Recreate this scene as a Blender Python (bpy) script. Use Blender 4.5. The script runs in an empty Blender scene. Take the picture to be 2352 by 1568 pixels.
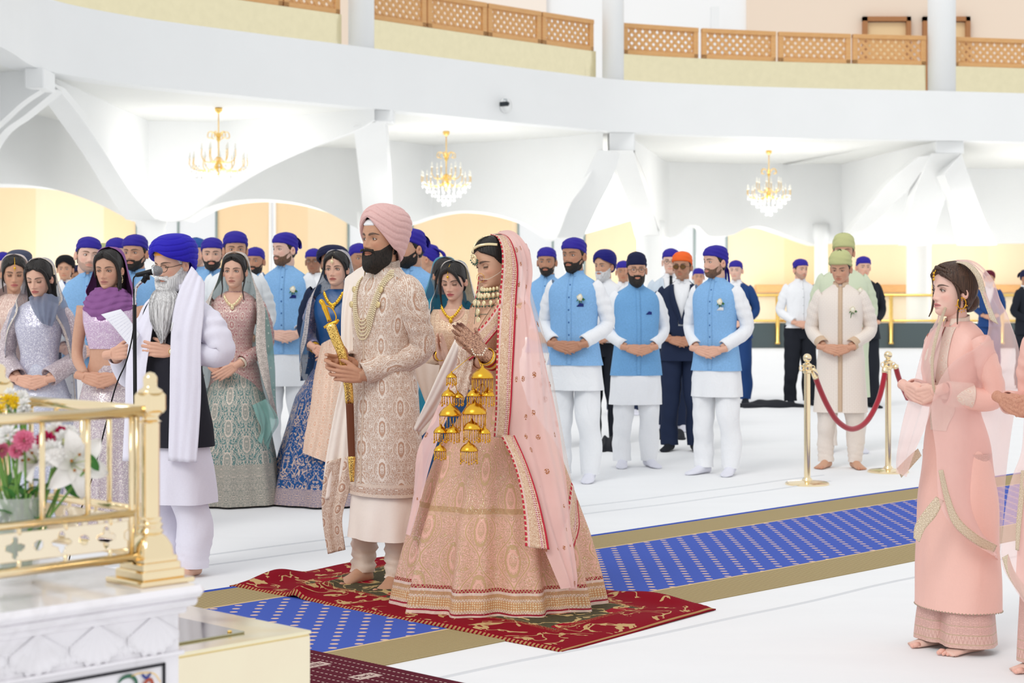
import bpy, math, random
import numpy as np
from mathutils import Vector, Matrix, Euler
PI = math.pi
rad = math.radians
C = bpy.context.scene.collection
FPX, CX, HY, CAMH = 4200.0, 1176.0, 660.0, 1.49

# ---------- where a point of the place is ----------
def W(px, py, Y):
    return np.array([(px - CX) * Y / FPX, Y, CAMH - (py - HY) * Y / FPX])
def G(px, py):
    Y = FPX * CAMH / (py - HY)
    return np.array([(px - CX) * Y / FPX, Y, 0.0])
E1 = np.array([0.697, 0.717, 0.0]); E2 = np.array([-0.717, 0.697, 0.0])   # along and across the runner
def FL(p, q, z=0.0):
    return E1 * p + E2 * q + np.array([0, 0, z])

# ---------- node helper ----------
class Nd:
    def __init__(s, name, rough=0.6):
        m = bpy.data.materials.new(name); m.use_nodes = True
        s.m = m; s.t = m.node_tree; s.n = s.t.nodes; s.l = s.t.links
        s.n.clear()
        s.out = s.n.new('ShaderNodeOutputMaterial')
        s.b = s.n.new('ShaderNodeBsdfPrincipled')
        s.l.new(s.b.outputs[0], s.out.inputs[0])
        s.b.inputs['Roughness'].default_value = rough
    def put(s, inp, v):
        if isinstance(v, bpy.types.NodeSocket): s.l.new(v, inp)
        elif v is not None:
            if isinstance(v, (tuple, list)) and len(v) == 3 and inp.type == 'RGBA': v = (*v, 1)
            inp.default_value = v
    def math(s, op, a, b=None, c=None):
        n = s.n.new('ShaderNodeMath'); n.operation = op
        s.put(n.inputs[0], a); s.put(n.inputs[1], b); s.put(n.inputs[2], c)
        return n.outputs[0]
    def add(s, a, b): return s.math('ADD', a, b)
    def mul(s, a, b): return s.math('MULTIPLY', a, b)
    def sub(s, a, b): return s.math('SUBTRACT', a, b)
    def mx(s, a, b): return s.math('MAXIMUM', a, b)
    def mn(s, a, b): return s.math('MINIMUM', a, b)
    def lt(s, a, b): return s.math('LESS_THAN', a, b)
    def gt(s, a, b): return s.math('GREATER_THAN', a, b)
    def fr(s, a): return s.math('FRACT', a)
    def ab(s, a): return s.math('ABSOLUTE', a)
    def step(s, a, lo, hi):
        n = s.n.new('ShaderNodeMapRange'); n.clamp = True
        s.put(n.inputs[0], a); n.inputs[1].default_value = lo; n.inputs[2].default_value = hi
        return n.outputs[0]
    def mix(s, f, a, b):
        n = s.n.new('ShaderNodeMix'); n.data_type = 'RGBA'
        s.put(n.inputs[0], f); s.put(n.inputs[6], a); s.put(n.inputs[7], b)
        return n.outputs[2]
    def xyz(s, v):
        n = s.n.new('ShaderNodeSeparateXYZ'); s.put(n.inputs[0], v); return n.outputs
    def comb(s, x, y, z=0.0):
        n = s.n.new('ShaderNodeCombineXYZ')
        s.put(n.inputs[0], x); s.put(n.inputs[1], y); s.put(n.inputs[2], z); return n.outputs[0]
    def uv(s): return s.n.new('ShaderNodeTexCoord').outputs['UV']
    def ob(s): return s.n.new('ShaderNodeTexCoord').outputs['Object']
    def noise(s, v, sc, det=2.0, dist=0.0, rough=0.5):
        n = s.n.new('ShaderNodeTexNoise'); s.put(n.inputs['Vector'], v)
        n.inputs['Scale'].default_value = sc; n.inputs['Detail'].default_value = det
        n.inputs['Distortion'].default_value = dist; n.inputs['Roughness'].default_value = rough
        return n.outputs['Fac']
    def vor(s, v, sc, feat='F1', out='Distance', rnd=1.0):
        n = s.n.new('ShaderNodeTexVoronoi'); n.feature = feat; s.put(n.inputs['Vector'], v)
        n.inputs['Scale'].default_value = sc; n.inputs['Randomness'].default_value = rnd
        return n.outputs[out]
    def white(s, v):
        n = s.n.new('ShaderNodeTexWhiteNoise'); s.put(n.inputs['Vector'], v); return n.outputs['Value']
    def scale(s, v, k):
        n = s.n.new('ShaderNodeVectorMath'); n.operation = 'MULTIPLY'
        s.put(n.inputs[0], v); n.inputs[1].default_value = k if isinstance(k, tuple) else (k, k, k)
        return n.outputs[0]
    def bump(s, h, st=0.3, d=0.002):
        n = s.n.new('ShaderNodeBump'); n.inputs['Strength'].default_value = st
        n.inputs['Distance'].default_value = d; s.put(n.inputs['Height'], h)
        s.l.new(n.outputs[0], s.b.inputs['Normal']); return n
    def set(s, **k):
        for a, v in k.items():
            s.put(s.b.inputs[{'col': 'Base Color', 'rough': 'Roughness', 'metal': 'Metallic', 'alpha': 'Alpha',
                  'spec': 'Specular IOR Level', 'sheen': 'Sheen Weight', 'trans': 'Transmission Weight',
                  'emc': 'Emission Color', 'ems': 'Emission Strength', 'coat': 'Coat Weight', 'ior': 'IOR',
                  'sss': 'Subsurface Weight'}[a]], v)
        return s

MATS = {}
def lin(h):      # display hex -> linear
    r = [int(h[i:i + 2], 16) / 255 for i in (0, 2, 4)]
    return tuple(c / 12.92 if c <= .04045 else ((c + .055) / 1.055) ** 2.4 for c in r)
def plain(name, col, rough=0.6, metal=0.0, weave=0.0, spec=0.3, coat=0.0, alpha=None, sheen=0.0):
    if name in MATS: return MATS[name]
    n = Nd(name, rough)
    c = lin(col) if isinstance(col, str) else col
    n.set(col=c, metal=metal, spec=spec, coat=coat, sheen=sheen)
    if alpha is not None: n.set(alpha=alpha)
    if weave:
        o = n.ob()
        h = n.add(n.noise(n.scale(o, (600, 600, 90)), 1.0, 1), n.noise(n.scale(o, (90, 90, 600)), 1.0, 1))
        n.bump(h, weave, 0.001)
        n.set(col=n.mix(n.step(h, .7, 1.3), tuple(x * .9 for x in c), tuple(min(1, x * 1.06) for x in c)))
    MATS[name] = n.m
    return n.m

# ---------- mesh builder ----------
def nrm(v):
    v = np.asarray(v, float); l = np.linalg.norm(v); return v / l if l > 1e-12 else v
class MB:
    def __init__(s): s.V = []; s.F = []; s.U = []; s.M = []; s.K = []; s.nv = 0
    def raw(s, V, F, mat=0, col=None, uv=None):
        V = np.asarray(V, float).reshape(-1, 3); b = s.nv
        s.V.append(V); s.nv += len(V)
        for i, f in enumerate(F):
            s.F.append(tuple(int(k) + b for k in f)); s.M.append(mat)
            s.U.extend([tuple(uv[k]) for k in f] if uv is not None else [(0., 0.)] * len(f))
        c = np.ones((len(V), 3)) if col is None else (np.tile(np.asarray(col, float), (len(V), 1)) if np.ndim(col) == 1 else np.asarray(col, float).reshape(-1, 3))
        s.K.append(c)
        return b
    def grid(s, P, wrap=False, uv=None, mat=0, col=None, keep=None, cap=(False, False)):
        P = np.asarray(P, float); R, Cn = P.shape[:2]; b = s.nv
        s.V.append(P.reshape(-1, 3)); s.nv += R * Cn
        nc = Cn if wrap else Cn - 1
        if uv is None:
            uu = np.linspace(0, 1, nc + 1); vv = np.linspace(0, 1, R)
            uv = np.stack([np.tile(uu, (R, 1)), np.tile(vv[:, None], (1, nc + 1))], -1)
        elif uv.shape[1] < nc + 1:
            uv = np.concatenate([uv, uv[:, -1:] * 2 - uv[:, -2:-1]], 1)
        mm = mat if np.ndim(mat) else None
        for r in range(R - 1):
            for c in range(nc):
                if keep is not None and not keep[r, c]: continue
                c2 = (c + 1) % Cn
                s.F.append((b + r * Cn + c, b + r * Cn + c2, b + (r + 1) * Cn + c2, b + (r + 1) * Cn + c))
                s.M.append(mat if mm is None else int(mm[r, c]))
                s.U += [tuple(uv[r, c]), tuple(uv[r, c + 1]), tuple(uv[r + 1, c + 1]), tuple(uv[r + 1, c])]
        for e, r in ((cap[0], 0), (cap[1], R - 1)):
            if e:
                f = [b + r * Cn + c for c in range(Cn)]
                if r == 0: f = f[::-1]
                s.F.append(tuple(f)); s.M.append(mat if mm is None else 0); s.U += [tuple(uv[r, c]) for c in range(Cn)]
        k = np.ones((R * Cn, 3)) if col is None else (np.tile(np.asarray(col, float), (R * Cn, 1)) if np.ndim(col) == 1 else np.asarray(col, float).reshape(-1, 3))
        s.K.append(k)
    def tube(s, path, r, n=12, mat=0, col=None, cap=True, flat=1.0, up=None, uvs=None):
        P = np.asarray(path, float); m = len(P)
        rr = np.broadcast_to(np.asarray(r, float), (m,)) if np.ndim(r) <= 1 else None
        T = np.gradient(P, axis=0); T /= np.linalg.norm(T, axis=1)[:, None] + 1e-12
        u = nrm(up) if up is not None else (np.array([0, 0, 1.]) if abs(T[0][2]) < .9 else np.array([0, 1., 0]))
        a = np.linspace(0, 2 * PI, n, endpoint=False)
        X = np.zeros((m, n, 3)); prev = u
        for i in range(m):
            x = prev - T[i] * np.dot(prev, T[i]); x = nrm(x); prev = x
            y = np.cross(T[i], x)
            X[i] = P[i] + rr[i] * (np.cos(a)[:, None] * x * flat + np.sin(a)[:, None] * y)
        uv = None
        if uvs:
            L = np.concatenate([[0], np.cumsum(np.linalg.norm(np.diff(P, axis=0), axis=1))])
            aa = np.linspace(0, 2 * PI, n + 1)
            uv = np.stack([rr[:, None] * aa[None], np.tile(L[:, None], (1, n + 1))], -1) if uvs is True else \
                 np.stack([np.full((m, 1), uvs) * aa[None], np.tile(L[:, None], (1, n + 1))], -1)
        s.grid(X, True, uv, mat, col, cap=(cap, cap))
        return X
    def ball(s, c, r, n=12, mat=0, col=None, R=None):
        r = np.broadcast_to(np.asarray(r, float), (3,))
        th = np.linspace(0.02, PI - 0.02, n); a = np.linspace(0, 2 * PI, n * 2, endpoint=False)
        X = np.stack([np.sin(th)[:, None] * np.cos(a) * r[0], np.sin(th)[:, None] * np.sin(a) * r[1], np.cos(th)[:, None] * np.ones_like(a) * r[2]], -1)
        if R is not None: X = X @ np.array(R).T
        s.grid(X[::-1] + np.asarray(c), True, None, mat, col, cap=(True, True))
    def lathe(s, prof, n=24, c=(0, 0, 0), mat=0, col=None, cap=(True, True), fold=None):
        p = np.asarray(prof, float); a = np.linspace(0, 2 * PI, n, endpoint=False)
        rr = p[:, :1] * np.ones_like(a)
        if fold is not None: rr = rr * fold(a)
        X = np.stack([rr * np.cos(a), rr * np.sin(a), p[:, 1:] * np.ones_like(a)], -1) + np.asarray(c)
        s.grid(X, True, None, mat, col, cap=cap)
    def box(s, c, sz, mat=0, ax=None, bev=0.0, col=None):
        c = np.asarray(c, float); h = np.asarray(sz, float) / 2
        A = np.eye(3) if ax is None else np.asarray(ax, float)
        if bev <= 0:
            V = [(x, y, z) for x in (-1, 1) for y in (-1, 1) for z in (-1, 1)]
            V = (np.array(V) * h) @ A + c
            F = [(0, 1, 3, 2), (4, 6, 7, 5), (0, 4, 5, 1), (2, 3, 7, 6), (0, 2, 6, 4), (1, 5, 7, 3)]
            s.raw(V, F, mat, col)
        else:
            b = min(bev, *(h * .98)); V = []; ix = {}
            for x in (-1, 1):
                for y in (-1, 1):
                    for z in (-1, 1):
                        for k in range(3):
                            q = np.array([x, y, z]) * (h - b); q[k] = (x, y, z)[k] * h[k]
                            ix[(x, y, z, k)] = len(V); V.append(q)
            F = []
            for k in range(3):
                i, j = [q for q in range(3) if q != k]
                for sg in (-1, 1):
                    f = []
                    for (p, q) in ((-1, -1), (1, -1), (1, 1), (-1, 1)):
                        t = [0, 0, 0]; t[k] = sg; t[i] = p; t[j] = q; f.append(ix[(*t, k)])
                    F.append(f)
                    # edges
                for p in (-1, 1):
                    for q in (-1, 1):
                        t = [0, 0, 0]; t[i] = p; t[j] = q; a = []
                        for e in (-1, 1):
                            t[k] = e; a.append((ix[(*t, i)], ix[(*t, j)]))
                        F.append([a[0][0], a[0][1], a[1][1], a[1][0]])
            for x in (-1, 1):
                for y in (-1, 1):
                    for z in (-1, 1): F.append([ix[(x, y, z, k)] for k in range(3)])
            s.raw(np.array(V) @ A + c, F, mat, col)
    def build(s, name, mats, parent=None, smooth=True, xf=None, fix=True):
        V = np.concatenate(s.V); K = np.concatenate(s.K)
        if xf is not None: V = xf(V)
        me = bpy.data.meshes.new(name)
        nf = len(s.F); ll = np.array([len(f) for f in s.F], np.int32)
        me.vertices.add(len(V)); me.vertices.foreach_set('co', V.astype(np.float32).ravel())
        li = np.fromiter((k for f in s.F for k in f), np.int32, int(ll.sum()))
        me.loops.add(len(li)); me.loops.foreach_set('vertex_index', li)
        me.polygons.add(nf)
        me.polygons.foreach_set('loop_start', (np.cumsum(ll) - ll).astype(np.int32))
        me.polygons.foreach_set('material_index', np.array(s.M, np.int32))
        uvl = me.uv_layers.new(name='UVMap'); uvl.data.foreach_set('uv', np.array(s.U, np.float32).ravel())
        ca = me.color_attributes.new('Col', 'FLOAT_COLOR', 'POINT')
        ca.data.foreach_set('color', np.concatenate([K, np.ones((len(K), 1))], 1).astype(np.float32).ravel())
        me.update(calc_edges=True); me.validate()
        me.polygons.foreach_set('use_smooth', np.full(nf, bool(smooth)))
        for m in (mats if isinstance(mats, (list, tuple)) else [mats]): me.materials.append(m)
        o = bpy.data.objects.new(name, me); C.objects.link(o)
        if parent is not None: o.parent = parent
        if smooth == 'auto':
            try: me.set_sharp_from_angle(angle=rad(35))
            except Exception: pass
        me.update()
        return o
def thing(name, label, cat, loc=(0, 0, 0), rz=0.0, group=None, sc=1.0):
    o = bpy.data.objects.new(name, None); C.objects.link(o)
    o.location = tuple(loc); o.rotation_euler = (0, 0, rz); o.scale = (sc,) * 3; o.empty_display_size = .1
    o['label'] = label; o['category'] = cat
    if group: o['group'] = group
    return o
def tag(o, label, cat, group=None, kind=None):
    if label: o['label'] = label
    if cat: o['category'] = cat
    if group: o['group'] = group
    if kind: o['kind'] = kind
    return o
def struct(o): o['kind'] = 'structure'; return o

def cr(pts, n):      # smooth curve through points (any dimension), n samples
    p = np.asarray(pts, float); m = len(p)
    if m < 3: return np.array([p[0] + (p[-1] - p[0]) * t for t in np.linspace(0, 1, n)])
    q = np.vstack([2 * p[0] - p[1], p, 2 * p[-1] - p[-2]])
    out = []
    for t in np.linspace(0, m - 1 - 1e-9, n):
        i = int(t); u = t - i; a, b, c, d = q[i], q[i + 1], q[i + 2], q[i + 3]
        out.append(.5 * ((2 * b) + (c - a) * u + (2 * a - 5 * b + 4 * c - d) * u * u + (3 * b - a - 3 * c + d) * u ** 3))
    return np.array(out)
def pn(P, fr, seed=0, k=5):    # cheap smooth noise in [-1,1]
    rs = np.random.RandomState(seed); P = np.asarray(P); o = np.zeros(P.shape[:-1])
    for i in range(k):
        d = rs.randn(3) * fr; o = o + np.sin(P @ d + rs.rand() * 6.28)
    return o / (k ** .5 * 1.2)
def sst(x, a, b):
    t = np.clip((x - a) / (b - a), 0, 1); return t * t * (3 - 2 * t)
def gs(x, c, w): return np.exp(-((x - c) / w) ** 2)
# ================= materials of the room =================
def mat_white(name, c=(.86, .87, .87), rough=.55, bump=0.0):
    n = Nd(name, rough); o = n.ob()
    f = n.noise(o, .7, 3)
    n.set(col=n.mix(n.step(f, .3, .7), tuple(x * .975 for x in c), c), spec=.2)
    if bump: n.bump(n.noise(o, 40, 3), bump, .003)
    return n.m
M_wall = mat_white('white_plaster'); M_ceil = mat_white('soffit_paint', (.83, .835, .81))
M_cream = None
def mat_cream():
    n = Nd('cream_panel', .5); o = n.ob()
    x, y, z = n.xyz(o)
    f = n.white(n.comb(n.math('FLOOR', n.mul(x, .42)), 0.0, 0.0))
    g = n.noise(n.scale(o, (3, 3, .4)), 2.0, 3)
    c = n.mix(f, (.88, .66, .40), (.93, .78, .58))
    n.set(col=n.mix(n.mul(g, .12), c, (.80, .60, .34)), spec=.25); return n.m
M_cream = mat_cream()
M_brass = None
def mat_brass(name, c=(.86, .66, .30), rough=.16, wob=0.0, sc=2.0):
    n = Nd(name, rough); o = n.ob()
    f = n.noise(o, 6, 4)
    n.set(col=n.mix(f, c, tuple(min(1, x * 1.12) for x in c)), metal=1.0, rough=n.add(rough - .04, n.mul(f, .1)))
    if wob: n.bump(n.noise(o, sc, 2), wob, .12)
    return n.m
M_brass = mat_brass('polished_brass', (.90, .74, .48), .13); M_brassp = mat_brass('brass_sheet', (.85, .77, .52), .1, .5, .8)
M_gold = mat_brass('gold', (.90, .60, .18), .22); M_boxtop = mat_brass('brass_box_sheet', (.93, .83, .60), .12, .05, 2)
M_boxside = mat_brass('brushed_brass_sheet', (.95, .83, .63), .38, .04, 2)
def mat_wood():
    n = Nd('honey_wood', .4); o = n.ob()
    g = n.noise(n.scale(o, (2, 2, 14)), 3.0, 4)
    n.set(col=n.mix(g, (.58, .29, .10), (.78, .46, .20)), spec=.35); return n.m
M_wood = mat_wood()
M_dark = plain('dark_granite', '4d5a5c', .15, spec=.5)
M_win = plain('window_frame_white', 'f4f4f4', .5)
M_mull = plain('mullion_grey', '8a9898', .4)
# ================= floor =================
def mat_floor():
    n = Nd('white_floor_cloth', .7); o = n.ob()
    f = n.noise(n.scale(o, (1, 2.2, 1)), 1.6, 4, .4); g = n.noise(n.scale(o, (1, .3, 1)), 9, 3, .6)
    n.bump(n.add(f, n.mul(g, .25)), .22, .03)
    n.set(col=n.mix(f, (.85, .855, .865), (.90, .905, .91)), spec=.15); return n.m
mb = MB(); mb.box((0, 32, -.1), (120, 90, .2))
struct(mb.build('floor', mat_floor(), smooth=False))
# seams: overlapping sheets of floor cloth
M_cloth = mat_white('floor_sheet_edge', (.70, .71, .73), .8)
def seam(name, p0, p1, q, w=.016, h=.004):
    mb = MB(); n = 40
    P = np.array([FL(p, q + .02 * math.sin(p * 1.7) + .008 * math.sin(p * 5), 0) for p in np.linspace(p0, p1, n)])
    X = np.stack([P + E2 * -w, P + E2 * -w * .4 + [0, 0, h], P + E2 * w * .4 + [0, 0, h], P + E2 * w], 1)
    mb.grid(X); return struct(mb.build(name, M_cloth))
def seamq(px, py):
    g = G(px, py); return g @ E2, g @ E1
for i, (a, b) in enumerate((((470, 1280), (770, 1230)), ((440, 1308), (745, 1255)), ((1380, 1485), (2076, 1330)))):
    qa, pa = seamq(*a); qb, pb = seamq(*b)
    seam('trim_%d' % (i + 1), min(pa, pb) - 2.5, max(pa, pb) + 5, (qa + qb) / 2)
# ================= runner =================
def mat_runner():
    n = Nd('runner_weave', .85); u = n.uv(); x, y, z = n.xyz(u)     # x along p, y across q (metres)
    q = y
    blue = n.mn(n.gt(q, .36), n.lt(q, 1.52))
    # dots on a slanted lattice
    aa = n.math('DIVIDE', n.mul(n.add(x, q), .7071), .084); bb = n.math('DIVIDE', n.mul(n.sub(q, x), .7071), .104)
    fx = n.sub(n.fr(bb), .5); fy = n.sub(n.fr(aa), .5)
    d = n.add(n.math('POWER', n.mul(fx, 5.6), 2.0), n.math('POWER', n.mul(fy, 5.6), 2.0))
    dot = n.mn(n.lt(d, 1.0), blue)
    fib = n.noise(u, 900, 2)
    cb = n.mix(fib, (.045, .085, .40), (.085, .15, .58))
    st = n.math('SINE', n.mul(q, 2 * PI / .02)); sm = n.step(st, -.3, .5)
    cg = n.mix(sm, (.30, .22, .10), (.52, .42, .23))
    c = n.mix(blue, cg, cb)
    c = n.mix(dot, c, (.80, .55, .40))
    edge = n.gt(q, 1.895)
    c = n.mix(edge, c, (.04, .09, .45))
    lip = n.mx(n.mn(n.gt(q, .345), n.lt(q, .362)), n.mn(n.gt(q, 1.515), n.lt(q, 1.535)))
    c = n.mix(lip, c, (.70, .52, .30))
    n.set(col=c, spec=.1)
    n.bump(n.add(n.mul(n.mn(st, 1.0), n.sub(1.0, blue)), fib), .5, .002)
    return n.m
mb = MB(); ps = np.linspace(4.2, 17.5, 90); qs = np.linspace(5.38, 7.32, 26)
X = np.array([[FL(p, q + .012 * math.sin(p * 1.3), .006) for q in qs] for p in ps])
uv = np.array([[(p, q - 5.38) for q in qs] for p in ps])
mb.grid(X, False, uv)
for s_, q in ((-1, 5.38), (1, 7.32)):
    a = np.array([[FL(p, q + .012 * math.sin(p * 1.3), z) for z in (.006, 0)] for p in ps]); mb.grid(a, False, np.full((90, 2, 2), .01))
tag(mb.build('runner_carpet', mat_runner()), 'long blue carpet runner with peach dots and beige ribbed borders', 'carpet')
# maroon runner
def mat_maroon():
    n = Nd('maroon_weave', .9); u = n.uv(); x, y, z = n.xyz(u)
    fx = n.fr(n.math('DIVIDE', x, .052)); fy = n.fr(n.math('DIVIDE', y, .026))
    dash = n.mn(n.lt(fx, .13), n.lt(fy, .5))
    ex = n.sub(n.fr(n.math('DIVIDE', x, .36)), .5); ey = n.sub(n.fr(n.math('DIVIDE', y, .30)), .5)
    em = n.mn(n.lt(n.ab(ex), .16), n.lt(n.ab(ey), .12))
    em2 = n.mn(n.lt(n.ab(ex), .12), n.lt(n.ab(ey), .07))
    ring = n.mn(em, n.sub(1.0, em2)); inn = n.mn(em2, n.gt(n.vor(u, 60), .45))
    pat = n.mx(n.mn(dash, n.sub(1.0, em)), n.mx(ring, inn))
    fib = n.noise(u, 700, 2)
    c = n.mix(fib, (.07, .008, .018), (.15, .018, .035))
    n.set(col=n.mix(pat, c, (.62, .48, .42)), spec=.08); n.bump(fib, .5, .003); return n.m
mb = MB(); pa = np.linspace(3.3, 4.78, 20); qa = np.linspace(4.2, 6.9, 40)
X = np.array([[FL(p, q, .012) for q in qa] for p in pa]); uv = np.array([[(p - 4.78, q) for q in qa] for p in pa])
mb.grid(X, False, uv); mb.grid(np.array([[FL(4.78, q, z) for q in qa] for z in (.012, 0)]))
tag(mb.build('maroon_carpet', mat_maroon()), 'maroon carpet with pale dashes and small woven emblems beside the brass box', 'carpet')

# ================= gallery ring =================
ring_px = [(-900, -170), (-500, -60), (-250, 10), (0, 107), (100, 160), (300, 193), (560, 220), (800, 243), (1050, 268), (1280, 290), (1430, 303), (1650, 312), (1900, 318), (2105, 321), (2352, 326), (2700, 334), (3300, 350), (4200, 372)]
RP = cr([[(x - CX) * (15540 / (660 - y)) / FPX, 15540 / (660 - y)] for x, y in ring_px], 170)
ZB, ZT = 1.49 + 3.7, 1.49 + 3.7 * 1.335
def ring_at(px):       # X, Y of the ring seen at image column px
    sx = CX + FPX * RP[:, 0] / RP[:, 1]
    return np.array([np.interp(px, sx, RP[:, 0]), np.interp(px, sx, RP[:, 1])])
def ring_n(px):
    a, b = ring_at(px - 30), ring_at(px + 30); d = nrm(b - a); return d, np.array([-d[1], d[0]])
def sweep(mb, R2, prof, mat=0):   # prof list of (outward, z)
    d = np.gradient(R2, axis=0); d /= np.linalg.norm(d, axis=1)[:, None]; nn = np.stack([-d[:, 1], d[:, 0]], 1)
    X = np.array([[(*(R2[i] + nn[i] * o), z) for o, z in prof] for i in range(len(R2))])
    mb.grid(X, False, None, mat)
mb = MB(); sweep(mb, RP, [(12, 5.9), (2.2, 5.9), (2.2, ZT), (0, ZT), (0, ZB), (.5, ZB), (.5, ZB + .02), (14, ZB + .02)])
struct(mb.build('wall_gallery_front', M_wall, smooth='auto'))
mb = MB(); sweep(mb, RP, [(.5, ZB + .01), (22, ZB + .01)]); struct(mb.build('ceiling', M_ceil, smooth=False))
def px_range(a, b, n=24):
    return np.array([ring_at(x) for x in np.linspace(a, b, n)])
for i, (a, b) in enumerate(((-60, 822), (886, 1402), (1452, 2146), (2212, 2420))):
    R2 = px_range(a, b); mb = MB(); sweep(mb, R2, [(.55, ZT + .003), (.5, ZT + .003), (.5, 7.13), (.55, 7.13), (.55, ZT + .003)])
    tag(mb.build('brass_parapet', M_brassp, smooth=False), ['polished brass parapet at the far left of the upper gallery', 'polished brass parapet between the first and second gallery columns', 'polished brass parapet between the second and third gallery columns', 'polished brass parapet right of the last gallery column'][i], 'parapet')
for i, (a, b) in enumerate(((436, 560), (563, 688), (691, 820), (887, 1019), (1022, 1157), (1160, 1281), (1284, 1401), (1455, 1629), (1632, 1803), (1806, 1973), (1976, 2146), (2214, 2390))):
    p, q = ring_at(a), ring_at(b); d = nrm(q - p); L = np.linalg.norm(q - p); nn = np.array([-d[1], d[0]])
    o2 = p + nn * .56; z0, z1 = 7.13, 7.88
    ax = np.array([[d[0], d[1], 0], [nn[0], nn[1], 0], [0, 0, 1.]])
    t = thing('lattice_panel', 'honey wood lattice balustrade panel above the brass parapet of the upper gallery', 'balustrade', (*(o2 + d * L / 2), z0), math.atan2(d[1], d[0]), 'wooden lattice panels along the upper gallery')
    f = MB(); h = z1 - z0; w = .11
    f.box((0, 0, w / 2), (L, .1, w), bev=.01); f.box((0, 0, h - w / 2), (L, .13, w), bev=.01)
    f.box((-L / 2 + w * .6, 0, h / 2), (w * 1.2, .1, h), bev=.01); f.box((L / 2 - w * .6, 0, h / 2), (w * 1.2, .1, h), bev=.01)
    f.build('frame', M_wood, t, smooth=False)
    g = MB(); Wd, Hh = L - 2.2 * w, h - 2 * w; pt = .2
    for sg in (-1, 1):
        k = -Wd / 2 - Hh
        while k < Wd / 2 + Hh:
            # line x = k + sg*z', z' in 0..Hh ; clip to width
            zs = []
            for z_ in np.linspace(0, Hh, 25):
                x_ = k + sg * z_ + (Hh if sg < 0 else 0)
                if -Wd / 2 <= x_ <= Wd / 2: zs.append((x_, z_))
            if len(zs) > 2:
                a_, b_ = np.array(zs[0]), np.array(zs[-1]); ln = np.linalg.norm(b_ - a_); m_ = (a_ + b_) / 2; dd = (b_ - a_) / ln
                g.box((m_[0], .004 * sg, m_[1] + w), (ln + .02, .02, .072), ax=[[dd[0], 0, dd[1]], [0, 1, 0], [-dd[1], 0, dd[0]]])
            k += pt
    g.build('lattice', M_wood, t, smooth=False)
for i, (px, r) in enumerate(((855, .27), (1427, .26), (2180, .35))):
    c = ring_at(px); d, nn = ring_n(px); mb = MB(); c = c + nn * (r + .06)
    mb.lathe([(r, 5.8), (r, 12.5)], 32, (c[0], c[1], 0)); struct(mb.build('wall_column_upper_%d' % (i + 1), M_wall))
# back wall of the gallery: panels of different finish
def wallpanel(name, x0, x1, z0, z1, Y, m, th=.2):
    mb = MB(); a, b = W(x0, 0, Y)[0], W(x1, 0, Y)[0]
    mb.box(((a + b) / 2, Y + th / 2, (z0 + z1) / 2), (b - a, th, z1 - z0)); return struct(mb.build(name, m, smooth=False))
M_peach = plain('pale_cream_paint', 'f6e9dc', .6); M_peach2 = plain('beige_paint', 'ecd9c6', .6)
wallpanel('wall_upper_left', -600, 1040, 5.9, 12.5, 58, M_peach2)
wallpanel('wall_upper_wood', 1040, 1255, 5.9, 12.5, 57.8, M_peach)
wallpanel('wall_upper_middle', 1255, 1715, 5.9, 12.5, 58, M_win)
wallpanel('wall_upper_right', 1715, 3000, 5.9, 12.5, 57.9, M_peach2)
wallpanel('wall_upper_pier', 1634, 1652, 5.9, 10.25, 57, M_wall, .4)
for i, (a, b) in enumerate(((1981, 2091), (2119, 2227))):
    t = MB(); z1 = W(0, 39, 57.8)[2]; xa, xb = W(a, 0, 57.8)[0], W(b, 0, 57.8)[0]
    o = None
    fr_ = MB(); fr_.box(((xa + xb) / 2, 57.8, z1 - .07), (xb - xa, .25, .14)); fr_.box((xa + .07, 57.8, (z1 + 5.9) / 2), (.14, .25, z1 - 5.9)); fr_.box((xb - .07, 57.8, (z1 + 5.9) / 2), (.14, .25, z1 - 5.9))
    o = struct(fr_.build('door_%d' % (i + 1), plain('door_frame_brown', 'a9744a', .5), smooth=False))
    t.box(((xa + xb) / 2, 57.85, (z1 + 5.9) / 2 - .1), (xb - xa - .28, .06, z1 - 5.9 - .15)); t.build('door_leaf', plain('door_leaf_beige', 'e6c79a', .5), o, smooth=False)

# ================= vaults under the gallery =================
def tozone(px, py, Y): return W(px, py, Y)
def hangwall(name, top, low, th=1.2, m=None):
    """top: (px, Y) polyline carrying the wall line; low: (px, py) lower edge; wall runs from ceiling down to low."""
    lx = np.array(sorted(low)); xs = np.linspace(lx[0, 0], lx[-1, 0], 70)
    tp = np.array(sorted(top)); A = []; B = []
    yl = cr(lx, 300); yl = yl[np.argsort(yl[:, 0])]
    for x in xs:
        # interpolate the wall plan in X/Y
        Xp = (tp[:, 0] - CX) * tp[:, 1] / FPX; Yp = tp[:, 1]; sx = tp[:, 0]
        j = int(np.clip(np.searchsorted(sx, x) - 1, 0, len(sx) - 2)); k = (x - CX) / FPX
        dX, dY = Xp[j + 1] - Xp[j], Yp[j + 1] - Yp[j]
        t = (k * Yp[j] - Xp[j]) / (dX - k * dY + 1e-12)
        Y = Yp[j] + t * dY
        p = W(x, np.interp(x, yl[:, 0], yl[:, 1]), Y); A.append(p)
    A = np.array(A); T = A.copy(); T[:, 2] = ZB + .01
    d = np.gradient(A[:, :2], axis=0); d /= np.linalg.norm(d, axis=1)[:, None]; nn = np.stack([-d[:, 1], d[:, 0]], 1)
    B = A.copy(); B[:, 1] += th; TB = T.copy(); TB[:, 1] += th
    mb = MB(); mb.grid(np.stack([T, A, B, TB], 1)); return struct(mb.build(name, m or M_wall, smooth='auto'))
hangwall('wall_arch_1', [(-200, 34), (20, 38), (340, 46)], [(-150, 425), (-60, 421), (50, 424), (130, 436), (220, 466), (303, 508)], 1.6)
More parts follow.
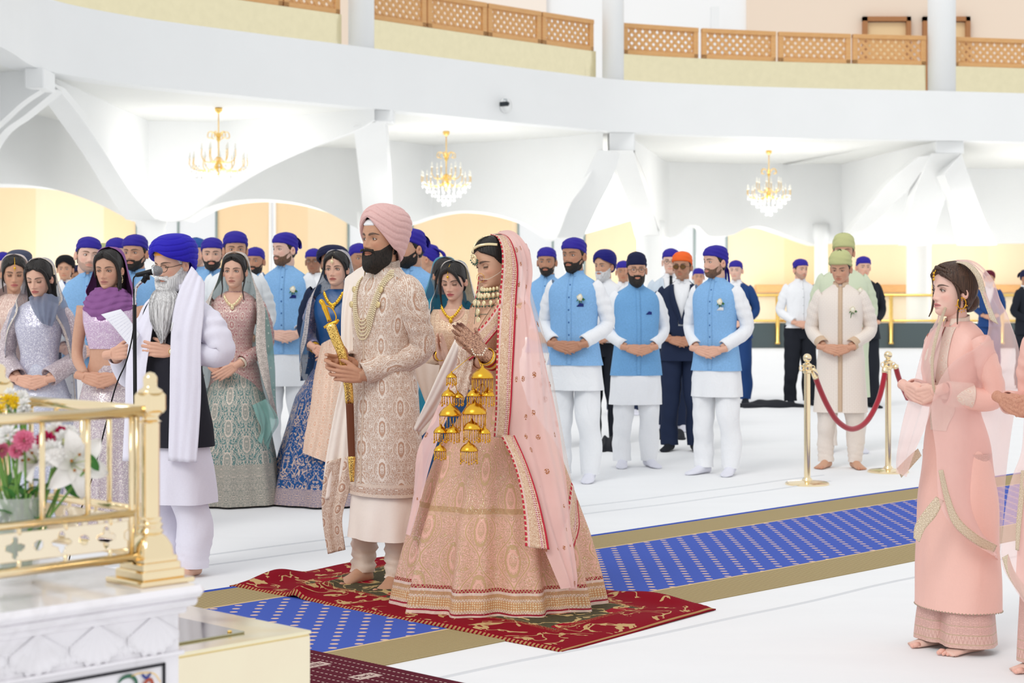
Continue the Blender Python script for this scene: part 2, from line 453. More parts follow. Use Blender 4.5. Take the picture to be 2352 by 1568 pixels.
hangwall('wall_arch_2', [(380, 47), (860, 49)], [(418, 505), (470, 478), (530, 462), (600, 457), (680, 466), (750, 487), (815, 522), (850, 535), (885, 538)], 1.8)
hangwall('wall_spandrel_1', [(95, 31.5), (340, 40.7), (500, 41.1), (862, 37.9)], [(128, 200), (180, 262), (240, 350), (300, 440), (352, 500), (420, 503), (500, 450), (600, 389), (700, 343), (815, 300), (860, 275)], .35)
hangwall('wall_spandrel_0', [(-220, 30), (0, 31.5), (95, 31.2)], [(-200, 420), (-60, 330), (0, 280), (50, 235), (95, 205)], .35)
hangwall('wall_arch_3', [(880, 46), (990, 47.8), (1250, 45.5), (1400, 43.7)], [(893, 524), (950, 510), (1000, 494), (1060, 484), (1130, 490), (1200, 511), (1262, 548), (1282, 540), (1310, 470), (1345, 420), (1385, 345)], 1.6)
hangwall('wall_arch_4', [(1432, 43.6), (1530, 54), (1700, 55), (1935, 55), (2150, 46.5)], [(1458, 350), (1490, 430), (1516, 536), (1556, 540), (1580, 518), (1605, 520), (1630, 542), (1680, 540), (1715, 524), (1750, 520), (1800, 536), (1860, 558), (1890, 562), (1945, 545), (2010, 470), (2090, 390), (2140, 350)], 1.4)
hangwall('wall_arch_5', [(1940, 55.5), (2265, 57.2), (2420, 57.4)], [(1942, 561), (2000, 561), (2150, 560), (2300, 559), (2400, 558)], .6)
hangwall('wall_arch_6', [(1330, 56), (1490, 56)], [(1332, 540), (1395, 522), (1450, 506), (1485, 500)], .5)
def rib(name, L, R, Y0, Y1, th=.9):
    L = cr(L, 24); R = cr(R, 24); X = []
    for i in range(24):
        Y = Y0 + (Y1 - Y0) * (i / 23); a = W(*L[i], Y); b = W(*R[i], Y); X.append([a, b, b + [0, th, 0], a + [0, th, 0]])
    mb = MB(); mb.grid(np.array(X), True, cap=(True, True)); return struct(mb.build(name, M_wall, smooth='auto'))
rib('wall_rib_1', [(80, 196), (130, 268), (190, 352), (240, 432), (288, 504)], [(120, 190), (180, 262), (240, 350), (300, 440), (357, 504)], 31.8, 40.7)
rib('wall_rib_0', [(100, 196), (40, 232), (-20, 290), (-100, 400)], [(130, 205), (60, 262), (0, 310), (-60, 420)], 32, 33, .5)
rib('wall_rib_2', [(812, 290), (820, 360), (829, 440), (838, 540)], [(884, 276), (890, 360), (894, 440), (897, 540)], 38.2, 45.5, 1)
rib('wall_rib_3', [(1372, 345), (1340, 410), (1305, 470), (1275, 545)], [(1425, 345), (1408, 405), (1375, 470), (1340, 545)], 43.6, 46)
rib('wall_rib_4', [(1400, 345), (1420, 405), (1445, 470), (1464, 540)], [(1455, 345), (1472, 405), (1495, 470), (1514, 540)], 43.4, 52)
rib('wall_rib_5', [(2140, 352), (2110, 420), (2090, 490), (2078, 562)], [(2205, 352), (2185, 420), (2160, 490), (2135, 562)], 46.2, 52)
rib('wall_rib_6', [(2110, 360), (2050, 410), (1990, 480), (1938, 545)], [(2140, 356), (2095, 425), (2040, 480), (1985, 530)], 46.4, 53)
rib('wall_rib_7', [(2170, 400), (2190, 455), (2205, 510), (2215, 562)], [(2208, 352), (2235, 430), (2260, 500), (2290, 562)], 46.3, 53)
for i, (a, b, y0, y1) in enumerate(((56, 100, 155, 200), (848, 902, 244, 278), (1400, 1458, 303, 345), (2150, 2214, 322, 352))):
    R_ = ring_at((a + b) / 2); mb = MB(); A = W(a, y1, R_[1] + .2); B = W(b, y0, R_[1] + .2)
    mb.box(((A[0] + B[0]) / 2, R_[1] + .6, (A[2] + ZB) / 2), (B[0] - A[0], .8, ZB - A[2] + .02), bev=.02); struct(mb.build('wall_capital_%d' % (i + 1), M_wall, smooth=False))
for i, (px, Y, r) in enumerate(((347, 41.5, .31), (866, 46, .4), (1492, 52.5, .36), (1886, 55, .2), (2110, 60.5, .4))):
    c = W(px, 0, Y); mb = MB(); mb.lathe([(r * 1.15, 0), (r * 1.15, .12), (r, .14), (r, 2.85), (r * 1.2, 3.02), (r * 1.25, 3.4)], 28, (c[0], c[1], 0))
    struct(mb.build('wall_column_lower_%d' % (i + 1), M_wall))
# ================= far wall with windows =================
YF = 64
segs = [(-700, 312, 'c'), (312, 500, 'w'), (500, 618, 'c'), (618, 634, 'w'), (634, 798, 'c'), (798, 950, 'w'), (950, 1188, 'c'), (1188, 1345, 'w'), (1345, 1512, 'c'), (1512, 1672, 'w'), (1672, 3200, 'c')]
nwin = 0
for i, (a, b, k) in enumerate(segs):
    if k == 'c': wallpanel('wall_far_%d' % (i + 1), a, b, 0, 5.2, YF, M_cream, .3)
    else:
        nwin += 1; xa, xb = W(a, 0, YF)[0], W(b, 0, YF)[0]; mb = MB()
        for x in ([xa + .04, xb - .04] + ([xa + (xb - xa) * .52] if b - a > 80 else [])): mb.box((x, YF, 2.6), (.08, .12, 5.2))
        for z in (.04, 5.16): mb.box(((xa + xb) / 2, YF, z), (xb - xa, .12, .08))
        o = struct(mb.build('window_%d' % nwin, M_mull if b - a > 80 else M_win, smooth=False))
        g = MB(); g.box(((xa + xb) / 2, YF + .02, 2.6), (xb - xa, .02, 5.1))
        gm = MATS.get('glass')
        if gm is None:
            gn = Nd('window_glass', .02); gn.set(col=(.95, .98, 1), alpha=.12, spec=.5); gm = MATS['glass'] = gn.m
        g.build('glass_pane', gm, o, smooth=False)
# ================= chandeliers =================
M_cry = None
cn = Nd('crystal', .05); cn.set(col=(1, 1, 1), spec=1.0, alpha=.75, trans=.35, ior=1.5); M_cry = cn.m
def lamp_arm(r, h, n=16, up=.1):
    return cr([(0.03, 0, 0), (r * .35, 0, -.10), (r * .75, 0, -.10), (r, 0, 0.0), (r, 0, up)], n)
def chandelier_(px, y0, y1, lab):
    Y = 15540 / (660 - y0); c = W(px, y0, Y); H = (y1 - y0) * Y / FPX
    t = thing('chandelier', lab, 'chandelier', (c[0], c[1], ZB), 0, 'chandeliers under the gallery', H / 1.8)
    m = MB(); m.lathe([(0.001, 0), (.08, 0), (.075, -.06), (.03, -.1), (.012, -.12)], 20); m.build('ceiling_canopy', M_gold, t)
    m = MB(); m.lathe([(.012, -.1), (.012, -.5), (.035, -.52), (.02, -.58), (.05, -.64), (.015, -.7), (.012, -1.05), (.06, -1.12), (.09, -1.2), (.05, -1.28), (.015, -1.32), (.03, -1.36), (.001, -1.4)], 18); m.build('stem', M_gold, t)
    for k in range(6):
        a = k * PI / 3 + .3; R_ = np.array([[math.cos(a), math.sin(a), 0], [-math.sin(a), math.cos(a), 0], [0, 0, 1]])
        m = MB(); P = cr([(.02, 0, -.62), (.1, 0, -.5), (.2, 0, -.5), (.22, 0, -.6), (.15, 0, -.62)], 14) @ R_; m.tube(P, .009, 6); m.build('scroll', M_gold, t)
    for rr, z, nn, up in ((.34, -1.0, 6, .16), (.58, -1.18, 12, .14)):
        for k in range(nn):
            a = k * 2 * PI / nn + .2; R_ = np.array([[math.cos(a), math.sin(a), 0], [-math.sin(a), math.cos(a), 0], [0, 0, 1]])
            P = lamp_arm(rr, 0, 16, up) + [0, 0, z]; m = MB(); m.tube(P @ R_, .009, 6); m.build('arm', M_gold, t)
            e = (P[-1]) @ R_; m = MB(); m.lathe([(.01, 0), (.04, .015), (.012, .02), (.012, .1), (.001, .13)], 10, e); m.build('candle_lamp', plain('candle_white', 'fffdf2', .4), t)
    m = MB(); rs = random.Random(3)
    for rr, z, nn in ((.56, -1.3, 26), (.46, -1.42, 22), (.34, -1.52, 18), (.2, -1.62, 12), (.08, -1.72, 6)):
        for k in range(nn):
            a = k * 2 * PI / nn + rs.random() * .1; x, y = rr * math.cos(a), rr * math.sin(a)
            for j in range(2):
                zz = z + .08 * j + rs.random() * .02; s_ = .016 + .008 * rs.random()
                m.raw([(x, y, zz + s_ * 1.6), (x + s_, y, zz), (x, y + s_, zz), (x - s_, y, zz), (x, y - s_, zz), (x, y, zz - s_ * 2)], [(0, 1, 2), (0, 2, 3), (0, 3, 4), (0, 4, 1), (5, 2, 1), (5, 3, 2), (5, 4, 3), (5, 1, 4)])
    o = m.build('crystal_drops', M_cry, t, smooth=False); o['kind'] = 'stuff'
chandelier_(502, 248, 450, 'gold and crystal chandelier hanging leftmost, nearest of the three under the gallery')
chandelier_(1025, 302, 478, 'gold and crystal chandelier hanging in the middle, above and behind the couple')
chandelier_(1766, 346, 500, 'gold and crystal chandelier hanging rightmost, the farthest under the gallery')
# security camera on the gallery front
R_ = ring_at(1160); d, nn = ring_n(1160); c = W(1160, 242, R_[1] - .02)
t = thing('security_camera', 'small security camera with a black lens on the white gallery front', 'camera', c, math.atan2(d[1], d[0]))
m = MB(); m.tube([(0, 0, 0), (0, -.06, 0)], .17, 24); m.build('mounting_plate', M_wall, t)
m = MB(); m.tube(cr([(.0, -.04, .08), (-.05, -.1, .12), (-.2, -.15, .11)], 10), .012, 8); m.build('bracket', plain('camera_grey', '9aa4a8', .4), t)
m = MB(); m.box((-.24, -.2, 0), (.1, .22, .1), bev=.015); m.tube([(-.24, -.31, 0), (-.24, -.33, 0)], .035, 14); m.build('camera_body', plain('camera_black', '22282e', .3), t, smooth=False)
# ================= far balustrade on the right =================
YB = 45
xa, xb = W(1672, 0, YB)[0], W(2900, 0, YB)[0]
t = thing('balustrade', 'far balustrade with gilt rails and posts on a dark granite plinth along the cream wall', 'balustrade', ((xa + xb) / 2, YB, 0)); L = xb - xa
m = MB(); m.box((0, .2, .31), (L, .4, .62)); m.build('plinth', M_dark, t, smooth=False)
m = MB(); m.tube([(-L / 2, 0, 1.3), (L / 2, 0, 1.3)], .035, 12); m.build('handrail', M_gold, t)
m = MB(); m.tube([(-L / 2, 0, .67), (L / 2, 0, .67)], .03, 12); m.build('lower_rail', M_gold, t)
m = MB(); m.box((0, .05, .98), (L, .015, .58)); gn = Nd('balustrade_glass', .05); gn.set(col=(.93, .9, .75), alpha=.25); m.build('glass_panel', gn.m, t, smooth=False)
for px in (1785, 2045, 2300):
    x = W(px, 0, YB)[0] - (xa + xb) / 2; m = MB(); m.lathe([(.07, .1), (.07, .14), (.05, .16), (.05, 1.28)], 14, (x, -.08, 0)); m.build('post', M_gold, t)
m = MB(); m.box((W(2440, 0, 63)[0], 63.6, 1.45), (21, .5, .28), bev=.03); struct(m.build('trim_4', M_wood, smooth=False))
# ================= marble platform, brass rail, box, flowers, microphone, rope posts =================
def mat_marble():
    n = Nd('white_marble', .12); o = n.ob()
    f = n.noise(o, 3.0, 5, 1.2); v = n.step(n.ab(n.sub(f, .5)), 0.0, .05)
    n.set(col=n.mix(v, (.84, .81, .84), (.90, .87, .905)), spec=.5, coat=.3); return n.m
M_marble = mat_marble()
AX = np.array([E1, E2, [0, 0, 1.]])
def corner_solid(mb, K, z0, z1, La, Lb, mat=0, bev=.01):
    # box whose right corner is K: extends -E1 by La and +E2 by Lb
    c = np.array([K[0], K[1], 0]) - E1 * La / 2 + E2 * Lb / 2 + np.array([0, 0, (z0 + z1) / 2])
    mb.box(c, (La, Lb, z1 - z0), mat, AX, bev)
Kp = W(476, 1342, .69 * FPX / 682)
plat = thing('marble_platform', 'carved white marble platform with scallop frieze in the left foreground', 'platform', (Kp[0], Kp[1], 0), math.atan2(E1[1], E1[0]))
# local frame: x along E1, y along E2
def lbox(mb, x0, x1, y0, y1, z0, z1, bev=.004, mat=0): mb.box(((x0 + x1) / 2, (y0 + y1) / 2, (z0 + z1) / 2), (x1 - x0, y1 - y0, z1 - z0), mat, None, bev)
m = MB(); LA, LB = 2.2, 2.4
lbox(m, -LA, 0, 0, LB, .772, .80, .012); lbox(m, -LA, -.012, .012, LB, .752, .775, .008); lbox(m, -LA, -.03, .03, LB, .735, .755, .006); m.build('top_slab', M_marble, plat, smooth=False)
m = MB(); lbox(m, -LA, -.045, .045, LB, 0, .74, .004); m.build('body_block', M_marble, plat, smooth=False)
# frieze of overlapping scallops
def scallop(mb, cx, y, ztop, w, h, face, r_=0):   # face 0: front (normal -y), 1: side (normal +x)
    n = 28; X = []
    for i, t in enumerate(np.linspace(0, 1, 12)):
        row = []
        for k, a in enumerate(np.linspace(-1.15, 1.15, n)):
            r = t; lobe = 1 + .05 * math.cos(a / 2.3 * 2 * PI * 7)
            u = math.sin(a) * w / 2 * r * 1.08 * lobe; v = -(math.cos(a) * .86 + .14) * h * r * lobe
            d = (.0045 + .003 * r_) * r ** 1.5 * (1 - (abs(a) / 1.2) ** 3) - .001 + .0022 * r * math.cos(a / 2.3 * 2 * PI * 7) if r < 1 else -.001
            row.append((cx + u, y - d, ztop + v) if face == 0 else (y + d, cx + u, ztop + v))
        X.append(row)
    mb.grid(np.array(X))
m = MB()
for r_, (zt, hh, off) in enumerate(((.74, .085, .075), (.738, .092, 0))):
    k = 0
    while -.1 - k * .15 - off > -LA: scallop(m, -.12 - k * .15 - off, .045 - (.004 if r_ else .0), zt, .15 if r_ else .11, hh, 0, r_); k += 1
    for k in range(6): scallop(m, .12 + k * .15 + off, -.045, zt, .15 if r_ else .11, hh, 1, r_)
m.build('scallop_frieze', M_marble, plat)
m = MB(); lbox(m, -LA, -.035, .036, .05, .638, .648, .003); m.build('moulding', M_marble, plat, smooth=False)
# inlay panel with black border and vine of flowers
def inl(px, py):    # point on the front face plane (y=.045) from a pixel
    nrm_ = E2; p0 = Kp + E2 * .043; o = np.array([0, 0, CAMH]); d = W(px, py, 1.0) - o
    t = np.dot(p0 - o, nrm_) / np.dot(d, nrm_); w_ = o + d * t; r = w_ - np.array([Kp[0], Kp[1], 0])
    return np.array([r @ E1, .043, r[2]])
a = inl(379, 1521); zt = a[2]; xr = a[0]
m = MB(); M_blk = plain('black_inlay', '1c1a22', .2); 
lbox(m, xr - .5, xr, .0405, .046, zt - .006, zt, 0); lbox(m, xr - .006, xr, .0405, .046, .1, zt, 0); m.build('inlay_border', M_blk, plat, smooth=False)
def strip(mb, pts, w, mat=0):
    P = np.array([(x, .0405, z) for x, z in cr(pts, 24)]); d = np.gradient(P, axis=0); d /= np.linalg.norm(d, axis=1)[:, None]
    s_ = np.stack([-d[:, 2], d[:, 1] * 0, d[:, 0]], 1) * (w if np.ndim(w) == 0 else np.asarray(w)[:, None])
    mb.grid(np.stack([P + s_, P - s_], 1), mat=mat)
def rel(px, py): b = inl(px, py); return (b[0], b[2])
m = MB(); strip(m, [rel(270, 1568), rel(282, 1556), rel(300, 1552), rel(312, 1566), rel(305, 1590)], .0035 * np.sin(np.linspace(.3, 2.8, 24)) + .001)
strip(m, [rel(300, 1552), rel(322, 1545), rel(352, 1546), rel(368, 1566)], .0012, 1); strip(m, [rel(325, 1548), rel(335, 1556), rel(345, 1545)], .003, 2); strip(m, [rel(318, 1600), rel(332, 1568), rel(345, 1560), rel(352, 1580)], .004, 3)
m.build('inlay_vine', [plain('malachite_inlay', '3c6b52', .2), M_gold, plain('lapis_inlay', '2d3f8c', .2), plain('red_inlay', 'b0523c', .2)], plat)

# brass rail on the platform
P0 = W(345, 1335, .69 * FPX / 675)
rail = thing('brass_railing', 'polished brass railing with perforated panels standing on the marble platform', 'railing', (P0[0], P0[1], .8), math.atan2(E1[1], E1[0]))
def post(parent):
    m = MB(); m.box((0, 0, .006), (.15, .15, .012), bev=.003); m.box((0, 0, .022), (.118, .118, .022), bev=.004); m.box((0, 0, .040), (.104, .104, .02), bev=.004); m.box((0, 0, .056), (.094, .094, .016), bev=.004)
    sq = lambda r, z: [(r, r, z), (r, -r, z), (-r, -r, z), (-r, r, z)]
    pr = [(.044, .062), (.041, .085), (.034, .105), (.02, .118)]
    X = []
    for r, z in pr:
        a = np.linspace(0, 2 * PI, 32, endpoint=False); p = 6 if z < .1 else 3
        X.append(np.stack([np.sign(np.cos(a)) * np.abs(np.cos(a)) ** (2 / p) * r, np.sign(np.sin(a)) * np.abs(np.sin(a)) ** (2 / p) * r, np.full(32, z)], 1))
    m.grid(np.array(X), True, cap=(True, True)); m.build('post_base', M_brass, parent, smooth='auto')
    m = MB(); m.lathe([(.026, .11), (.031, .118), (.026, .126), (.03, .134), (.024, .14), (.0275, .148), (.022, .152), (.022, .372), (.026, .376), (.02, .38), (.018, .392)], 32); m.build('post_column', M_brass, parent, smooth='auto')
    m = MB(); m.lathe([(.022, .388), (.03, .398)], 24); m.box((0, 0, .42), (.058, .058, .048), bev=.007); m.build('post_block', M_brass, parent, smooth='auto')
    m = MB(); m.lathe([(.03, .443), (.028, .449), (.018, .455), (.016, .460), (.017, .474), (.0165, .48), (.010, .489), (.001, .492)], 24); m.build('finial', M_brass, parent)
post(rail)
zt, zm, zb = .4, .165, .062
M_panel = mat_brass('warm_brass_sheet', (.93, .79, .60), .12, .2, 6)
def bar(a, b, r, name='rail_bar'): m = MB(); m.tube([a, (np.array(a) + b) / 2, b], r, 16); m.build(name, M_brass, rail)
for D in ((-1, 0), (0, 1)):
    D = np.array([D[0], D[1], 0]); L = 1.6 if D[0] else .66
    for z, r in ((zt, .0135), (zm, .0095), (zb, .0115)):
        bar(D * (.02 if z != zm else .05) + [0, 0, z], D * L + [0, 0, z], r, 'rail_bar')
    m = MB(); m.lathe([(.014, 0), (.018, .003), (.018, .012), (.014, .015)], 16)
    bar(D * .052 + [0, 0, zb], D * .052 + [0, 0, zt], .0065, 'baluster'); 
    k = .052 + .118
    while k < L:
        bar(D * k + [0, 0, zm], D * k + [0, 0, zt], .0065, 'baluster'); k += .118
    k = .052 + .055
    # perforated panel: real openings between the rails
    n1 = 90; xs = np.linspace(.062, L - .02, int((L - .08) / .0035)); zs = np.linspace(zb + .022, zm - .016, 24)
    keep = np.ones((len(zs) - 1, len(xs) - 1), bool)
    for i in range(len(zs) - 1):
        for j in range(len(xs) - 1):
            x = (xs[j] + xs[j + 1]) / 2; z = (zs[i] + zs[i + 1]) / 2; u = ((x - .062) % .118) - .059; v = z - (zb + zm) / 2 - .002
            r = math.hypot(u, v); th = math.atan2(v, u)
            if r < .019 + .006 * math.cos(4 * th): keep[i, j] = False
            for sx in (-1, 1):
                if math.hypot(u - sx * .059, v) < .012: keep[i, j] = False
    X = np.array([[D * x + np.array([0, 0, z]) + np.array([D[1], D[0], 0]) * .0 for x in xs] for z in zs])
    m = MB(); m.grid(X, keep=keep); o = m.build('perforated_panel', M_panel, rail); md = o.modifiers.new('thick', 'SOLIDIFY'); md.thickness = .003
    for k in np.arange(.11, L, .118):
        bar(D * k + [0, 0, zm], D * k + [0, 0, zm - .022], .005, 'stud'); bar(D * k + [0, 0, zb], D * k + [0, 0, zb + .026], .005, 'stud')
m = MB(); m.lathe([(.022, .0), (.022, .385)], 24, (0, .68, 0)); m.box((0, .68, .42), (.058, .058, .048), bev=.007); m.build('far_post', M_brass, rail, smooth='auto')
m = MB(); m.lathe([(.03, .443), (.028, .449), (.018, .455), (.016, .460), (.017, .474), (.0165, .48), (.010, .489), (.001, .492)], 24, (0, .68, 0)); m.build('finial', M_brass, rail)

# brass box on the floor
hb = .5; Kb = W(714, 1447, (CAMH - hb) * FPX / 787)
box = thing('brass_box', 'big brass sheet box with a glossy top beside the marble platform', 'box', (Kb[0], Kb[1], 0), math.atan2(E1[1], E1[0]))
m = MB(); lbox(m, -.82, 0, 0, 1.0, 0, hb - .012, .004); m.build('body', M_boxside, box, smooth=False)
m = MB(); lbox(m, -.82, .003, -.003, 1.0, hb - .012, hb, .004); m.build('top_sheet', M_boxtop, box, smooth=False)
m = MB(); lbox(m, -.80, -.16, .10, .80, hb, hb + .006, .002); m.build('lid', mat_brass('dark_mirror_brass', (.42, .40, .30), .05), box, smooth=False)
for x in (-.2, -.45, -.7):
    for y in (.12, .78): m = MB(); m.ball((x, y, hb + .008), (.007, .007, .004), 6); m.build('screw', M_gold, box)

# ---------- flowers ----------
M_leaf = plain('leaf_green', '3f7a35', .5); M_stem = plain('stem_green', '6f9a4a', .5)
gv = Nd('vase_glass', .03); gv.set(col=(.95, .98, .97), alpha=.28, spec=.8)
def stem(mb, a, b, r=.003):
    a, b = np.array(a), np.array(b); mid = (a + b) / 2 + np.array([.01, 0, .01]); mb.tube(cr([a, mid, b], 10), r, 6)
def petal(mb, c, d, up, L, w, curl, mat=0, n=7, cup=.25):
    d = nrm(d); up = nrm(np.array(up) - d * np.dot(up, d)); s_ = np.cross(d, up); X = []
    for t in np.linspace(0, 1, n):
        ww = w * math.sin(PI * (t * .82 + .12)) ** .8 * (1 if t < 1 else .2); p = c + d * L * (t - curl * t * t * .3) + up * (L * cup * math.sin(t * PI * .5) - curl * L * t ** 3)
        X.append([p + s_ * ww * k + up * (abs(k) ** 2) * w * .35 for k in (-1, -.5, 0, .5, 1)])
    mb.grid(np.array(X), mat=mat)
def lily(parent, c, d, R=.085, nm='lily_bloom'):
    m = MB(); d = nrm(d); a0 = nrm(np.cross(d, [0.3, .2, 1])); b0 = np.cross(d, a0)
    for k in range(6):
        a = k * PI / 3; r = a0 * math.cos(a) + b0 * math.sin(a); petal(m, c, nrm(r + d * .35), d, R, R * .24, .45, 0, 9, .3)
    for k in range(5):
        a = k * PI * .4; r = a0 * math.cos(a) + b0 * math.sin(a); e = c + d * R * .55 + r * R * .2; m.tube([c, (c + e) / 2 + r * .004, e], .0012, 5, 1); m.ball(e, .004, 5, 2)
    return m.build(nm, [plain('lily_white', 'f3f0ee', .5), plain('lily_green', 'b9c68a', .5), plain('pollen', 'a5682e', .7)], parent)
def mum(parent, c, d, R, col, nm, n=46, cen=None):
    m = MB(); d = nrm(d); a0 = nrm(np.cross(d, [0.3, .2, 1])); b0 = np.cross(d, a0); rs = random.Random(int(abs(c[0]) * 9e3))
    for k in range(n):
        t = (k + .5) / n; el = math.acos(1 - t * 1.05); a = k * 2.39996; r = a0 * math.cos(a) + b0 * math.sin(a); dd = r * math.sin(el) + d * math.cos(el)
        petal(m, c + dd * R * .25, dd, d, R * .8 * (.9 + .2 * rs.random()), R * .17, .2, 0, 5, .15)
    if cen: m.ball(c + d * R * .35, R * .25, 6, 1)
    return m.build(nm, [col, cen or col], parent)
M_pkw = plain('carnation_pink', 'f08fb0', .6); M_mag = plain('orchid_magenta', 'c2185b', .6); M_wht = plain('petal_white', 'f7f6f4', .6); M_yel = plain('petal_yellow', 'f5d52e', .6); M_ylc = plain('centre_yellow', 'c9cf63', .6)
YV = 4.27
vc = W(35, 1200, YV); vc[2] = .8
vase = thing('flower_vase', 'clear glass vase of lilies, chrysanthemums and carnations behind the brass rail', 'vase', vc); vz = lambda px, py, dy=0.0: W(px, py, YV + dy) - vc
m = MB(); H_ = vz(35, 1140)[2]; prof = [(.03, .006), (.05, .01), (.055, .05), (.058, H_), (.055, H_), (.05, .05), (.001, .014)]; m.lathe(prof, 32, cap=(True, False)); m.build('glass_vessel', gv.m, vase)
heads = [(('lily'), 165, 1065, -.01, (.5, -.8, .1), .1), ('lily', 85, 1062, .03, (-.4, -.8, .5), .075), ('white', 122, 1042, -.04, (-.1, -1, .2), .036), ('white', 150, 1020, -.01, (.3, -.9, .5), .038), ('white', 165, 1050, .01, (.7, -.7, .1), .034), ('white', 130, 1000, .04, (0, -.8, .8), .036), ('white', 158, 1002, .05, (.3, -.6, .8), .03),
         ('pink', 55, 1012, -.03, (.1, -1, .3), .028), ('pink', 38, 1035, -.02, (-.2, -1, .1), .02), ('mag', 108, 1012, -.02, (-.2, -1, .2), .028), ('mag', 140, 992, .02, (.2, -1, .4), .016), ('rose', 18, 1000, -.02, (0, -.7, .8), .03), ('rose', -15, 1015, 0, (-.2, -.8, .6), .034), ('pink', 5, 1035, .03, (-.2, -1, .5), .022), ('leafb', 212, 1058, -.03, (0, 0, 0), 0)]
sm = MB(); rs = random.Random(5)
for k, px, py, dy, d, R in heads:
    c = vz(px, py, dy); stem(sm, (rs.uniform(-.03, .03), rs.uniform(-.03, .03), .03), c - np.array(d) * R * .3)
    if k == 'lily': lily(vase, c, d, R)
    elif k == 'white': mum(vase, c, d, R, M_wht, 'chrysanthemum_bloom', 40, M_ylc)
    elif k == 'pink': mum(vase, c, d, R, M_pkw, 'carnation_bloom', 50)
    elif k == 'mag': mum(vase, c, d, R, M_mag, 'carnation_bloom', 36)
    elif k == 'rose': mum(vase, c, d, R, M_wht, 'rose_bloom', 26)
for i in range(26): stem(sm, (rs.uniform(-.03, .03), rs.uniform(-.03, .03), .03), (rs.uniform(-.09, .07), rs.uniform(-.04, .05), rs.uniform(.13, .24)), .0028)
sm.build('stems', M_stem, vase)
lm = MB()
for i in range(22):
    c = np.array([rs.uniform(-.08, .06), rs.uniform(-.05, .05), rs.uniform(.11, .22)]); petal(lm, c, (rs.uniform(-1, 1), rs.uniform(-.6, .6), rs.uniform(0, .9)), (0, 0, 1), .07, .012, .3)
c = vz(200, 1042, -.03); petal(lm, c, vz(225, 1078, -.03) - c, (0, -1, .3), .05, .011, .1, cup=.05); petal(lm, vz(150, 1110), (.5, -.2, -.4), (0, -1, .2), .06, .01, .3)
lm.build('leaves', M_leaf, vase)
# second arrangement of yellow flowers further left behind the rail
YV2 = 4.62; vc2 = W(25, 1200, YV2); vc2[2] = .8
v2 = thing('flower_arrangement', 'yellow and white blossoms above the rail at the left edge of the platform', 'flowers', vc2)
sm = MB(); 
m = MB(); m.lathe([(.03, 0), (.05, .02), (.055, .15), (.06, .17), (.05, .165), (.001, .02)], 20, cap=(True, False)); m.build('pot', M_wht, v2)
for i in range(20):
    c = W(rs.uniform(-60, 95), rs.uniform(905, 950), YV2 + rs.uniform(-.05, .06)) - vc2; stem(sm, (0, 0, .1), c); mum(v2, c, (rs.uniform(-.5, .5), -.7, rs.uniform(.2, 1)), .02, M_yel if (i % 3 and c[0] < .03) else M_wht, 'blossom', 20)
sm.build('stems', M_stem, v2)

# ---------- microphone stand ----------
M_bm = plain('black_metal', '17181a', .35, 0.3); M_chr = plain('chrome', 'd5d8db', .12, 1.0)
YM = 8.75; b = W(311, 0, YM)
t = thing('microphone_stand', 'black microphone stand with a chrome gooseneck in front of the reader', 'stand', (b[0], b[1], 0)); q = lambda px, py, dy=0: W(px, py, YM + dy) - np.array([b[0], b[1], 0])
m = MB(); m.lathe([(.13, 0), (.13, .012), (.05, .025), (.018, .03), (.018, .06)], 32); m.build('base', M_bm, t)
m = MB(); m.tube([(0, 0, .05), (0, 0, .7), q(309, 700)], .0095, 12); m.build('pole', M_bm, t)
m = MB(); P = cr([q(309, 702), q(309, 680), q(313, 660), q(326, 646), q(331, 643)], 24); m.tube(P, .0085 + .0008 * np.sin(np.arange(24) * 2.1), 12); m.build('gooseneck', M_chr, t)
m = MB(); m.tube([q(328, 648), q(336, 636)], .013, 12); m.tube([q(330, 636), q(343, 634)], .018, 12); m.build('clip', M_bm, t)
mic = thing('microphone', 'handheld black vocal microphone with a silver grille clipped on the stand', 'microphone', q(340, 626) + np.array([b[0], b[1], 0]))
z_ = q(340, 626); g = lambda px, py, dy=0: q(px, py, dy) - z_
m = MB(); m.tube([g(312, 632), g(316, 631), g(345, 625), g(352, 624)], [.009, .011, .0145, .016], 16); m.build('handle', M_bm, mic)
m = MB(); m.tube([g(351, 624.2), g(355, 623.3)], .0225, 20); m.build('collar_ring', M_chr, mic)
m = MB(); m.ball(g(361, 622), (.027, .025, .025), 14); gr = Nd('mesh_grille', .35); gr.set(col=(.25, .25, .26), metal=.8); gr.bump(gr.vor(gr.ob(), 320), .8, .002); m.build('grille', gr.m, mic)
m = MB(); P = cr([W(312, 632, YM), W(306, 645, YM), W(308, 700, YM - .03), W(306, 760, YM - .03), W(290, 830, YM - .03), W(262, 900, YM - .02), W(215, 1085, YM + .1), W(180, 1190, YM + .2), G(150, 1330) + [0, 0, .006]], 60)
m.tube(P, .0035, 8); tag(m.build('microphone_cable', M_bm), 'thin black cable running from the microphone down past the brass railing', 'cable')

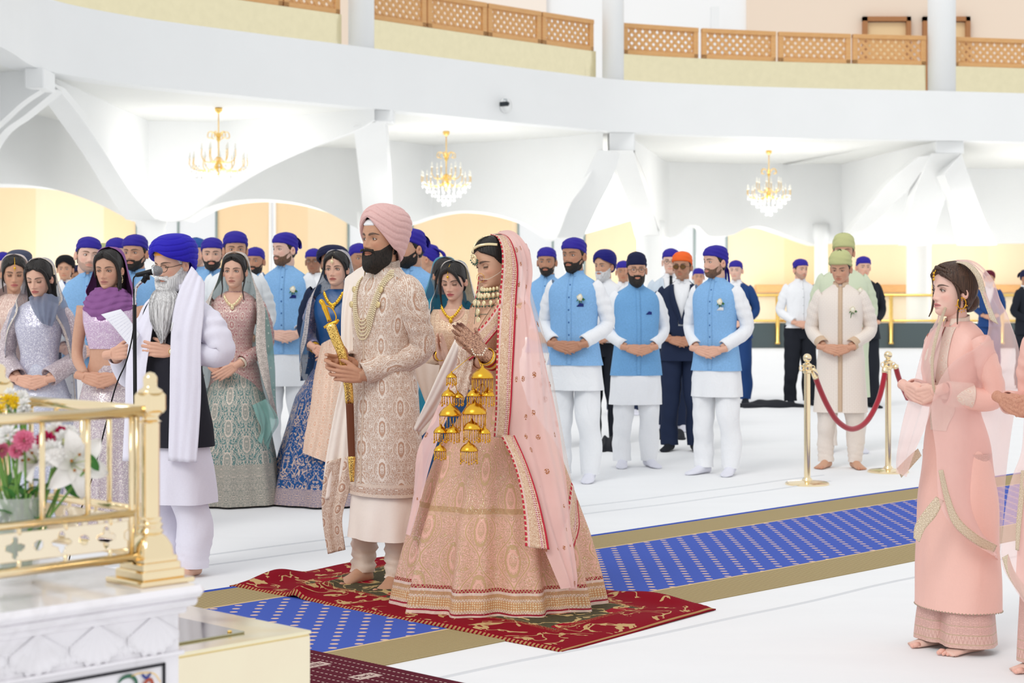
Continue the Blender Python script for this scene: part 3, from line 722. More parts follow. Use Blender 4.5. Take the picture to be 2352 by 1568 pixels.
# ---------- rope posts ----------
def rope_post(px, py, lab, hh=.99):
    g_ = G(px, py); t = thing('rope_post', lab, 'rope post', g_, 0, 'gilt posts of the rope barrier')
    m = MB(); m.lathe([(.165, 0), (.165, .012), (.15, .02), (.04, .032), (.03, .05)], 40); m.build('base', M_brass, t, smooth='auto')
    m = MB(); m.lathe([(.024, .04), (.024, hh - .09)], 24); m.build('pole', M_brass, t, smooth='auto')
    m = MB(); m.lathe([(.024, hh - .1), (.034, hh - .095), (.034, hh - .075), (.027, hh - .07), (.03, hh - .05), (.036, hh - .045), (.036, hh - .03), (.018, hh - .02), (.018, hh - .01)], 24); m.build('collar', M_brass, t, smooth='auto')
    m = MB(); m.ball((0, 0, hh + .018), .033, 14); m.build('finial', M_brass, t)
    m = MB(); a = np.linspace(0, 2 * PI, 16)
    for s_ in (-1, 1): m.tube(np.stack([s_ * .045 + .014 * np.cos(a), np.zeros(16), hh - .06 + .02 * np.sin(a)], 1), .004, 6)
    m.build('hook', M_brass, t); return t
rope_post(1854, 1112, 'gilt rope post, the nearer one left of the man in the cream sherwani', (1112 - 812) * (CAMH / (1112 - 660)) - .05)
rope_post(2040, 1084, 'gilt rope post, the farther one standing behind the pink dressed woman', (1084 - 806) * (CAMH / (1084 - 660)) - .05)
YA, YBp = G(1854, 1112)[1], G(2040, 1084)[1]
M_vel = plain('red_velvet', 'a50021', .75, sheen=.6)
def rope(pts, lab):
    t = thing('velvet_rope', lab, 'rope', pts[0]); P = cr(np.array(pts) - pts[0], 50); m = MB(); m.tube(P[3:-3] if len(pts) > 3 else P[3:], .022, 14); m.build('velvet_cord', M_vel, t)
    m = MB(); m.tube(P[:5], [.012, .022, .026, .026, .024], 14); m.build('end_cap', M_brass, t)
    if len(pts) > 3: m = MB(); m.tube(P[-5:], [.024, .026, .026, .022, .012], 14); m.build('end_cap', M_brass, t)
mix_ = lambda t: YA + (YBp - YA) * t
rope([W(1868, 846, YA), W(1878, 880, mix_(.1)), W(1900, 930, mix_(.25)), W(1925, 968, mix_(.4)), W(1957, 985, mix_(.55)), W(1990, 968, mix_(.7)), W(2017, 920, mix_(.85)), W(2030, 870, mix_(.95)), W(2034, 838, YBp)], 'red velvet rope sagging between the two gilt posts')
rope([W(2056, 838, YBp), W(2066, 872, YBp + .1), W(2085, 915, YBp + .3)], 'red velvet rope leading from the far post behind the pink dressed woman')
YC_, XC_ = YBp, 0
# ---------- dark coats lying on the floor ----------
M_coat = plain('black_cloth', '1b1d24', .85)
def coat(lab, px, py, L, Wd, h, seed, rz=0.1):
    g_ = G(px, py); n = 40; X = []
    for v in np.linspace(-1, 1, 18):
        row = []
        for u in np.linspace(-1, 1, n):
            e = max(0, 1 - (abs(u) ** 3 + abs(v) ** 3)); ed = 1 + .12 * math.sin(u * 5 + seed) + .1 * math.sin(v * 4 + seed * 2)
            z = h * (.6 + .3 * math.sin(u * 4 + v * 2 + seed) + .1 * math.sin(u * 8 - v * 4)) * e ** .5
            row.append((u * L / 2 * ed, v * Wd / 2 * (1 + .15 * math.sin(u * 6 + seed)), max(.006, z + .01) if e > 0 else .0))
        X.append(row)
    m = MB(); m.grid(np.array(X)); o = m.build('folded_coat', M_coat); o.location = tuple(g_ + [0, 0, .002]); o.rotation_euler = (0, 0, rz); tag(o, lab, 'coat'); return o
coat('crumpled black cloth lying on the white floor beside the navy suited man', 1768, 932, .85, .7, .07, 1)
coat('small black cloth lying on the floor behind the navy patka man', 1402, 1032, .22, .5, .12, 2)
coat('black cloth heap on the floor right behind the orange bandana man', 1530, 1002, .3, .8, .1, 5)
# ================= people =================
# skin: colour comes from the body itself (lips, brows, stubble are their own colours)
def mat_skin():
    n = Nd('skin', .48); a = n.n.new('ShaderNodeVertexColor'); a.layer_name = 'Col'
    f = n.noise(n.ob(), 60, 3)
    n.set(col=n.mix(.10, a.outputs[0], n.mix(f, (.38, .10, .05), (1, .72, .5))), spec=.35, sss=.06)
    n.b.inputs['Subsurface Radius'].default_value = (.01, .004, .002)
    n.bump(f, .05, .001); return n.m
M_skin = mat_skin()
TONE = dict(pale=(.80, .53, .42), fair=(.74, .45, .33), lightbrown=(.62, .34, .22), brown=(.47, .235, .14), deep=(.30, .135, .08), pink=(.86, .57, .48))
def mat_hair(name, c1, c2, rough=.45, sc=(220, 220, 12), bst=.6):
    n = Nd(name, rough); o = n.ob(); f = n.noise(n.scale(o, sc), 1.0, 3)
    n.set(col=n.mix(n.step(f, .35, .65), c1, c2), spec=.4); n.bump(f, bst, .003); return n.m
M_hblack = mat_hair('black_hair', (.006, .005, .005), (.022, .016, .013)); M_hbrown = mat_hair('brown_hair', (.03, .014, .008), (.10, .05, .03))
M_bblack = mat_hair('black_beard', (.006, .005, .004), (.03, .02, .015), .7, (260, 260, 60)); M_bbrown = mat_hair('brown_beard', (.10, .05, .03), (.22, .12, .07), .7, (260, 260, 60))
M_bgrey = mat_hair('grey_beard', (.46, .45, .45), (.90, .89, .88), .7, (300, 300, 14), .9)
def wrinkled(name, col, rough=.7, st=.35, sc=9, weave=.12, sheen=0.0, spec=.2):
    if name in MATS: return MATS[name]
    n = Nd(name, rough); o = n.ob(); c = lin(col) if isinstance(col, str) else col
    f = n.noise(n.scale(o, (1, 1, .55)), sc, 4, .8); g = n.add(n.noise(n.scale(o, (500, 500, 60)), 1.0, 1), n.noise(n.scale(o, (60, 60, 500)), 1.0, 1))
    n.bump(n.add(f, n.mul(g, weave * .12)), st, .02)
    n.set(col=n.mix(n.mul(n.step(g, .7, 1.3), weave), c, tuple(x * .72 for x in c)), spec=spec, sheen=sheen); MATS[name] = n.m; return n.m
M_kurta = wrinkled('white_cotton', 'f3f4f6', .75, .9, 9); M_blue = wrinkled('sky_blue_linen', '90c1f0', .7, .45, 7, .8)
M_blueb = wrinkled('mid_blue_linen', '7ab1e2', .7, .45, 7, .8)
M_navy = wrinkled('navy_wool', '1f2a44', .75, .2, 6, .2); M_blacks = wrinkled('black_wool', '20232b', .8, .2, 6, .2); M_bluesuit = wrinkled('blue_wool', '24457c', .75, .2, 6, .2)
M_sock = wrinkled('white_sock', 'e6e6f0', .85, .3, 30); M_ramal = wrinkled('royal_blue_scarf', '322896', .65, .3, 14); M_ramal2 = wrinkled('dark_navy_scarf', '191d40', .7, .3, 14)
M_green = wrinkled('pistachio_cloth', 'c2c48c', .7, .3, 12); M_orange = wrinkled('orange_scarf', 'f0682a', .65, .3, 14); M_greycap = wrinkled('slate_scarf', '4a4f63', .7, .3, 14)

# ---------- head ----------
HT = np.array([  # z, half width, front y, back y
    (.1185, .004, .008, .020), (.1165, .022, -.012, .042), (.112, .037, -.032, .060), (.102, .053, -.055, .078), (.086, .065, -.073, .090), (.066, .0715, -.0845, .0965),
    (.04, .0745, -.090, .1005), (.015, .0745, -.0895, .1005), (0, .073, -.088, .098), (-.02, .070, -.086, .092), (-.04, .0665, -.0855, .082), (-.06, .062, -.085, .066),
    (-.08, .054, -.0845, .045), (-.095, .0445, -.082, .026), (-.106, .034, -.077, .010), (-.1135, .021, -.066, -.006), (-.1165, .006, -.045, -.022)])
def headgrid(lod, fem=False):
    R = (96, 62, 36)[lod]; n = (104, 68, 40)[lod]
    zs = .1185 - .235 * np.linspace(0, 1, R); zs = np.clip(zs, -.1165, .1185)
    T = HT[::-1]; w = np.interp(zs, T[:, 0], T[:, 1]); f = np.interp(zs, T[:, 0], T[:, 2]); b = np.interp(zs, T[:, 0], T[:, 3])
    def sm(v):
        for _ in range(2): v[1:-1] = (v[:-2] + 2 * v[1:-1] + v[2:]) / 4
        return v
    w, f, b = sm(w), sm(f), sm(b)
    if fem: w = w * (.96 - .06 * sst(-zs, .03, .11)); f = f + .002
    t = np.linspace(-PI, PI, n, endpoint=False); a = t - .42 * np.sin(t)      # denser at the face
    s, c = np.sin(a)[None], np.cos(a)[None]; p = 2.25
    sx = np.sign(s) * np.abs(s) ** (2 / p); cx = np.sign(c) * np.abs(c) ** (2 / p)
    x = w[:, None] * sx; y = np.where(c > 0, f[:, None] * cx, -b[:, None] * cx); z = np.tile(zs[:, None], (1, n)).copy()
    # pull the under-jaw: front of low rings keeps, sides taper toward the ear
    fr = sst(-y, .01, .05); ax = np.abs(x)
    dy = np.zeros_like(x); dx = np.zeros_like(x)
    k = .86 if fem else 1.0
    nA = np.interp(zs, [-.052, -.047, -.042, -.036, -.026, -.012, .004, .016, .03], [0, .004, .016, .0235, .019, .0125, .0065, .003, 0])[:, None] * k
    nW = np.interp(zs, [-.05, -.038, -.02, 0, .02], [.0125, .0115, .0085, .0075, .010])[:, None] * (.92 if fem else 1)
    dy -= nA * np.exp(-(x / nW) ** 2)
    dy -= .009 * k * gs(ax, .0135, .0058) * gs(z, -.0395, .0065)
    dy += .0115 * gs(ax, .0315, .017) * gs(z, .001, .0125)
    dy += .003 * gs(ax, .017, .008) * gs(z, -.004, .012)
    dy -= (.0018 if fem else .0042) * gs(ax, .028, .020) * gs(z, .0215, .0075)
    dy -= (.004 if fem else .003) * gs(ax, .043, .014) * gs(z, -.026, .014)
    dy += .0022 * gs(x, 0, .0035) * gs(z, -.0545, .005)
    lk = 1.25 if fem else 1.0
    dy -= .0048 * lk * np.exp(-(x / .0195) ** 4) * (gs(z, -.0625, .0042) + 1.15 * gs(z, -.0735, .0050) - .75 * gs(z, -.0675, .0018))
    dy -= .0018 * gs(x, 0, .03) * gs(z, -.066, .014)
    dy += .0035 * gs(x, 0, .018) * gs(z, -.083, .0048)
    dy -= .0055 * gs(x, 0, .017) * gs(z, -.098, .0095)
    dy += .004 * gs(ax, .036, .013) * gs(z, -.062, .02)      # cheeks hollow beside the mouth
    y = y + dy * fr
    return np.stack([x, y, z], -1)
def hcol(P, tone, brow, stub=0.0, lips=None, brow_w=1.0, liner=False):
    x, y, z = P[..., 0], P[..., 1], P[..., 2]; ax = np.abs(x); base = np.array(tone)
    Cc = np.tile(base, x.shape + (1,)); front = sst(-y, .03, .055)
    def mixin(m, c): nonlocal Cc; m = np.clip(m, 0, 1)[..., None]; Cc = Cc * (1 - m) + np.array(c) * m
    mixin(.35 * gs(ax, .045, .02) * gs(z, -.032, .02) * front, base * [1.12, .72, .7])
    mixin(.3 * gs(x, 0, .013) * gs(z, -.036, .012) * front, base * [1.08, .78, .75])
    if stub > 0: mixin(stub * beardmask(P), base * .28)
    zl = -.0675 + .0015 * np.cos(x / .02 * 1.5)
    hl = .0098 * np.clip(1 - (ax / .0265) ** 2, 0, 1) ** .6
    li = lips if lips is not None else tuple(base * [.92, .55, .52])
    mixin(sst(hl - np.abs(z - zl), -.0012, .0018) * front * .92, li)
    mixin(.85 * gs(z, -.0674 + .001 * 0, .0011) * (ax < .023) * front, base * .18)
    arch = .0195 + .0050 * np.clip(1 - ((ax - .036) / .022) ** 2, -1.2, 1) - .04 * np.clip(ax - .045, 0, 1)
    bw = np.interp(ax, [.009, .015, .034, .054, .060], [0, .0044, .0040, .0017, 0]) * brow_w
    mixin(sst(bw - np.abs(z - arch), -.0012, .0012) * (bw > 0) * front * .93, brow)
    mixin(.55 * gs(ax, .0075, .0026) * gs(z, -.0455, .0022) * front, base * .2)
    if liner: mixin(.6 * gs(ax, .034, .013) * gs(z, .009, .007) * front, (.22, .08, .045))
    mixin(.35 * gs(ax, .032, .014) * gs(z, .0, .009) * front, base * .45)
    return Cc
def beardmask(P):
    x, y, z = P[..., 0], P[..., 1], P[..., 2]; ax = np.abs(x)
    zb = np.interp(y, [-.10, -.088, -.078, -.05, -.01, .012, .03], [-.049, -.050, -.058, -.050, -.022, .004, -.03])
    m = sst(zb - z, -.003, .006) * sst(.022 - y, 0, .012)
    mu = sst(.034 - ax, 0, .008) * sst(-.0475 - z, -.001, .003) * sst(z + .0605, -.001, .002) * sst(-y, .05, .07)
    lip = 1 - sst(1 - ((ax / .0245) ** 2 + ((z + .0675) / .0098) ** 2), -.25, .05)
    fr = sst(-y, .05, .065)
    m = m * (1 - fr * (1 - lip)); return np.clip(np.maximum(m, mu * np.where(lip > .2, 1, lip)), 0, 1)
def normals(P):
    a = np.roll(P, -1, 1) - np.roll(P, 1, 1); b = np.gradient(P, axis=0); n = np.cross(b, a); l = np.linalg.norm(n, axis=-1, keepdims=True)
    n = n / (l + 1e-9); c = P - P.mean((0, 1)); s = np.sign((n * c).sum(-1, keepdims=True)); return n * np.where(s == 0, 1, s)
def shell(mb, P, N, mask, off, down=None, mat=0, thr=.02):
    Q = P + N * (np.asarray(off) * mask - .002 * (1 - mask))[..., None]
    if down is not None: Q = Q + down * mask[..., None]
    R, n = mask.shape; mm = np.maximum(np.maximum(mask[:-1], mask[1:]), np.maximum(np.roll(mask, -1, 1)[:-1], np.roll(mask, -1, 1)[1:]))
    mb.grid(Q, True, None, mat, keep=mm > thr)
def hairmask(P, low=0.0, dropz=-.07):
    y, z = P[..., 1], P[..., 2]; ax = np.abs(P[..., 0])
    zl = np.interp(y, [-.095, -.075, -.055, -.035, -.015, .015, .03, .1], [.082, .066, .05, .035, .005, -.02, dropz, dropz]) + low
    zl = zl + .012 * sst(ax, .03, .0) * (y < -.05)
    return sst(z - zl, -.002, .005)
def capmask(P, zf=.052, zs=.03, zb=-.05):
    y, z = P[..., 1], P[..., 2]; zl = np.interp(y, [-.1, -.05, .02, .06, .1], [zf, (zf * .7 + zs * .3), zs * .5 + .0, (zs + zb) / 2 - .01, zb]); return sst(z - zl, -.0015, .003)

# ---------- hands: built once per pose, fused to one skin, then copied into each body ----------
def fuse(mb, vox=.0028, it=4):
    o = mb.build('tmp', M_skin); md = o.modifiers.new('r', 'REMESH'); md.mode = 'VOXEL'; md.voxel_size = vox
    m2 = o.modifiers.new('s', 'SMOOTH'); m2.iterations = it; m2.factor = .5
    dg = bpy.context.evaluated_depsgraph_get(); me = bpy.data.meshes.new_from_object(o.evaluated_get(dg))
    V = np.empty(len(me.vertices) * 3, np.float32); me.vertices.foreach_get('co', V); F = [tuple(p.vertices) for p in me.polygons]
    om = o.data; bpy.data.objects.remove(o); bpy.data.meshes.remove(om); bpy.data.meshes.remove(me); return V.reshape(-1, 3).astype(float), F
def hand(mb, w, f, t, curl=(.3, .3, .3, .3), spread=.12, thumb=(.6, .75, .3), tcurl=.3, k=1.0, arm=.07, side=1, vec=None):
    """w wrist point, f finger direction, t towards the thumb side; palm faces cross(f,t)."""
    w = np.array(w, float); f = nrm(f); t = nrm(np.array(t) - f * np.dot(t, f)); p = np.cross(f, t) * side
    q = lambda a, b, c: w + (f * a + t * b + p * c) * k
    if arm: mb.tube([q(-arm, 0, 0), q(-arm * .5, 0, 0), q(0, 0, 0)], np.array([.026, .025, .025]) * k, 12)
    bases = [(.092, .028, 0), (.096, .0085, -.001), (.092, -.011, 0), (.084, -.029, .002)]; ln = [(.040, .025, .021), (.045, .028, .022), (.042, .026, .022), (.033, .020, .019)]
    for b in bases: mb.tube([q(-.01, b[1] * .5, 0), q(.03, b[1] * .85, 0), q(.07, b[1], -.001), q(*b)], np.array([.019, .0155, .0125, .0098]) * k, 10)
    mb.tube([q(.01, .018, .004), q(.04, .022, .006), q(.07, .01, .006), q(.08, -.02, .006)], np.array([.016, .016, .011, .010]) * k, 10)
    mb.tube([q(.01, -.018, .005), q(.045, -.024, .006), q(.075, -.026, .004)], np.array([.015, .0145, .011]) * k, 10)
    for i, (b, L) in enumerate(zip(bases, ln)):
        c = curl[i]; cc = c if np.ndim(c) else (c, c * 1.15, c * .7); a = 0; P = [q(*b)]; s_ = (1.5 - i) * spread
        for j, l in enumerate(L):
            a += cc[j]; d = f * math.cos(a) + p * math.sin(a) + t * s_ * math.cos(a); P.append(P[-1] + nrm(d) * l * k)
        mb.tube(P, np.array([.0098, .0092, .0082, .0066]) * k * (.9 if i == 3 else 1), 10)
        mb.ball(P[-1], .0066 * k, 5)
    d = nrm(f * thumb[0] + t * thumb[1] + p * thumb[2]); P = [q(.014, .016, .006), q(.034, .034, .010)]
    P.append(P[-1] + d * .034 * k); d2 = nrm(d + f * tcurl + p * tcurl * .6 - t * tcurl * .8); P.append(P[-1] + d2 * .028 * k)
    mb.tube(P, np.array([.017, .0135, .0108, .0085]) * k, 10); mb.ball(P[-1], .0085 * k, 5)
HANDC = {}
def pose_hands(kind):
    if kind in HANDC: return HANDC[kind]
    m = MB()
    if kind == 'clasp':      # fingers laced in front, origin between the palms; wrists at (+-.085, .03, .03)
        hand(m, (-.088, .035, .022), (.93, -.28, -.20), (.2, .25, .95), ((.35, .9, .5),) * 4, .02, (.75, .2, .1), .25, .98, side=-1)
        hand(m, (.088, .030, .020), (-.93, -.22, -.22), (-.2, .1, .95), ((.5, 1.0, .55),) * 4, .02, (.8, .2, .25), .25, .98)
    elif kind == 'cover':    # one hand laid over the other
        hand(m, (-.085, .03, .03), (.85, -.2, -.5), (.5, .2, .85), ((.5, .8, .5),) * 4, .02, (.8, .3, .1), .25, .98, side=-1)
        hand(m, (.075, -.005, .03), (-.85, -.25, -.5), (-.5, .0, .85), ((.25, .5, .4),) * 4, .05, (.8, .35, .2), .2, .98)
    elif kind == 'namaste':  # palms together, fingers up and forward; wrists at origin sides
        for s in (-1, 1):
            a = MB(); hand(a, (.016, .0, 0), (.0, -.30, .95), (.0, .95, .30), ((.02, .03, .02),) * 4, .02, (.75, .55, .12), .1, .98)
            V = np.concatenate(a.V); 
            # the palm of this hand must face x = 0
            V = V - [0, 0, 0]; fl = 1
            pdir = np.cross(nrm((0, -.3, .95)), nrm((0, .95, .30)))[0]
            if pdir > 0: V[:, 0] = .032 - V[:, 0]
            V[:, 0] *= s
            m.raw(V, [f if s > 0 else f[::-1] for f in a.F])
    elif kind == 'loose':    # single open relaxed hand pointing -y
        hand(m, (0, 0, 0), (0, -1, 0), (0, 0, 1), ((.3, .4, .3), (.35, .45, .3), (.4, .5, .3), (.45, .5, .3)), .08, (.7, .5, .45), .2)
    HANDC[kind] = fuse(m); return HANDC[kind]
def rotm(z=0, x=0, y=0): return np.array(Euler((x, y, z), 'ZXY').to_matrix()) if False else np.array((Matrix.Rotation(z, 3, 'Z') @ Matrix.Rotation(x, 3, 'X') @ Matrix.Rotation(y, 3, 'Y')))

# ---------- rings of cloth ----------
def loftz(mb, tb, n=56, rows=40, fold=None, ex=2.3, mat=0, seed=0, wr=0.0, wf=18, a0=-PI, a1=PI, col=None, uvs=None, smooth=True, cx=None, capt=False, capb=False):
    tb = np.asarray(tb, float); tb = tb[np.argsort(-tb[:, 0])]; zs = np.linspace(tb[0, 0], tb[-1, 0], rows)
    w, f, b = [np.interp(-zs, -tb[:, 0], tb[:, k]) for k in (1, 2, 3)]; xc = np.interp(-zs, -tb[:, 0], tb[:, 4]) if tb.shape[1] > 4 else 0 * zs
    for v in (w, f, b):
        for _ in range(max(1, rows // 20)): v[1:-1] = (v[:-2] + 2 * v[1:-1] + v[2:]) / 4
    full = abs(a1 - a0 - 2 * PI) < 1e-6; a = np.linspace(a0, a1, n, endpoint=not full)
    if not full and np.ndim(a0) == 0: pass
    s, c = np.sin(a)[None], np.cos(a)[None]; sx = np.sign(s) * np.abs(s) ** (2 / ex); cc = np.sign(c) * np.abs(c) ** (2 / ex)
    yc = (f + b) / 2; h = (b - f) / 2
    g = 1 + (fold(a[None], zs[:, None]) if fold is not None else 0)
    X = np.stack([xc[:, None] + w[:, None] * sx * g, yc[:, None] - h[:, None] * cc * g, np.tile(zs[:, None], (1, n))], -1)
    if wr:
        d = pn(X * [1, 1, .8], wf, seed) * wr; r = X - np.stack([xc, yc, zs], -1)[:, None]; r[..., 2] = 0; r /= np.linalg.norm(r, axis=-1, keepdims=True) + 1e-9; X = X + r * d[..., None]
    per = 2 * PI * .22 if uvs is None else uvs
    uu = np.linspace(a0, a1, n + 1 if full else n) / (2 * PI) * per; uv = np.stack([np.tile(uu, (rows, 1)), np.tile(zs[:, None], (1, len(uu)))], -1)
    mb.grid(X, full, uv, mat, col, cap=(capt, capb)); return X
def pleats(k, amp, ztop, zbot, ph=0.0, k2=0, amp2=0):
    return lambda a, z: (amp * np.sin(a * k + ph + .6 * np.sin(a * 2 + ph)) + amp2 * np.sin(a * k2 + 2 * ph)) * sst(ztop - z, 0, ztop - zbot)
def sleeve(mb, pts, rr, mat=0, n=20, m=44, wr=.004, seed=0, wf=26, cap=True, uvs=True):
    P = cr(pts, m); R = np.interp(np.linspace(0, 1, m), np.linspace(0, 1, len(rr)), rr)
    t = MB(); X = t.tube(P, R, n, cap=False, up=(0, -.3, 1)); 
    bend = np.exp(-((np.linspace(0, 1, m) - .5) / .16) ** 2)[:, None]
    d = pn(X, wf * 1.6, seed) * wr * (.4 + .6 * bend) + wr * .38 * np.sin(np.linspace(0, 1, m)[:, None] * 58 + seed + 2.2 * np.sin(np.linspace(0, 2 * PI, n, endpoint=False))[None]) * (.2 + bend)
    X = X + nrm3(X - P[:, None]) * d[..., None]
    L = np.concatenate([[0], np.cumsum(np.linalg.norm(np.diff(P, axis=0), axis=1))]); aa = np.linspace(0, 2 * PI, n + 1)
    uv = np.stack([R.mean() * aa[None] + 0 * L[:, None], np.tile(L[:, None], (1, n + 1))], -1)
    if cap: # turned-in cuff so the sleeve end has thickness
        c = P[-1]; e = nrm(P[-1] - P[-2]); X = np.concatenate([X, (c + (X[-1] - c) * .86 )[None], (c + (X[-1] - c) * .8 - e * .05)[None]]); uv = np.concatenate([uv, uv[-1:], uv[-1:]])
    mb.grid(X, True, uv, mat); return X
def nrm3(v): return v / (np.linalg.norm(v, axis=-1, keepdims=True) + 1e-9)

class Person:
    def __init__(s, label, px, ytop, Y, ztop=None, yaw=0, hy=None, pitch=0, roll=0, tone='brown', hw=.012, fem=False, brow=(.02, .012, .01), stub=0, lips=None, liner=False, closed=.0, gaze=0.0, beard=None, lod=None, group=None, feet='bare', browW=1.0, leanx=0.0, foot=None, hsc=1.0, cx=None):
        s.Y = Y; zt = ztop or (CAMH + (HY - ytop) * Y / FPX); s.sc = zt / (1.75 + hw); s.yaw = rad(yaw)
        X = (px - CX) * Y / FPX; s.fem = fem; s.lod = lod if lod is not None else (0 if Y < 10.5 else 1 if Y < 15.2 else 2)
        if cx is not None: X = cx
        s.root = thing('person', label, 'person', (X, Y, 0), s.yaw, group, s.sc)
        s.loc = np.array([X, Y, 0]); s.R = rotm(s.yaw)
        s.HM = rotm(rad(hy if hy is not None else 0), rad(pitch), rad(roll)); s.HC = np.array([0, -.022, 1.632]) + np.array([leanx, 0, 0]); s.hs = hsc
        s.tone = TONE[tone] if isinstance(tone, str) else tone
        s.HG = headgrid(s.lod, fem); s.HN = normals(s.HG); s.body = MB(); m = s.body
        m.grid(s.hx(s.HG), True, None, 0, hcol(s.HG, s.tone, brow, stub, lips, browW, liner), cap=(True, True))
        # eyes
        ne = (14, 9, 6)[s.lod]
        for sg in (-1, 1):
            c = np.array([sg * .0315, -.0655, .0005]); r = .0130
            th = np.linspace(0.01, PI - .01, ne * 2); ph = np.linspace(0, 2 * PI, ne * 2, endpoint=False)   # pole along the gaze
            g = rotm(rad(gaze), rad(14 if closed > .3 else 4 * (closed > 0)))
            S = np.stack([np.sin(th)[:, None] * np.cos(ph), -np.cos(th)[:, None] * np.ones_like(ph), np.sin(th)[:, None] * np.sin(ph)], -1)
            cl = np.where(th[:, None] < .19, 0, np.where(th[:, None] < .46, 1, 2)) * np.ones_like(ph).astype(int)
            pal = np.array([(.005, .004, .004), (.045, .02, .01), (.78, .75, .72)]) if closed < .7 else np.tile(np.array(s.tone) * .8, (3, 1))
            m.grid(s.hx(c + (S @ g.T) * r), True, None, 0, pal[cl], cap=(True, False))
            for up in (1, -1):       # lids
                aa = np.linspace(-1.5, 1.5, ne * 2); L_ = []
                op = (.46 - .80 * closed - (.04 if fem else .0)) if up > 0 else (.36 - .02 * closed)
                if up > 0: lo = -.34 + (op + .34) * np.cos(aa * 1.12)
                else: lo = -op * np.cos(aa * 1.05)
                E = np.linspace(0, 1, 7)[:, None]; hi = 1.35 if up > 0 else -1.1
                el = lo[None] * (1 - E) + hi * E; rr_ = r * (1.10 if up > 0 else 1.06)
                Q = np.stack([np.sin(aa)[None] * np.cos(el) * rr_, -np.cos(aa)[None] * np.cos(el) * rr_, np.sin(el) * rr_], -1); Q[..., 0] *= sg
                lc = np.tile(np.array(s.tone) * (.86 if not liner else (.62 if up > 0 else .8)), Q.shape[:2] + (1,)); lc[0] = (.012, .008, .008) if up > 0 else np.array(s.tone) * .35
                if up > 0: lc[1] = np.array(s.tone) * (.22 if liner else .4)
                m.grid(s.hx(c + Q), False, None, 0, lc)
                if up > 0 and fem:   # lashes
                    e0 = c + Q[0]; e1 = e0 + np.array([0, -.0045, -.001 if closed > .5 else .002]) + np.stack([np.sin(aa) * .003 * sg, 0 * aa, 0 * aa], -1); m.grid(s.hx(np.stack([e0, e1])), False, None, 0, (.01, .008, .008))
            # ear
            c2 = np.array([sg * (.073 if fem else .0755), .014, -.010]); n1, n2 = 8, 20; X_ = []; ek = .8 if fem else 1.0
            for i, t in enumerate(np.linspace(0, 1, n1)):
                a = np.linspace(0, 2 * PI, n2, endpoint=False); rr_ = t * (1 - .18 * np.sin(a + .5)) ; dep = .010 * (math.sin(t * PI * .85) ** 2 if t < .95 else .5) + .004
                X_.append(np.stack([c2[0] + sg * (dep + .006 * (np.cos(a) > -2) * t * .6 * (1 + np.cos(a))), c2[1] + .018 * ek * rr_ * np.cos(a), c2[2] + .031 * ek * rr_ * np.sin(a) * (1 + .1 * np.sin(a))], 1))
            X_.append(X_[-1] * [1, .9, .9] + np.array([-sg * .012, c2[1] * .1, c2[2] * .1])); m.grid(s.hx(np.array(X_)), True, None, 0, np.array(s.tone) * [1, .9, .88], cap=(True, False))
        # neck and hidden trunk
        nr = .046 if fem else .056; nc = s.hx(np.array([[0, .018, -.055], [0, .026, -.10]])); k = 24 if s.lod < 2 else 12
        a = np.linspace(-PI, PI, k, endpoint=False)
        P = [nc[0], nc[1], np.array([.0, .008, 1.485]), np.array([0, .012, 1.455]), np.array([0, .01, 1.42]), np.array([0, .01, 1.34]), np.array([0, .0, 1.1]), np.array([0, 0, .92])]
        wx = [nr, nr, nr * 1.08, nr * 1.6, .145 if fem else .165, .13 if fem else .15, .11, .12]; wy = [nr, nr, nr * 1.05, nr * 1.25, .072, .085, .08, .08]
        X_ = np.array([np.stack([p[0] + w_ * np.sin(a), p[1] - h_ * np.cos(a), np.full(k, p[2])], 1) for p, w_, h_ in zip(P, wx, wy)])
        X_ = np.stack([cr(X_[:, j], 24) for j in range(k)], 1); m.grid(X_, True, None, 0, s.tone, cap=(False, True))
        s.feet_kind = feet
    def hx(s, P): return (np.asarray(P) * s.hs) @ s.HM.T + s.HC
    def at(s, px, py, dY=0.0):     # a point of the place in this person's own frame
        return ((W(px, py, s.Y + dY) - s.loc) @ s.R) / s.sc
    def dirw(s, v): return np.asarray(v, float) @ s.R
    def arms(s, L, R, shoulder=.165, r=.036):
        """L/R: list elbow, wrist in local frame"""
        s.arm = {}
        for sg, A in ((1, L), (-1, R)):
            if A is None: continue
            sh = np.array([sg * shoulder, .012, 1.405]); s.arm[sg] = [sh] + [np.array(q, float) for q in A]
            P = cr(s.arm[sg], 16); s.body.tube(P, np.interp(np.linspace(0, 1, 16), [0, .45, .6, 1], [r * 1.25, r * .95, r * .95, .026]), 14, 0, s.tone)
    def stand_clasp(s, kind='clasp', c=(0, -.185, .965), rz=0.0, rx=0.0, nail=None, eo=.232, dz=.06):
        V, F = pose_hands(kind); M_ = rotm(rz, rx); c = np.array(c); s.body.raw(V @ M_.T + c, F, 0, np.array(s.tone) * [1, .92, .9])
        wl = np.array([.088 if kind == 'clasp' else .075, .030, .02]) @ M_.T + c; wr = np.array([-.088, .035, .022]) @ M_.T + c
        ez = (1.405 + c[2]) / 2 - dz; s.arms([(eo, .035, ez), wl + (np.array([eo, .035, ez]) - wl) * .12], [(-eo, .035, ez), wr + (np.array([-eo, .035, ez]) - wr) * .12])
    def one_hand(s, w, f, t, side, elbow=None, curl=(.3, .35, .4, .45), thumb=(.6, .75, .3), tcurl=.3, spread=.1, col=None, k=1.0):
        m = MB(); hand(m, w, f, t, curl, spread, thumb, tcurl, k, side=side); V, F = fuse(m); s.body.raw(V, F, 0, (np.array(s.tone) * [1, .92, .9]) if col is None else col(V))
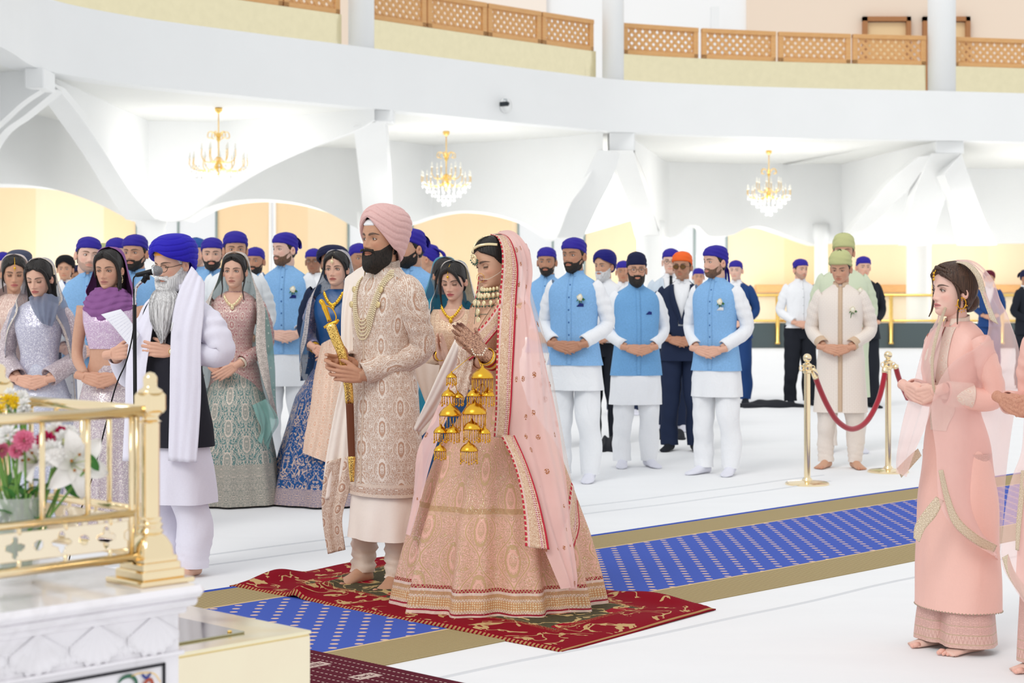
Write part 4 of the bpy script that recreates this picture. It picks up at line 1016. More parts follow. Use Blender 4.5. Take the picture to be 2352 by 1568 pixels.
    def legs(s, dx=.095, foot=None, splay=12, kind=None, step=(0, 0), fpos=None, spl=None):
        kind = kind or s.feet_kind; s.fp = {}
        for sg in (-1, 1):
            st = step[0] if sg > 0 else step[1]; f = np.array([sg * (dx + .02), .0 + st, 0])
            if fpos: f = np.array(fpos[sg], float); f[2] = 0
            s.fp[sg] = f
            s.body.tube(cr([(sg * .09, 0, .9), (sg * .09 + (f[0] - sg * .09) * .6, f[1] * .6 - .01, .46), f + [0, .028, .22], f + [0, .030, .07]], 12), [.06, .05, .045, .045, .045, .042, .042, .040, .036, .034, .034, .034], 12, 0, s.tone)
            tgt = s.body if kind == 'bare' else MB()
            A = rotm(rad(spl[sg] if spl else sg * splay)); cen = f
            prof = [(.075, .022, .05), (.06, .032, .07), (.03, .036, .085), (-.01, .036, .078), (-.05, .038, .056), (-.09, .043, .04), (-.13, .046, .027), (-.155, .043, .021)]
            if kind != 'bare': prof = [(.085, .025, .055), (.065, .036, .08), (.03, .040, .092), (-.01, .040, .084), (-.05, .042, .062), (-.09, .047, .046), (-.13, .049, .034), (-.17, .042, .028), (-.20, .022, .020)]
            a = np.linspace(0, 2 * PI, 16, endpoint=False); X = []
            for y, w_, h_ in prof:
                zz = np.sin(a); X.append(np.stack([w_ * np.cos(a) * (1 if y > -.12 else 1), np.full(16, y), np.where(zz > 0, h_ * .5 + h_ * .5 * zz, h_ * .5 + h_ * .5 * zz * .98)], 1))
            X = cr(np.array(X).reshape(len(X), -1), 20).reshape(20, 16, 3); X[..., 2] = np.maximum(X[..., 2], .002)
            tgt.grid(X @ A.T + cen, True, None, 0, s.tone if kind == 'bare' else None, cap=(True, True))
            if kind == 'bare':
                for j, (x_, l_, r_) in enumerate(((-.031, .036, .0135), (-.011, .032, .0095), (.006, .027, .009), (.021, .021, .0085), (.034, .014, .008))):
                    b = np.array([-x_ * -sg * -1 if False else x_ * sg, -.142 + j * .004, r_ + .001]); P = np.array([b, b + [0, -l_ * .55, .003], b + [0, -l_, -.001]]) @ A.T + cen; s.body.tube(P, [r_ * .95, r_, r_ * .75], 8, 0, np.array(s.tone) * [1, .88, .86]); s.body.ball(P[-1], r_ * .75, 5, 0, np.array(s.tone) * [1, .84, .82])
            else:
                m_ = {'sock': M_sock, 'shoe': M_blacks, 'navysock': M_navy}[kind]
                tgt.tube([cen + [0, .04, .05], cen + [0, .035, .13]], [.036, .038], 14); tgt.build('sock' if kind != 'shoe' else 'shoe', m_, s.root)
    def trousers(s, mat, r0=.098, r1=.068, zb=.05, name='trousers', wr=.008, gather=0.0):
        m = MB(); s_ = MB()
        for sg in (-1, 1):
            f = s.fp[sg]; P = cr([(sg * .085, .005, .96), (sg * .09 + (f[0] - sg * .09) * .2, f[1] * .3, .75), (sg * .09 + (f[0] - sg * .09) * .6, f[1] * .6 - .01, .46), f + [0, .028, .22], f + [0, .025, zb]], 40)
            R_ = np.interp(np.linspace(0, 1, 40), [0, .25, .55, .8, 1], [r0, r0 * .98, (r0 + r1) * .5, r1 * 1.08, r1]); t = MB(); X = t.tube(P, R_, 26, cap=False, up=(0, -1, 0))
            tt = np.linspace(0, 1, 40)[:, None]; d = pn(X, 22, 3 + sg) * wr + gather * np.sin(tt * 95 + 2 * np.sin(np.linspace(0, 6, 26))[None]) * sst(tt, .68, .86)
            X = X + nrm3(X - P[:, None]) * d[..., None]
            if sg: pass
            m.grid(X, True); e = P[-1]; m.grid(np.stack([X[-1], e + (X[-1] - e) * .8, e + (X[-1] - e) * .75 + [0, 0, .04]]), True)
        loftz(m, [(1.02, .150, -.095, .095), (.95, .16, -.10, .11), (.86, .165, -.098, .112), (.80, .155, -.085, .10)], 40, 12); m.build(name, mat, s.root)
    def top(s, name, mat, tb, fold=None, wr=.004, seed=1, n=56, rows=44, ex=2.5, wf=17, **k):
        m = MB(); X = loftz(m, tb, n, rows, fold, ex, 0, seed, wr, wf, **k); return m, X
    def sleeves(s, mat, rr=(.070, .064, .056, .05, .042), name='sleeve', end=.93, wr=.006, sides=(1, -1), n=20, p_w=None):
        for sg in sides:
            if sg not in s.arm: continue
            A = s.arm[sg]; sh = np.array([sg * .135, .012, 1.405]); pts = [sh, A[0] * [1.0 if p_w is None else p_w, 1, .98]] + A[1:]; pts[-1] = pts[-2] + (A[-1] - pts[-2]) * end if end < 1 else A[-1]
            if len(A) == 3: pts.insert(2, A[0] * .5 + A[1] * .5 + [sg * .012, 0, 0])
            m = MB(); sleeve(m, pts, rr, 0, n, 48 if s.lod < 2 else 20, wr, 5 + sg); m.build(name, mat, s.root)
    # ---- face hair, cloth on the head ----
    def beard(s, mat, t=.012, length=0.0, name='beard', noise=.004, front=0.0):
        mk = beardmask(s.HG); z = s.HG[..., 2]; y = s.HG[..., 1]; ns = pn(s.HG, 90, 4) * noise; dn = np.zeros(s.HG.shape)
        dn[..., 2] = -length * sst(-z, .06, .112) * (1 + 1.5 * ns / max(noise, 1e-6) * .1); dn[..., 1] = -front * sst(-z, .05, .11) + .25 * length * sst(-z, .1, .116) * 0
        N = s.HN.copy(); m = MB(); shell(m, s.HG, N, mk, (t * (.45 + .55 * sst(-z, .04, .1)) + ns), dn); m.V = [s.hx(v) for v in m.V]; return m.build(name, mat, s.root)
    def hair(s, mat, t=.010, name='hair', low=0.0, dropz=-.07, part=True):
        mk = hairmask(s.HG, low, dropz); x = s.HG[..., 0]; tt = t * (1 - (.35 * gs(x, 0, .004) if part else 0)) + .0015 * np.sin(np.arctan2(x, s.HG[..., 1]) * 40); m = MB(); shell(m, s.HG, s.HN, mk, tt); m.V = [s.hx(v) for v in m.V]; return m.build(name, mat, s.root)
    def ramal(s, mat, tail='tip', name='head_scarf', zf=.052, zs=.03, zb=-.05, t=.010, up=.0, lift=.0):
        mk = capmask(s.HG, zf, zs, zb); z = s.HG[..., 2]; y = s.HG[..., 1]; x = s.HG[..., 0]
        tt = t * (1 + .5 * sst(z, .03, .11)) + .0022 * np.sin((z + .35 * y) * 210 + 1.5 * np.sin(x * 40)) * sst(.115 - z, 0, .03) * sst(y, -.09, -.05)
        dn = np.zeros(s.HG.shape); dn[..., 2] = up * sst(z, .05, .115); dn[..., 1] = lift * sst(z, .03, .1) * sst(y, -.03, .07)
        m = MB(); shell(m, s.HG, s.HN, mk, tt, dn)
        if tail == 'tip':      # flat corner of the folded kerchief standing off behind
            P = cr([(0, .07, .100), (0, .125, .078), (0, .160, .050), (0, .172, .012)], 10); wd = np.array([.062, .062, .058, .052, .046, .038, .030, .022, .013, .003]); X = []
            for p, w_ in zip(P, wd): X.append([p + [u * w_, -.006 * abs(u) ** 2 * 3, 0] for u in np.linspace(-1, 1, 7)])
            X = np.array(X); m.grid(X); m.grid(X[::-1] + [0, -.008, -.006])
        elif tail == 'tail':
            P = cr([(0, .095, -.035), (0, .115, -.05), (0, .118, -.09), (.006, .112, -.14), (.008, .105, -.17)], 14); m.ball((0, .104, -.04), (.02, .014, .016), 6)
            for sg in (-1, 1):
                X = [[p + [u * w_ + sg * (.012 + .012 * t_), 0, -.0], ] for p, w_, t_, u in []]
                X = np.array([[p + np.array([u * .017 * (1 - .3 * t_) + sg * (.006 + .02 * t_), .004 * math.sin(u * 3 + t_ * 6), 0]) for u in np.linspace(-1, 1, 5)] for p, t_ in zip(P, np.linspace(0, 1, 14))]); m.grid(X)
        m.V = [s.hx(v) for v in m.V]; return m.build(name, mat, s.root)
    def turban(s, mat, r=(.103, .118, .098), c=(0, .02, .062), zf=.060, zsd=.018, zb=-.06, peak=.022, name='turban', npl=9, amp=.0035, tilt=0.0, skew=0.0, asym=.35, tall=1.0, inner=None, round_=2.3):
        n, R = ((96, 60) if s.lod < 2 else (40, 24)); a = np.linspace(-PI, PI, n, endpoint=False); X = []
        c = np.array(c); ca = np.cos(a)
        zl = np.where(ca > 0, zsd + (zf - zsd) * ca ** 1.6 * (ca > 0) + 0, zsd + (zb - zsd) * np.abs(ca) ** 1.2) if True else 0
        zl = zl + peak * np.exp(-(a / .38) ** 2)
        z_hi = c[2] + r[2] * tall
        for t in np.linspace(0, 1, R):
            z = zl + (z_hi - zl) * np.sin(t * PI / 2) ** 1.05; u = np.clip((z - c[2]) / (z_hi - c[2]), -1, 1); lowr = np.clip((c[2] - z) / (c[2] + .09), 0, 1)
            k = np.where(z > c[2], (1 - u ** round_) ** (1 / 2.1), 1 - .24 * lowr ** 1.5)
            if t >= 1: k = k * 0
            # wrap pleats: bands sweeping up from each ear and crossing over the brow
            sw = np.where(a > 0, 1, -1)
            phz = (z - zl) / .020 * npl / 6 - (1 + asym * sw) * np.abs(a) * npl * .30
            pl = np.abs(np.sin(phz * PI * .5)); d = amp * (1 - (1 - pl) ** 3) * sst(t, 0, .06) * (1 - sst(t, .82, 1)); d = d - amp * .8 * gs(a + .10, .0, .05) * (t < .8)
            X.append(np.stack([(r[0] * k + d) * np.sin(a) , c[1] - (r[1] * k + d) * np.cos(a) + skew * (z - c[2]), z], 1))
        X = np.array(X); T = rotm(0, tilt); X = (X - c) @ T.T + c
        lo = X[0].copy(); lo2 = c + (lo - c) * [.86, .86, 1] + [0, 0, .012]; X = np.concatenate([lo2[None], X]); m = MB(); m.grid(s.hx(X), True, None, 0, cap=(False, True)); o = m.build(name, mat, s.root)
        if inner is not None:
            m = MB(); P = s.HG; mk = sst(P[..., 2] - .062, 0, .003) * sst(-P[..., 1], .06, .07) * sst(.035 - np.abs(P[..., 0]), 0, .004); shell(m, P, s.HN, mk, .006); m.V = [s.hx(v) for v in m.V]; m.build('under_turban', inner, s.root)
        return o
    def glasses(s, dark=False, name='glasses'):
        m = MB(); a = np.linspace(0, 2 * PI, 20)
        for sg in (-1, 1):
            c = np.array([sg * .032, -.098, -.004]); m.tube(s.hx(np.stack([c[0] + .024 * np.cos(a) * (1 + .08 * np.sin(a)), c[1] + .006 * (np.abs(np.cos(a))), c[2] + .019 * np.sin(a)], 1)), .0016 if not dark else .0024, 6, 0)
            m.tube(s.hx([(sg * .056, -.092, 0), (sg * .074, -.06, .0), (sg * .079, .01, .0)]), .0016, 6, 0)
            if dark: m.grid(s.hx(np.array([[(c[0] + .023 * t * math.cos(b), c[1] + .002, c[2] + .018 * t * math.sin(b)) for b in a] for t in (0.01, 1)])), False, None, 1)
        m.tube(s.hx([(-.009, -.100, 0), (0, -.104, .003), (.009, -.100, 0)]), .0016, 6, 0)
        return m.build(name, [plain('spectacle_frame', '5a4a3c' if not dark else '2a2018', .3, .6), plain('tinted_lens', '6a4c28', .1)], s.root)
    def done(s, name='body'): return s.body.build(name, M_skin, s.root)

# ---------- outfits ----------
def torso_tb(hem=.80, w=1.0, d=1.0, hip=1.0, belly=0.0, neck=True):
    t = [(1.508, .060, -.052, .068), (1.497, .066, -.058, .074), (1.478, .100, -.066, .082), (1.455, .142, -.078, .092), (1.42, .172, -.096, .104), (1.37, .184, -.114, .112), (1.28, .178, -.124, .110), (1.18, .168, -.122 - belly, .100), (1.08, .165, -.120 - belly * 1.2, .100), (.98, .175, -.122 - belly, .116), (.90, .184, -.124, .126), (hem, .190 * hip, -.126, .128)]
    return [(z, a * (w if z < 1.47 else 1), f * (d if z < 1.47 else 1), b * (d if z < 1.47 else 1)) for z, a, f, b in t if z >= hem]
def front_pt(X, x, z):   # point on the front of a lofted garment
    rows = X[:, :, 2].mean(1); r = int(np.clip(np.searchsorted(-rows, -z), 1, len(rows) - 1)); t = np.clip((rows[r - 1] - z) / (rows[r - 1] - rows[r] + 1e-9), 0, 1); ys = []
    for k in (r - 1, r):
        row = X[k]; n = len(row); ix = np.arange(n // 4, n - n // 4); o = np.argsort(row[ix, 0]); ys.append(np.interp(x, row[ix, 0][o], row[ix, 1][o]))
    return np.array([x, ys[0] * (1 - t) + ys[1] * t, z])
def neckskin(p, X, z0, z1, w0, pw=1.0, off=.003, wtop=None):
    Q = []
    for t in np.linspace(0, 1, 22):
        z = z0 + (z1 - z0) * t; w = w0 * max(0.02, (1 - t ** 2 if pw == 2 else 1 - t)) ** (1 if pw != 2 else .5)
        Q.append([front_pt(X, u * w, z) - [0, off, 0] for u in np.linspace(-1, 1, 15)])
    p.body.grid(np.array(Q), False, None, 0, p.tone)
def collar(p, mat, r=(.062, .064), z0=1.485, z1=1.525, gap=.2, name='collar', c=(0, .008)):
    m = MB(); a = np.linspace(gap, 2 * PI - gap, 40); X = []
    for t in np.linspace(0, 1, 5):
        k = 1 + .10 * (1 - t); z = z0 + (z1 - z0) * t; X.append(np.stack([c[0] + r[0] * k * np.sin(a), c[1] - r[1] * k * np.cos(a) - .006 * (1 - t), np.full(40, z) + .004 * np.cos(a) * -1 + .010 * (np.cos(a) < 0) * -np.cos(a)], 1))
    X = np.array(X); m.grid(X); o = m.build(name, mat, p.root); md = o.modifiers.new('t', 'SOLIDIFY'); md.thickness = .004; return o
def rose_pin(p, X, x=.09, z=1.33, name='boutonniere'):
    q = front_pt(X, x, z) + [0, -.012, 0]; m = MB(); rs = random.Random(3)
    for k in range(12):
        t = k / 12; a = k * 2.4; d = nrm([math.cos(a) * (.3 + t), -1.1 + t * .7, math.sin(a) * (.3 + t)]); petal(m, q, d, (0, -1, 0), .028 + .008 * t, .018, .25, 0, 5, .3)
    m.ball(q + [0, -.012, 0], (.020, .018, .022), 7, 0)
    m.tube([q, q + [-.01, .004, -.035], q + [-.018, .008, -.07]], .0025, 6, 1)
    for k in range(6): a = rs.uniform(-2.6, .9); petal(m, q + [0, .006, 0], (math.cos(a), -.15, math.sin(a)), (0, -1, 0), .045, .005, .1, 1, 5)
    return m.build(name, [plain('ivory_rose', 'f6f0dc', .6), M_leaf], p.root)
def pocket_sq(p, X, mat, x=.085, z=1.265, w=.05, h=.025):
    a = front_pt(X, x - w / 2, z) + [0, -.006, 0]; b = front_pt(X, x + w / 2, z) + [0, -.006, 0]; m = MB(); c = (a + b) / 2 + [0, -.002, h]; d = b + [0, 0, h * .8]
    m.raw([a, b, d, c, a + [0, .006, -.002], b + [0, .006, -.002]], [(0, 1, 2, 3), (0, 4, 5, 1)]); return m.build('pocket_square', mat, p.root)
def buttons(p, X, zs, mat, x=0.0, r=.007):
    for z in zs: m = MB(); q = front_pt(X, x, z); m.ball(q + [0, -.003, 0], (r, .004, r), 6); m.build('button', mat, p.root)
def placket(p, X, z0, z1, mat, x=0.0, w=.018, name='placket', off=.004):
    Q = []
    for z in np.linspace(z0, z1, 30):
        a = front_pt(X, x - w, z); b = front_pt(X, x + w, z); Q.append([[x - w, a[1] - off * .2, z], [x - w, a[1] - off, z], [x + w, b[1] - off, z], [x + w, b[1] - off * .2, z]])
    Q = np.array(Q); 
    for k in range(4): Q[1:-1, k, 1] = (Q[:-2, k, 1] + 2 * Q[1:-1, k, 1] + Q[2:, k, 1]) / 4
    m = MB(); uv = np.array([[(u, r_[0][2]) for u in (0, .02, .98, 1)] for r_ in Q]); m.grid(Q, False, uv); return m.build(name, mat, p.root)
def o_vest(p, mat=None, hem=.84, khem=.62, w=1.0, belly=0, trous=None, kurta=None, rose=True, sq=None, btn=None, sleeveR=(.068, .066, .060, .055, .05)):
    mat = mat or M_blue; kurta = kurta or M_kurta; trous = trous or M_kurta
    m, K = p.top('kurta', kurta, [(1.2, .16, -.11, .09), (1.0, .165 * w, -.112 - belly, .10)] + [(.9, .178 * w, -.118, .12), (.78, .188 * w, -.122, .13), (khem, .20 * w, -.13, .138)], pleats(7, .03, .9, khem, .7, 4, .02), .004, 2, 56, 34); m.build('kurta', kurta, p.root)
    p.sleeves(kurta, sleeveR)
    m, X = p.top('waistcoat', mat, torso_tb(hem, w, 1.0, 1.06, belly), pleats(5, .012, 1.0, hem, .3), .003, 1)
    rim = X[-1]; m.grid(np.stack([rim, rim * [.97, .97, 1] + [0, 0, .004]]), True); m.build('waistcoat', mat, p.root)
    for sg in ():   # armhole rims
        a = np.linspace(0, 2 * PI, 28); mm = MB(); c = np.array([sg * .160 * w, .006, 1.375]); mm.tube(np.stack([c[0] + sg * (.012 * np.cos(a) * 0 + .010 - .020 * np.sin(a)), c[1] + .080 * np.cos(a), c[2] + .088 * np.sin(a)], 1), .007, 8); 
        mm.V = [v for v in mm.V]; mm.build('armhole', mat, p.root) if p.lod < 2 else None
    collar(p, mat); placket(p, X, 1.49, hem + .01, mat)
    if p.lod < 2:
        buttons(p, X, (1.42, 1.33, 1.24, 1.15, 1.06, .98), btn or plain('blue_button', '3f6ea8', .3))
        if rose: rose_pin(p, X)
    if sq: pocket_sq(p, X, sq)
    if p.lod < 2:
        m = MB(); a = np.linspace(-.5, .5, 9); m.grid(np.array([[(.052 * math.sin(q), -.045 * math.cos(q) + .006, z) for q in a] for z in (1.44, 1.535)])); m.build('inner_collar', kurta, p.root)
    p.trousers(trous)
def o_suit(p, mat, shirt=None, tie=None, trous=None, w=1.0, hem=.80, shirt_open=True):
    shirt = shirt or M_kurta; p.trousers(trous or mat, .1, .07); p.sleeves(mat, (.070, .066, .060, .055, .05))
    m, S = p.top('shirt', shirt, [(z, a * .95, f * .94, b * .9) for z, a, f, b in torso_tb(.95, w)], None, .002, 2, 40, 24); m.build('shirt', shirt, p.root); collar(p, shirt, gap=.25, name='shirt_collar')
    # jacket, open in a V at the front
    n, rows = 56, 40; t = MB(); X = loftz(t, torso_tb(hem, w * 1.03, 1.05, 1.06), n, rows, pleats(4, .012, 1.0, hem), 2.5, 0, 1, .003, 17); z = X[..., 2]; x = X[..., 0]; fr = X[..., 1] < -.02
    keep = ~((np.abs(x) < .075 * sst(z, 1.12, 1.46)) & fr & (z > 1.12)); kk = keep[:-1] & keep[1:] & np.roll(keep, -1, 1)[:-1]
    uvk = None; m = MB(); m.grid(X, True, keep=kk); m.build('jacket', mat, p.root)
    for sg in (-1, 1):
        P = []
        for zz in np.linspace(1.475, 1.12, 16):
            xe = .075 * float(sst(zz, 1.12, 1.46)); wl = .045 * math.sin(min(1, (1.5 - zz) / .33) * PI * .9) ** .7 + .006; q = front_pt(X, sg * xe, zz); q2 = front_pt(X, sg * (xe + wl), zz); P.append([[sg * (xe - .004), q[1] - .006, zz], [sg * (xe + wl), q2[1] - .010, zz + .004], [sg * (xe + wl), q2[1] - .002, zz]])
        mm = MB(); mm.grid(np.array(P)); mm.build('lapel', mat, p.root)
    if tie is not None:
        P = np.array([[(u * (.012 + .02 * t), front_pt(S, 0, zz)[1] - .008, zz) for u in (-1, 1)] for t, zz in zip(np.linspace(0, 1, 12), np.linspace(1.485, 1.05, 12))]); mm = MB(); mm.grid(P); mm.ball((0, -.062, 1.487), (.014, .01, .014), 6); mm.build('tie', tie, p.root)
def o_shirt(p, shirt=None, trous=None, w=1.0, hem=.93):
    shirt = shirt or M_kurta; p.trousers(trous or M_navy, .105, .07); p.sleeves(shirt, (.072, .066, .06, .054, .046)); m, X = p.top('shirt', shirt, torso_tb(hem, w), None, .005, 2); m.build('shirt', shirt, p.root); collar(p, shirt, gap=.25); placket(p, X, 1.48, hem, shirt, 0, .014)
    if p.lod < 2: buttons(p, X, (1.4, 1.3, 1.2, 1.1, 1.0), M_mull, r=.005)
bk = (.02, .012, .01)
def man(label, px, yt, Y, outfit='vest', cap='tip', capm=None, beard=None, grp=None, **k):
    kw = {a: k.pop(a) for a in list(k) if a in ('yaw', 'hy', 'pitch', 'roll', 'tone', 'feet', 'stub', 'browW', 'gaze', 'closed', 'leanx', 'ztop', 'brow', 'cx', 'lod', 'hsc')}
    hw = .04 if cap in ('turban',) else .014
    kw.setdefault('feet', 'sock'); p = Person(label, px, yt, Y, hw=hw, group=grp, **kw); cl = k.pop('clasp', 'clasp'); ch = k.pop('ch', (0, -.185, .965))
    p.stand_clasp(cl, ch); p.legs()
    capm = capm or M_ramal
    if cap == 'turban': p.turban(capm, **k.pop('tb', {}))
    elif cap: p.ramal(capm, cap, **k.pop('rm', {}))
    if beard: p.beard(*beard)
    if p.lod < 2 and cap != 'turban': p.hair(M_hblack, .005, low=.0, dropz=-.062, part=False)
    if k.pop('glass', None): p.glasses(k.pop('dark', False))
    {'vest': o_vest, 'suit': o_suit, 'shirt': o_shirt}[outfit](p, **k.pop('o', {})); p.done(); return p
navysq = plain('navy_silk', '1b2a7a', .4)
BB = (M_bblack, .006, .004); BS = (M_bblack, .004, .0)
man('man in blue head scarf and rose pinned waistcoat standing right beside the bride veil', 1320, 545, 14.1, beard=(M_bblack, .007, .006), yaw=-22, hy=-8, tone='brown', o=dict(sq=navysq, w=1.04, khem=.66), leanx=0)
man('bespectacled man in a dark navy patka, mid blue waistcoat with rose and long white kurta', 1461, 583, 15.2, cap='tip', capm=M_ramal2, beard=(M_bblack, .014, .02), yaw=6, hy=-4, tone='lightbrown', glass=True, rm=dict(up=.02, zf=.045), o=dict(mat=M_blueb, sq=navysq, w=1.08, belly=.02, hem=.76, khem=.52, btn=plain('navy_button', '203060', .3)))
man('man in blue knotted head scarf looking left, rightmost of the waistcoat and rose wearers', 1645, 563, 14.6, cap='tail', beard=(M_bbrown, .003, .002), stub=.5, yaw=-30, hy=-28, tone='fair', o=dict(sq=M_kurta, hem=.80, khem=.6), ch=(0, -.185, .94))
man('man in orange head scarf, tinted sunglasses and open necked dark suit with clasped hands', 1567, 578, 16.7, 'suit', 'tip', M_orange, yaw=-8, hy=-12, tone='brown', glass=True, dark=True, stub=.3, feet='shoe', o=dict(mat=M_navy), lod=1, rm=dict(t=.013))
man('older man with white beard, dark blue turban and white shirt behind the waistcoat men', 1388, 572, 17.5, 'shirt', 'turban', wrinkled('indigo_turban', '1d1c72', .65, .3, 14), (M_bgrey, .013, .02), yaw=-18, hy=-18, tone='lightbrown', feet='shoe', o=dict(trous=M_blacks), lod=1)
man('bespectacled man in pale shirt and dark tie half hidden behind the orange scarf', 1541, 570, 19, 'suit', 'tip', yaw=-5, hy=-5, tone='pale', glass=True, o=dict(mat=wrinkled('pale_blue_shirting', 'cdd9e4', .7), tie=M_blacks, trous=M_navy))
man('man whose face peeks out between white beard man and navy patka man', 1432, 598, 21.5, 'shirt', 'tip', yaw=-5, tone='brown')
man('bearded man in blue head scarf and sky blue waistcoat directly behind the bride veil', 1257, 567, 17, beard=(M_bblack, .006, .006), yaw=-14, hy=4, tone='brown', cap='tail', o=dict(sq=None), lod=1)
man('man in navy suit and blue cap far behind the rightmost waistcoat man', 1691, 597, 23.6, 'suit', 'tip', yaw=-20, tone='pale', feet='shoe', o=dict(mat=M_bluesuit, shirt=M_kurta))
man('man in white shirt, black trousers and blue head scarf standing alone far back', 1838, 594, 23.2, 'shirt', 'tip', yaw=8, hy=14, tone='fair', stub=.45, feet='shoe', o=dict(trous=M_blacks), lod=1)
man('far guest in blue head scarf seen small behind the rightmost waistcoat man shoulder', 1604, 615, 26, 'shirt', 'tip', tone='lightbrown')
man('man in black suit and blue cap standing behind the cream sherwani man', 1982, 588, 22.7, 'suit', 'tip', yaw=6, tone='fair', feet='shoe', o=dict(mat=M_blacks))
man('distant man in dark red turban and navy suit by the far balustrade', 2272, 620, 32, 'suit', 'turban', wrinkled('wine_turban', '5c1528', .7), (M_bgrey, .012, .02), yaw=-10, tone='lightbrown', feet='shoe', o=dict(mat=M_bluesuit))
man('distant man in dark clothes cut off by the right photo edge near the far balustrade', 2356, 618, 27, 'suit', 'tip', M_ramal2, yaw=40, tone='brown', feet='shoe', o=dict(mat=M_blacks))
# left group
man('tall man in blue head scarf and waistcoat with rose, right behind the green veiled woman', 655, 533, 15.4, beard=(M_bbrown, .005, .004), yaw=-6, hy=-38, tone='pale', brow=(.16, .08, .04), o=dict(sq=navysq, khem=.6), lod=1, ch=(.03, -.185, .97))
man('stubbled man in blue head scarf and waistcoat tilting his head, behind the purple dupatta woman', 203, 543, 13.3, yaw=8, hy=16, roll=6, tone='pale', stub=.55, brow=(.12, .06, .03), o=dict(sq=None), gaze=20, ch=(-.05, -.185, .965))
man('bearded man in blue head scarf just left of the blue turbaned reader', 312, 538, 13.7, beard=(M_bblack, .006, .004), yaw=-4, hy=-8, tone='lightbrown', o=dict(rose=False))
man('man with a blue cap and shaven head hidden behind the purple dupatta woman', 270, 545, 15.6, yaw=-5, tone='pale', o=dict(rose=False))
man('man in olive green turban far behind the waistcoat man with tilted head', 236, 558, 18, 'suit', 'turban', wrinkled('olive_turban', 'aab07c', .7), (M_bblack, .008, .01), tone='brown', o=dict(mat=M_blacks))
man('man in slate grey cap behind the pale pink veiled woman', 44, 562, 14.4, 'suit', 'turban', M_greycap, None, tone='brown', o=dict(mat=M_blacks), tb=dict(r=(.095, .11, .06)))
man('man in pale blue cap at the extreme left edge, blurred', 8, 578, 18, 'shirt', 'tip', tone='pale')
man('distant man in black turban and dark suit with blue tie behind the silver veiled woman', 150, 585, 20.5, 'suit', 'turban', wrinkled('black_turban', '16161a', .8), None, tone='lightbrown', o=dict(mat=M_blacks, tie=navysq), yaw=5)
man('man in a low navy turban left of the stubbled waistcoat man', 181, 608, 21, 'suit', 'turban', M_ramal2, None, tone='brown', o=dict(mat=M_blacks))
man('man in dull blue cap and waistcoat peeking out behind the reader turban', 452, 545, 16.6, yaw=-12, tone='fair', stub=.4, capm=wrinkled('teal_blue_scarf', '2e5a9c', .7), o=dict(rose=False))
man('bearded man in blue head scarf with parted lips behind the reader shoulder', 488, 545, 15.1, beard=(M_bblack, .006, .004), yaw=2, hy=4, tone='fair', o=dict(rose=False))
man('tall man in wide blue head scarf and white suit directly behind the green veiled woman', 541, 532, 14.4, 'suit', 'tip', yaw=6, hy=6, tone='lightbrown', o=dict(mat=wrinkled('ivory_suiting', 'eef1f2', .7, .3, 6), trous=M_kurta, w=1.08), rm=dict(t=.014))
man('small bearded man in blue head scarf between white suited and tall waistcoat man', 588, 567, 18, beard=(M_bblack, .008, .006), yaw=-12, tone='brown', o=dict(rose=False))
man('bespectacled elder in blue cap left of the dark navy turban', 722, 570, 19.5, 'shirt', 'tip', yaw=-8, tone='deep', glass=True)
man('man in dark navy turban and suit hidden behind the blue and peach dressed woman', 764, 558, 14.2, 'suit', 'turban', M_ramal2, (M_bblack, .01, .01), yaw=-10, tone='brown', o=dict(mat=M_navy), tb=dict(r=(.12, .125, .085)))
man('elder in blue cap peeking out left of the groom turban', 824, 558, 16.4, 'shirt', 'tip', yaw=14, hy=10, tone='brown', stub=.3)
man('bearded man in pointed blue head scarf and waistcoat behind the groom shoulder', 945, 526, 13.4, beard=(M_bblack, .009, .008), yaw=-18, hy=-34, tone='lightbrown', o=dict(w=1.05), rm=dict(t=.013), clasp='clasp')
man('man in blue head scarf turned away between groom and the gold necklace woman', 985, 560, 17, yaw=-40, hy=-60, tone='lightbrown', o=dict(rose=False))
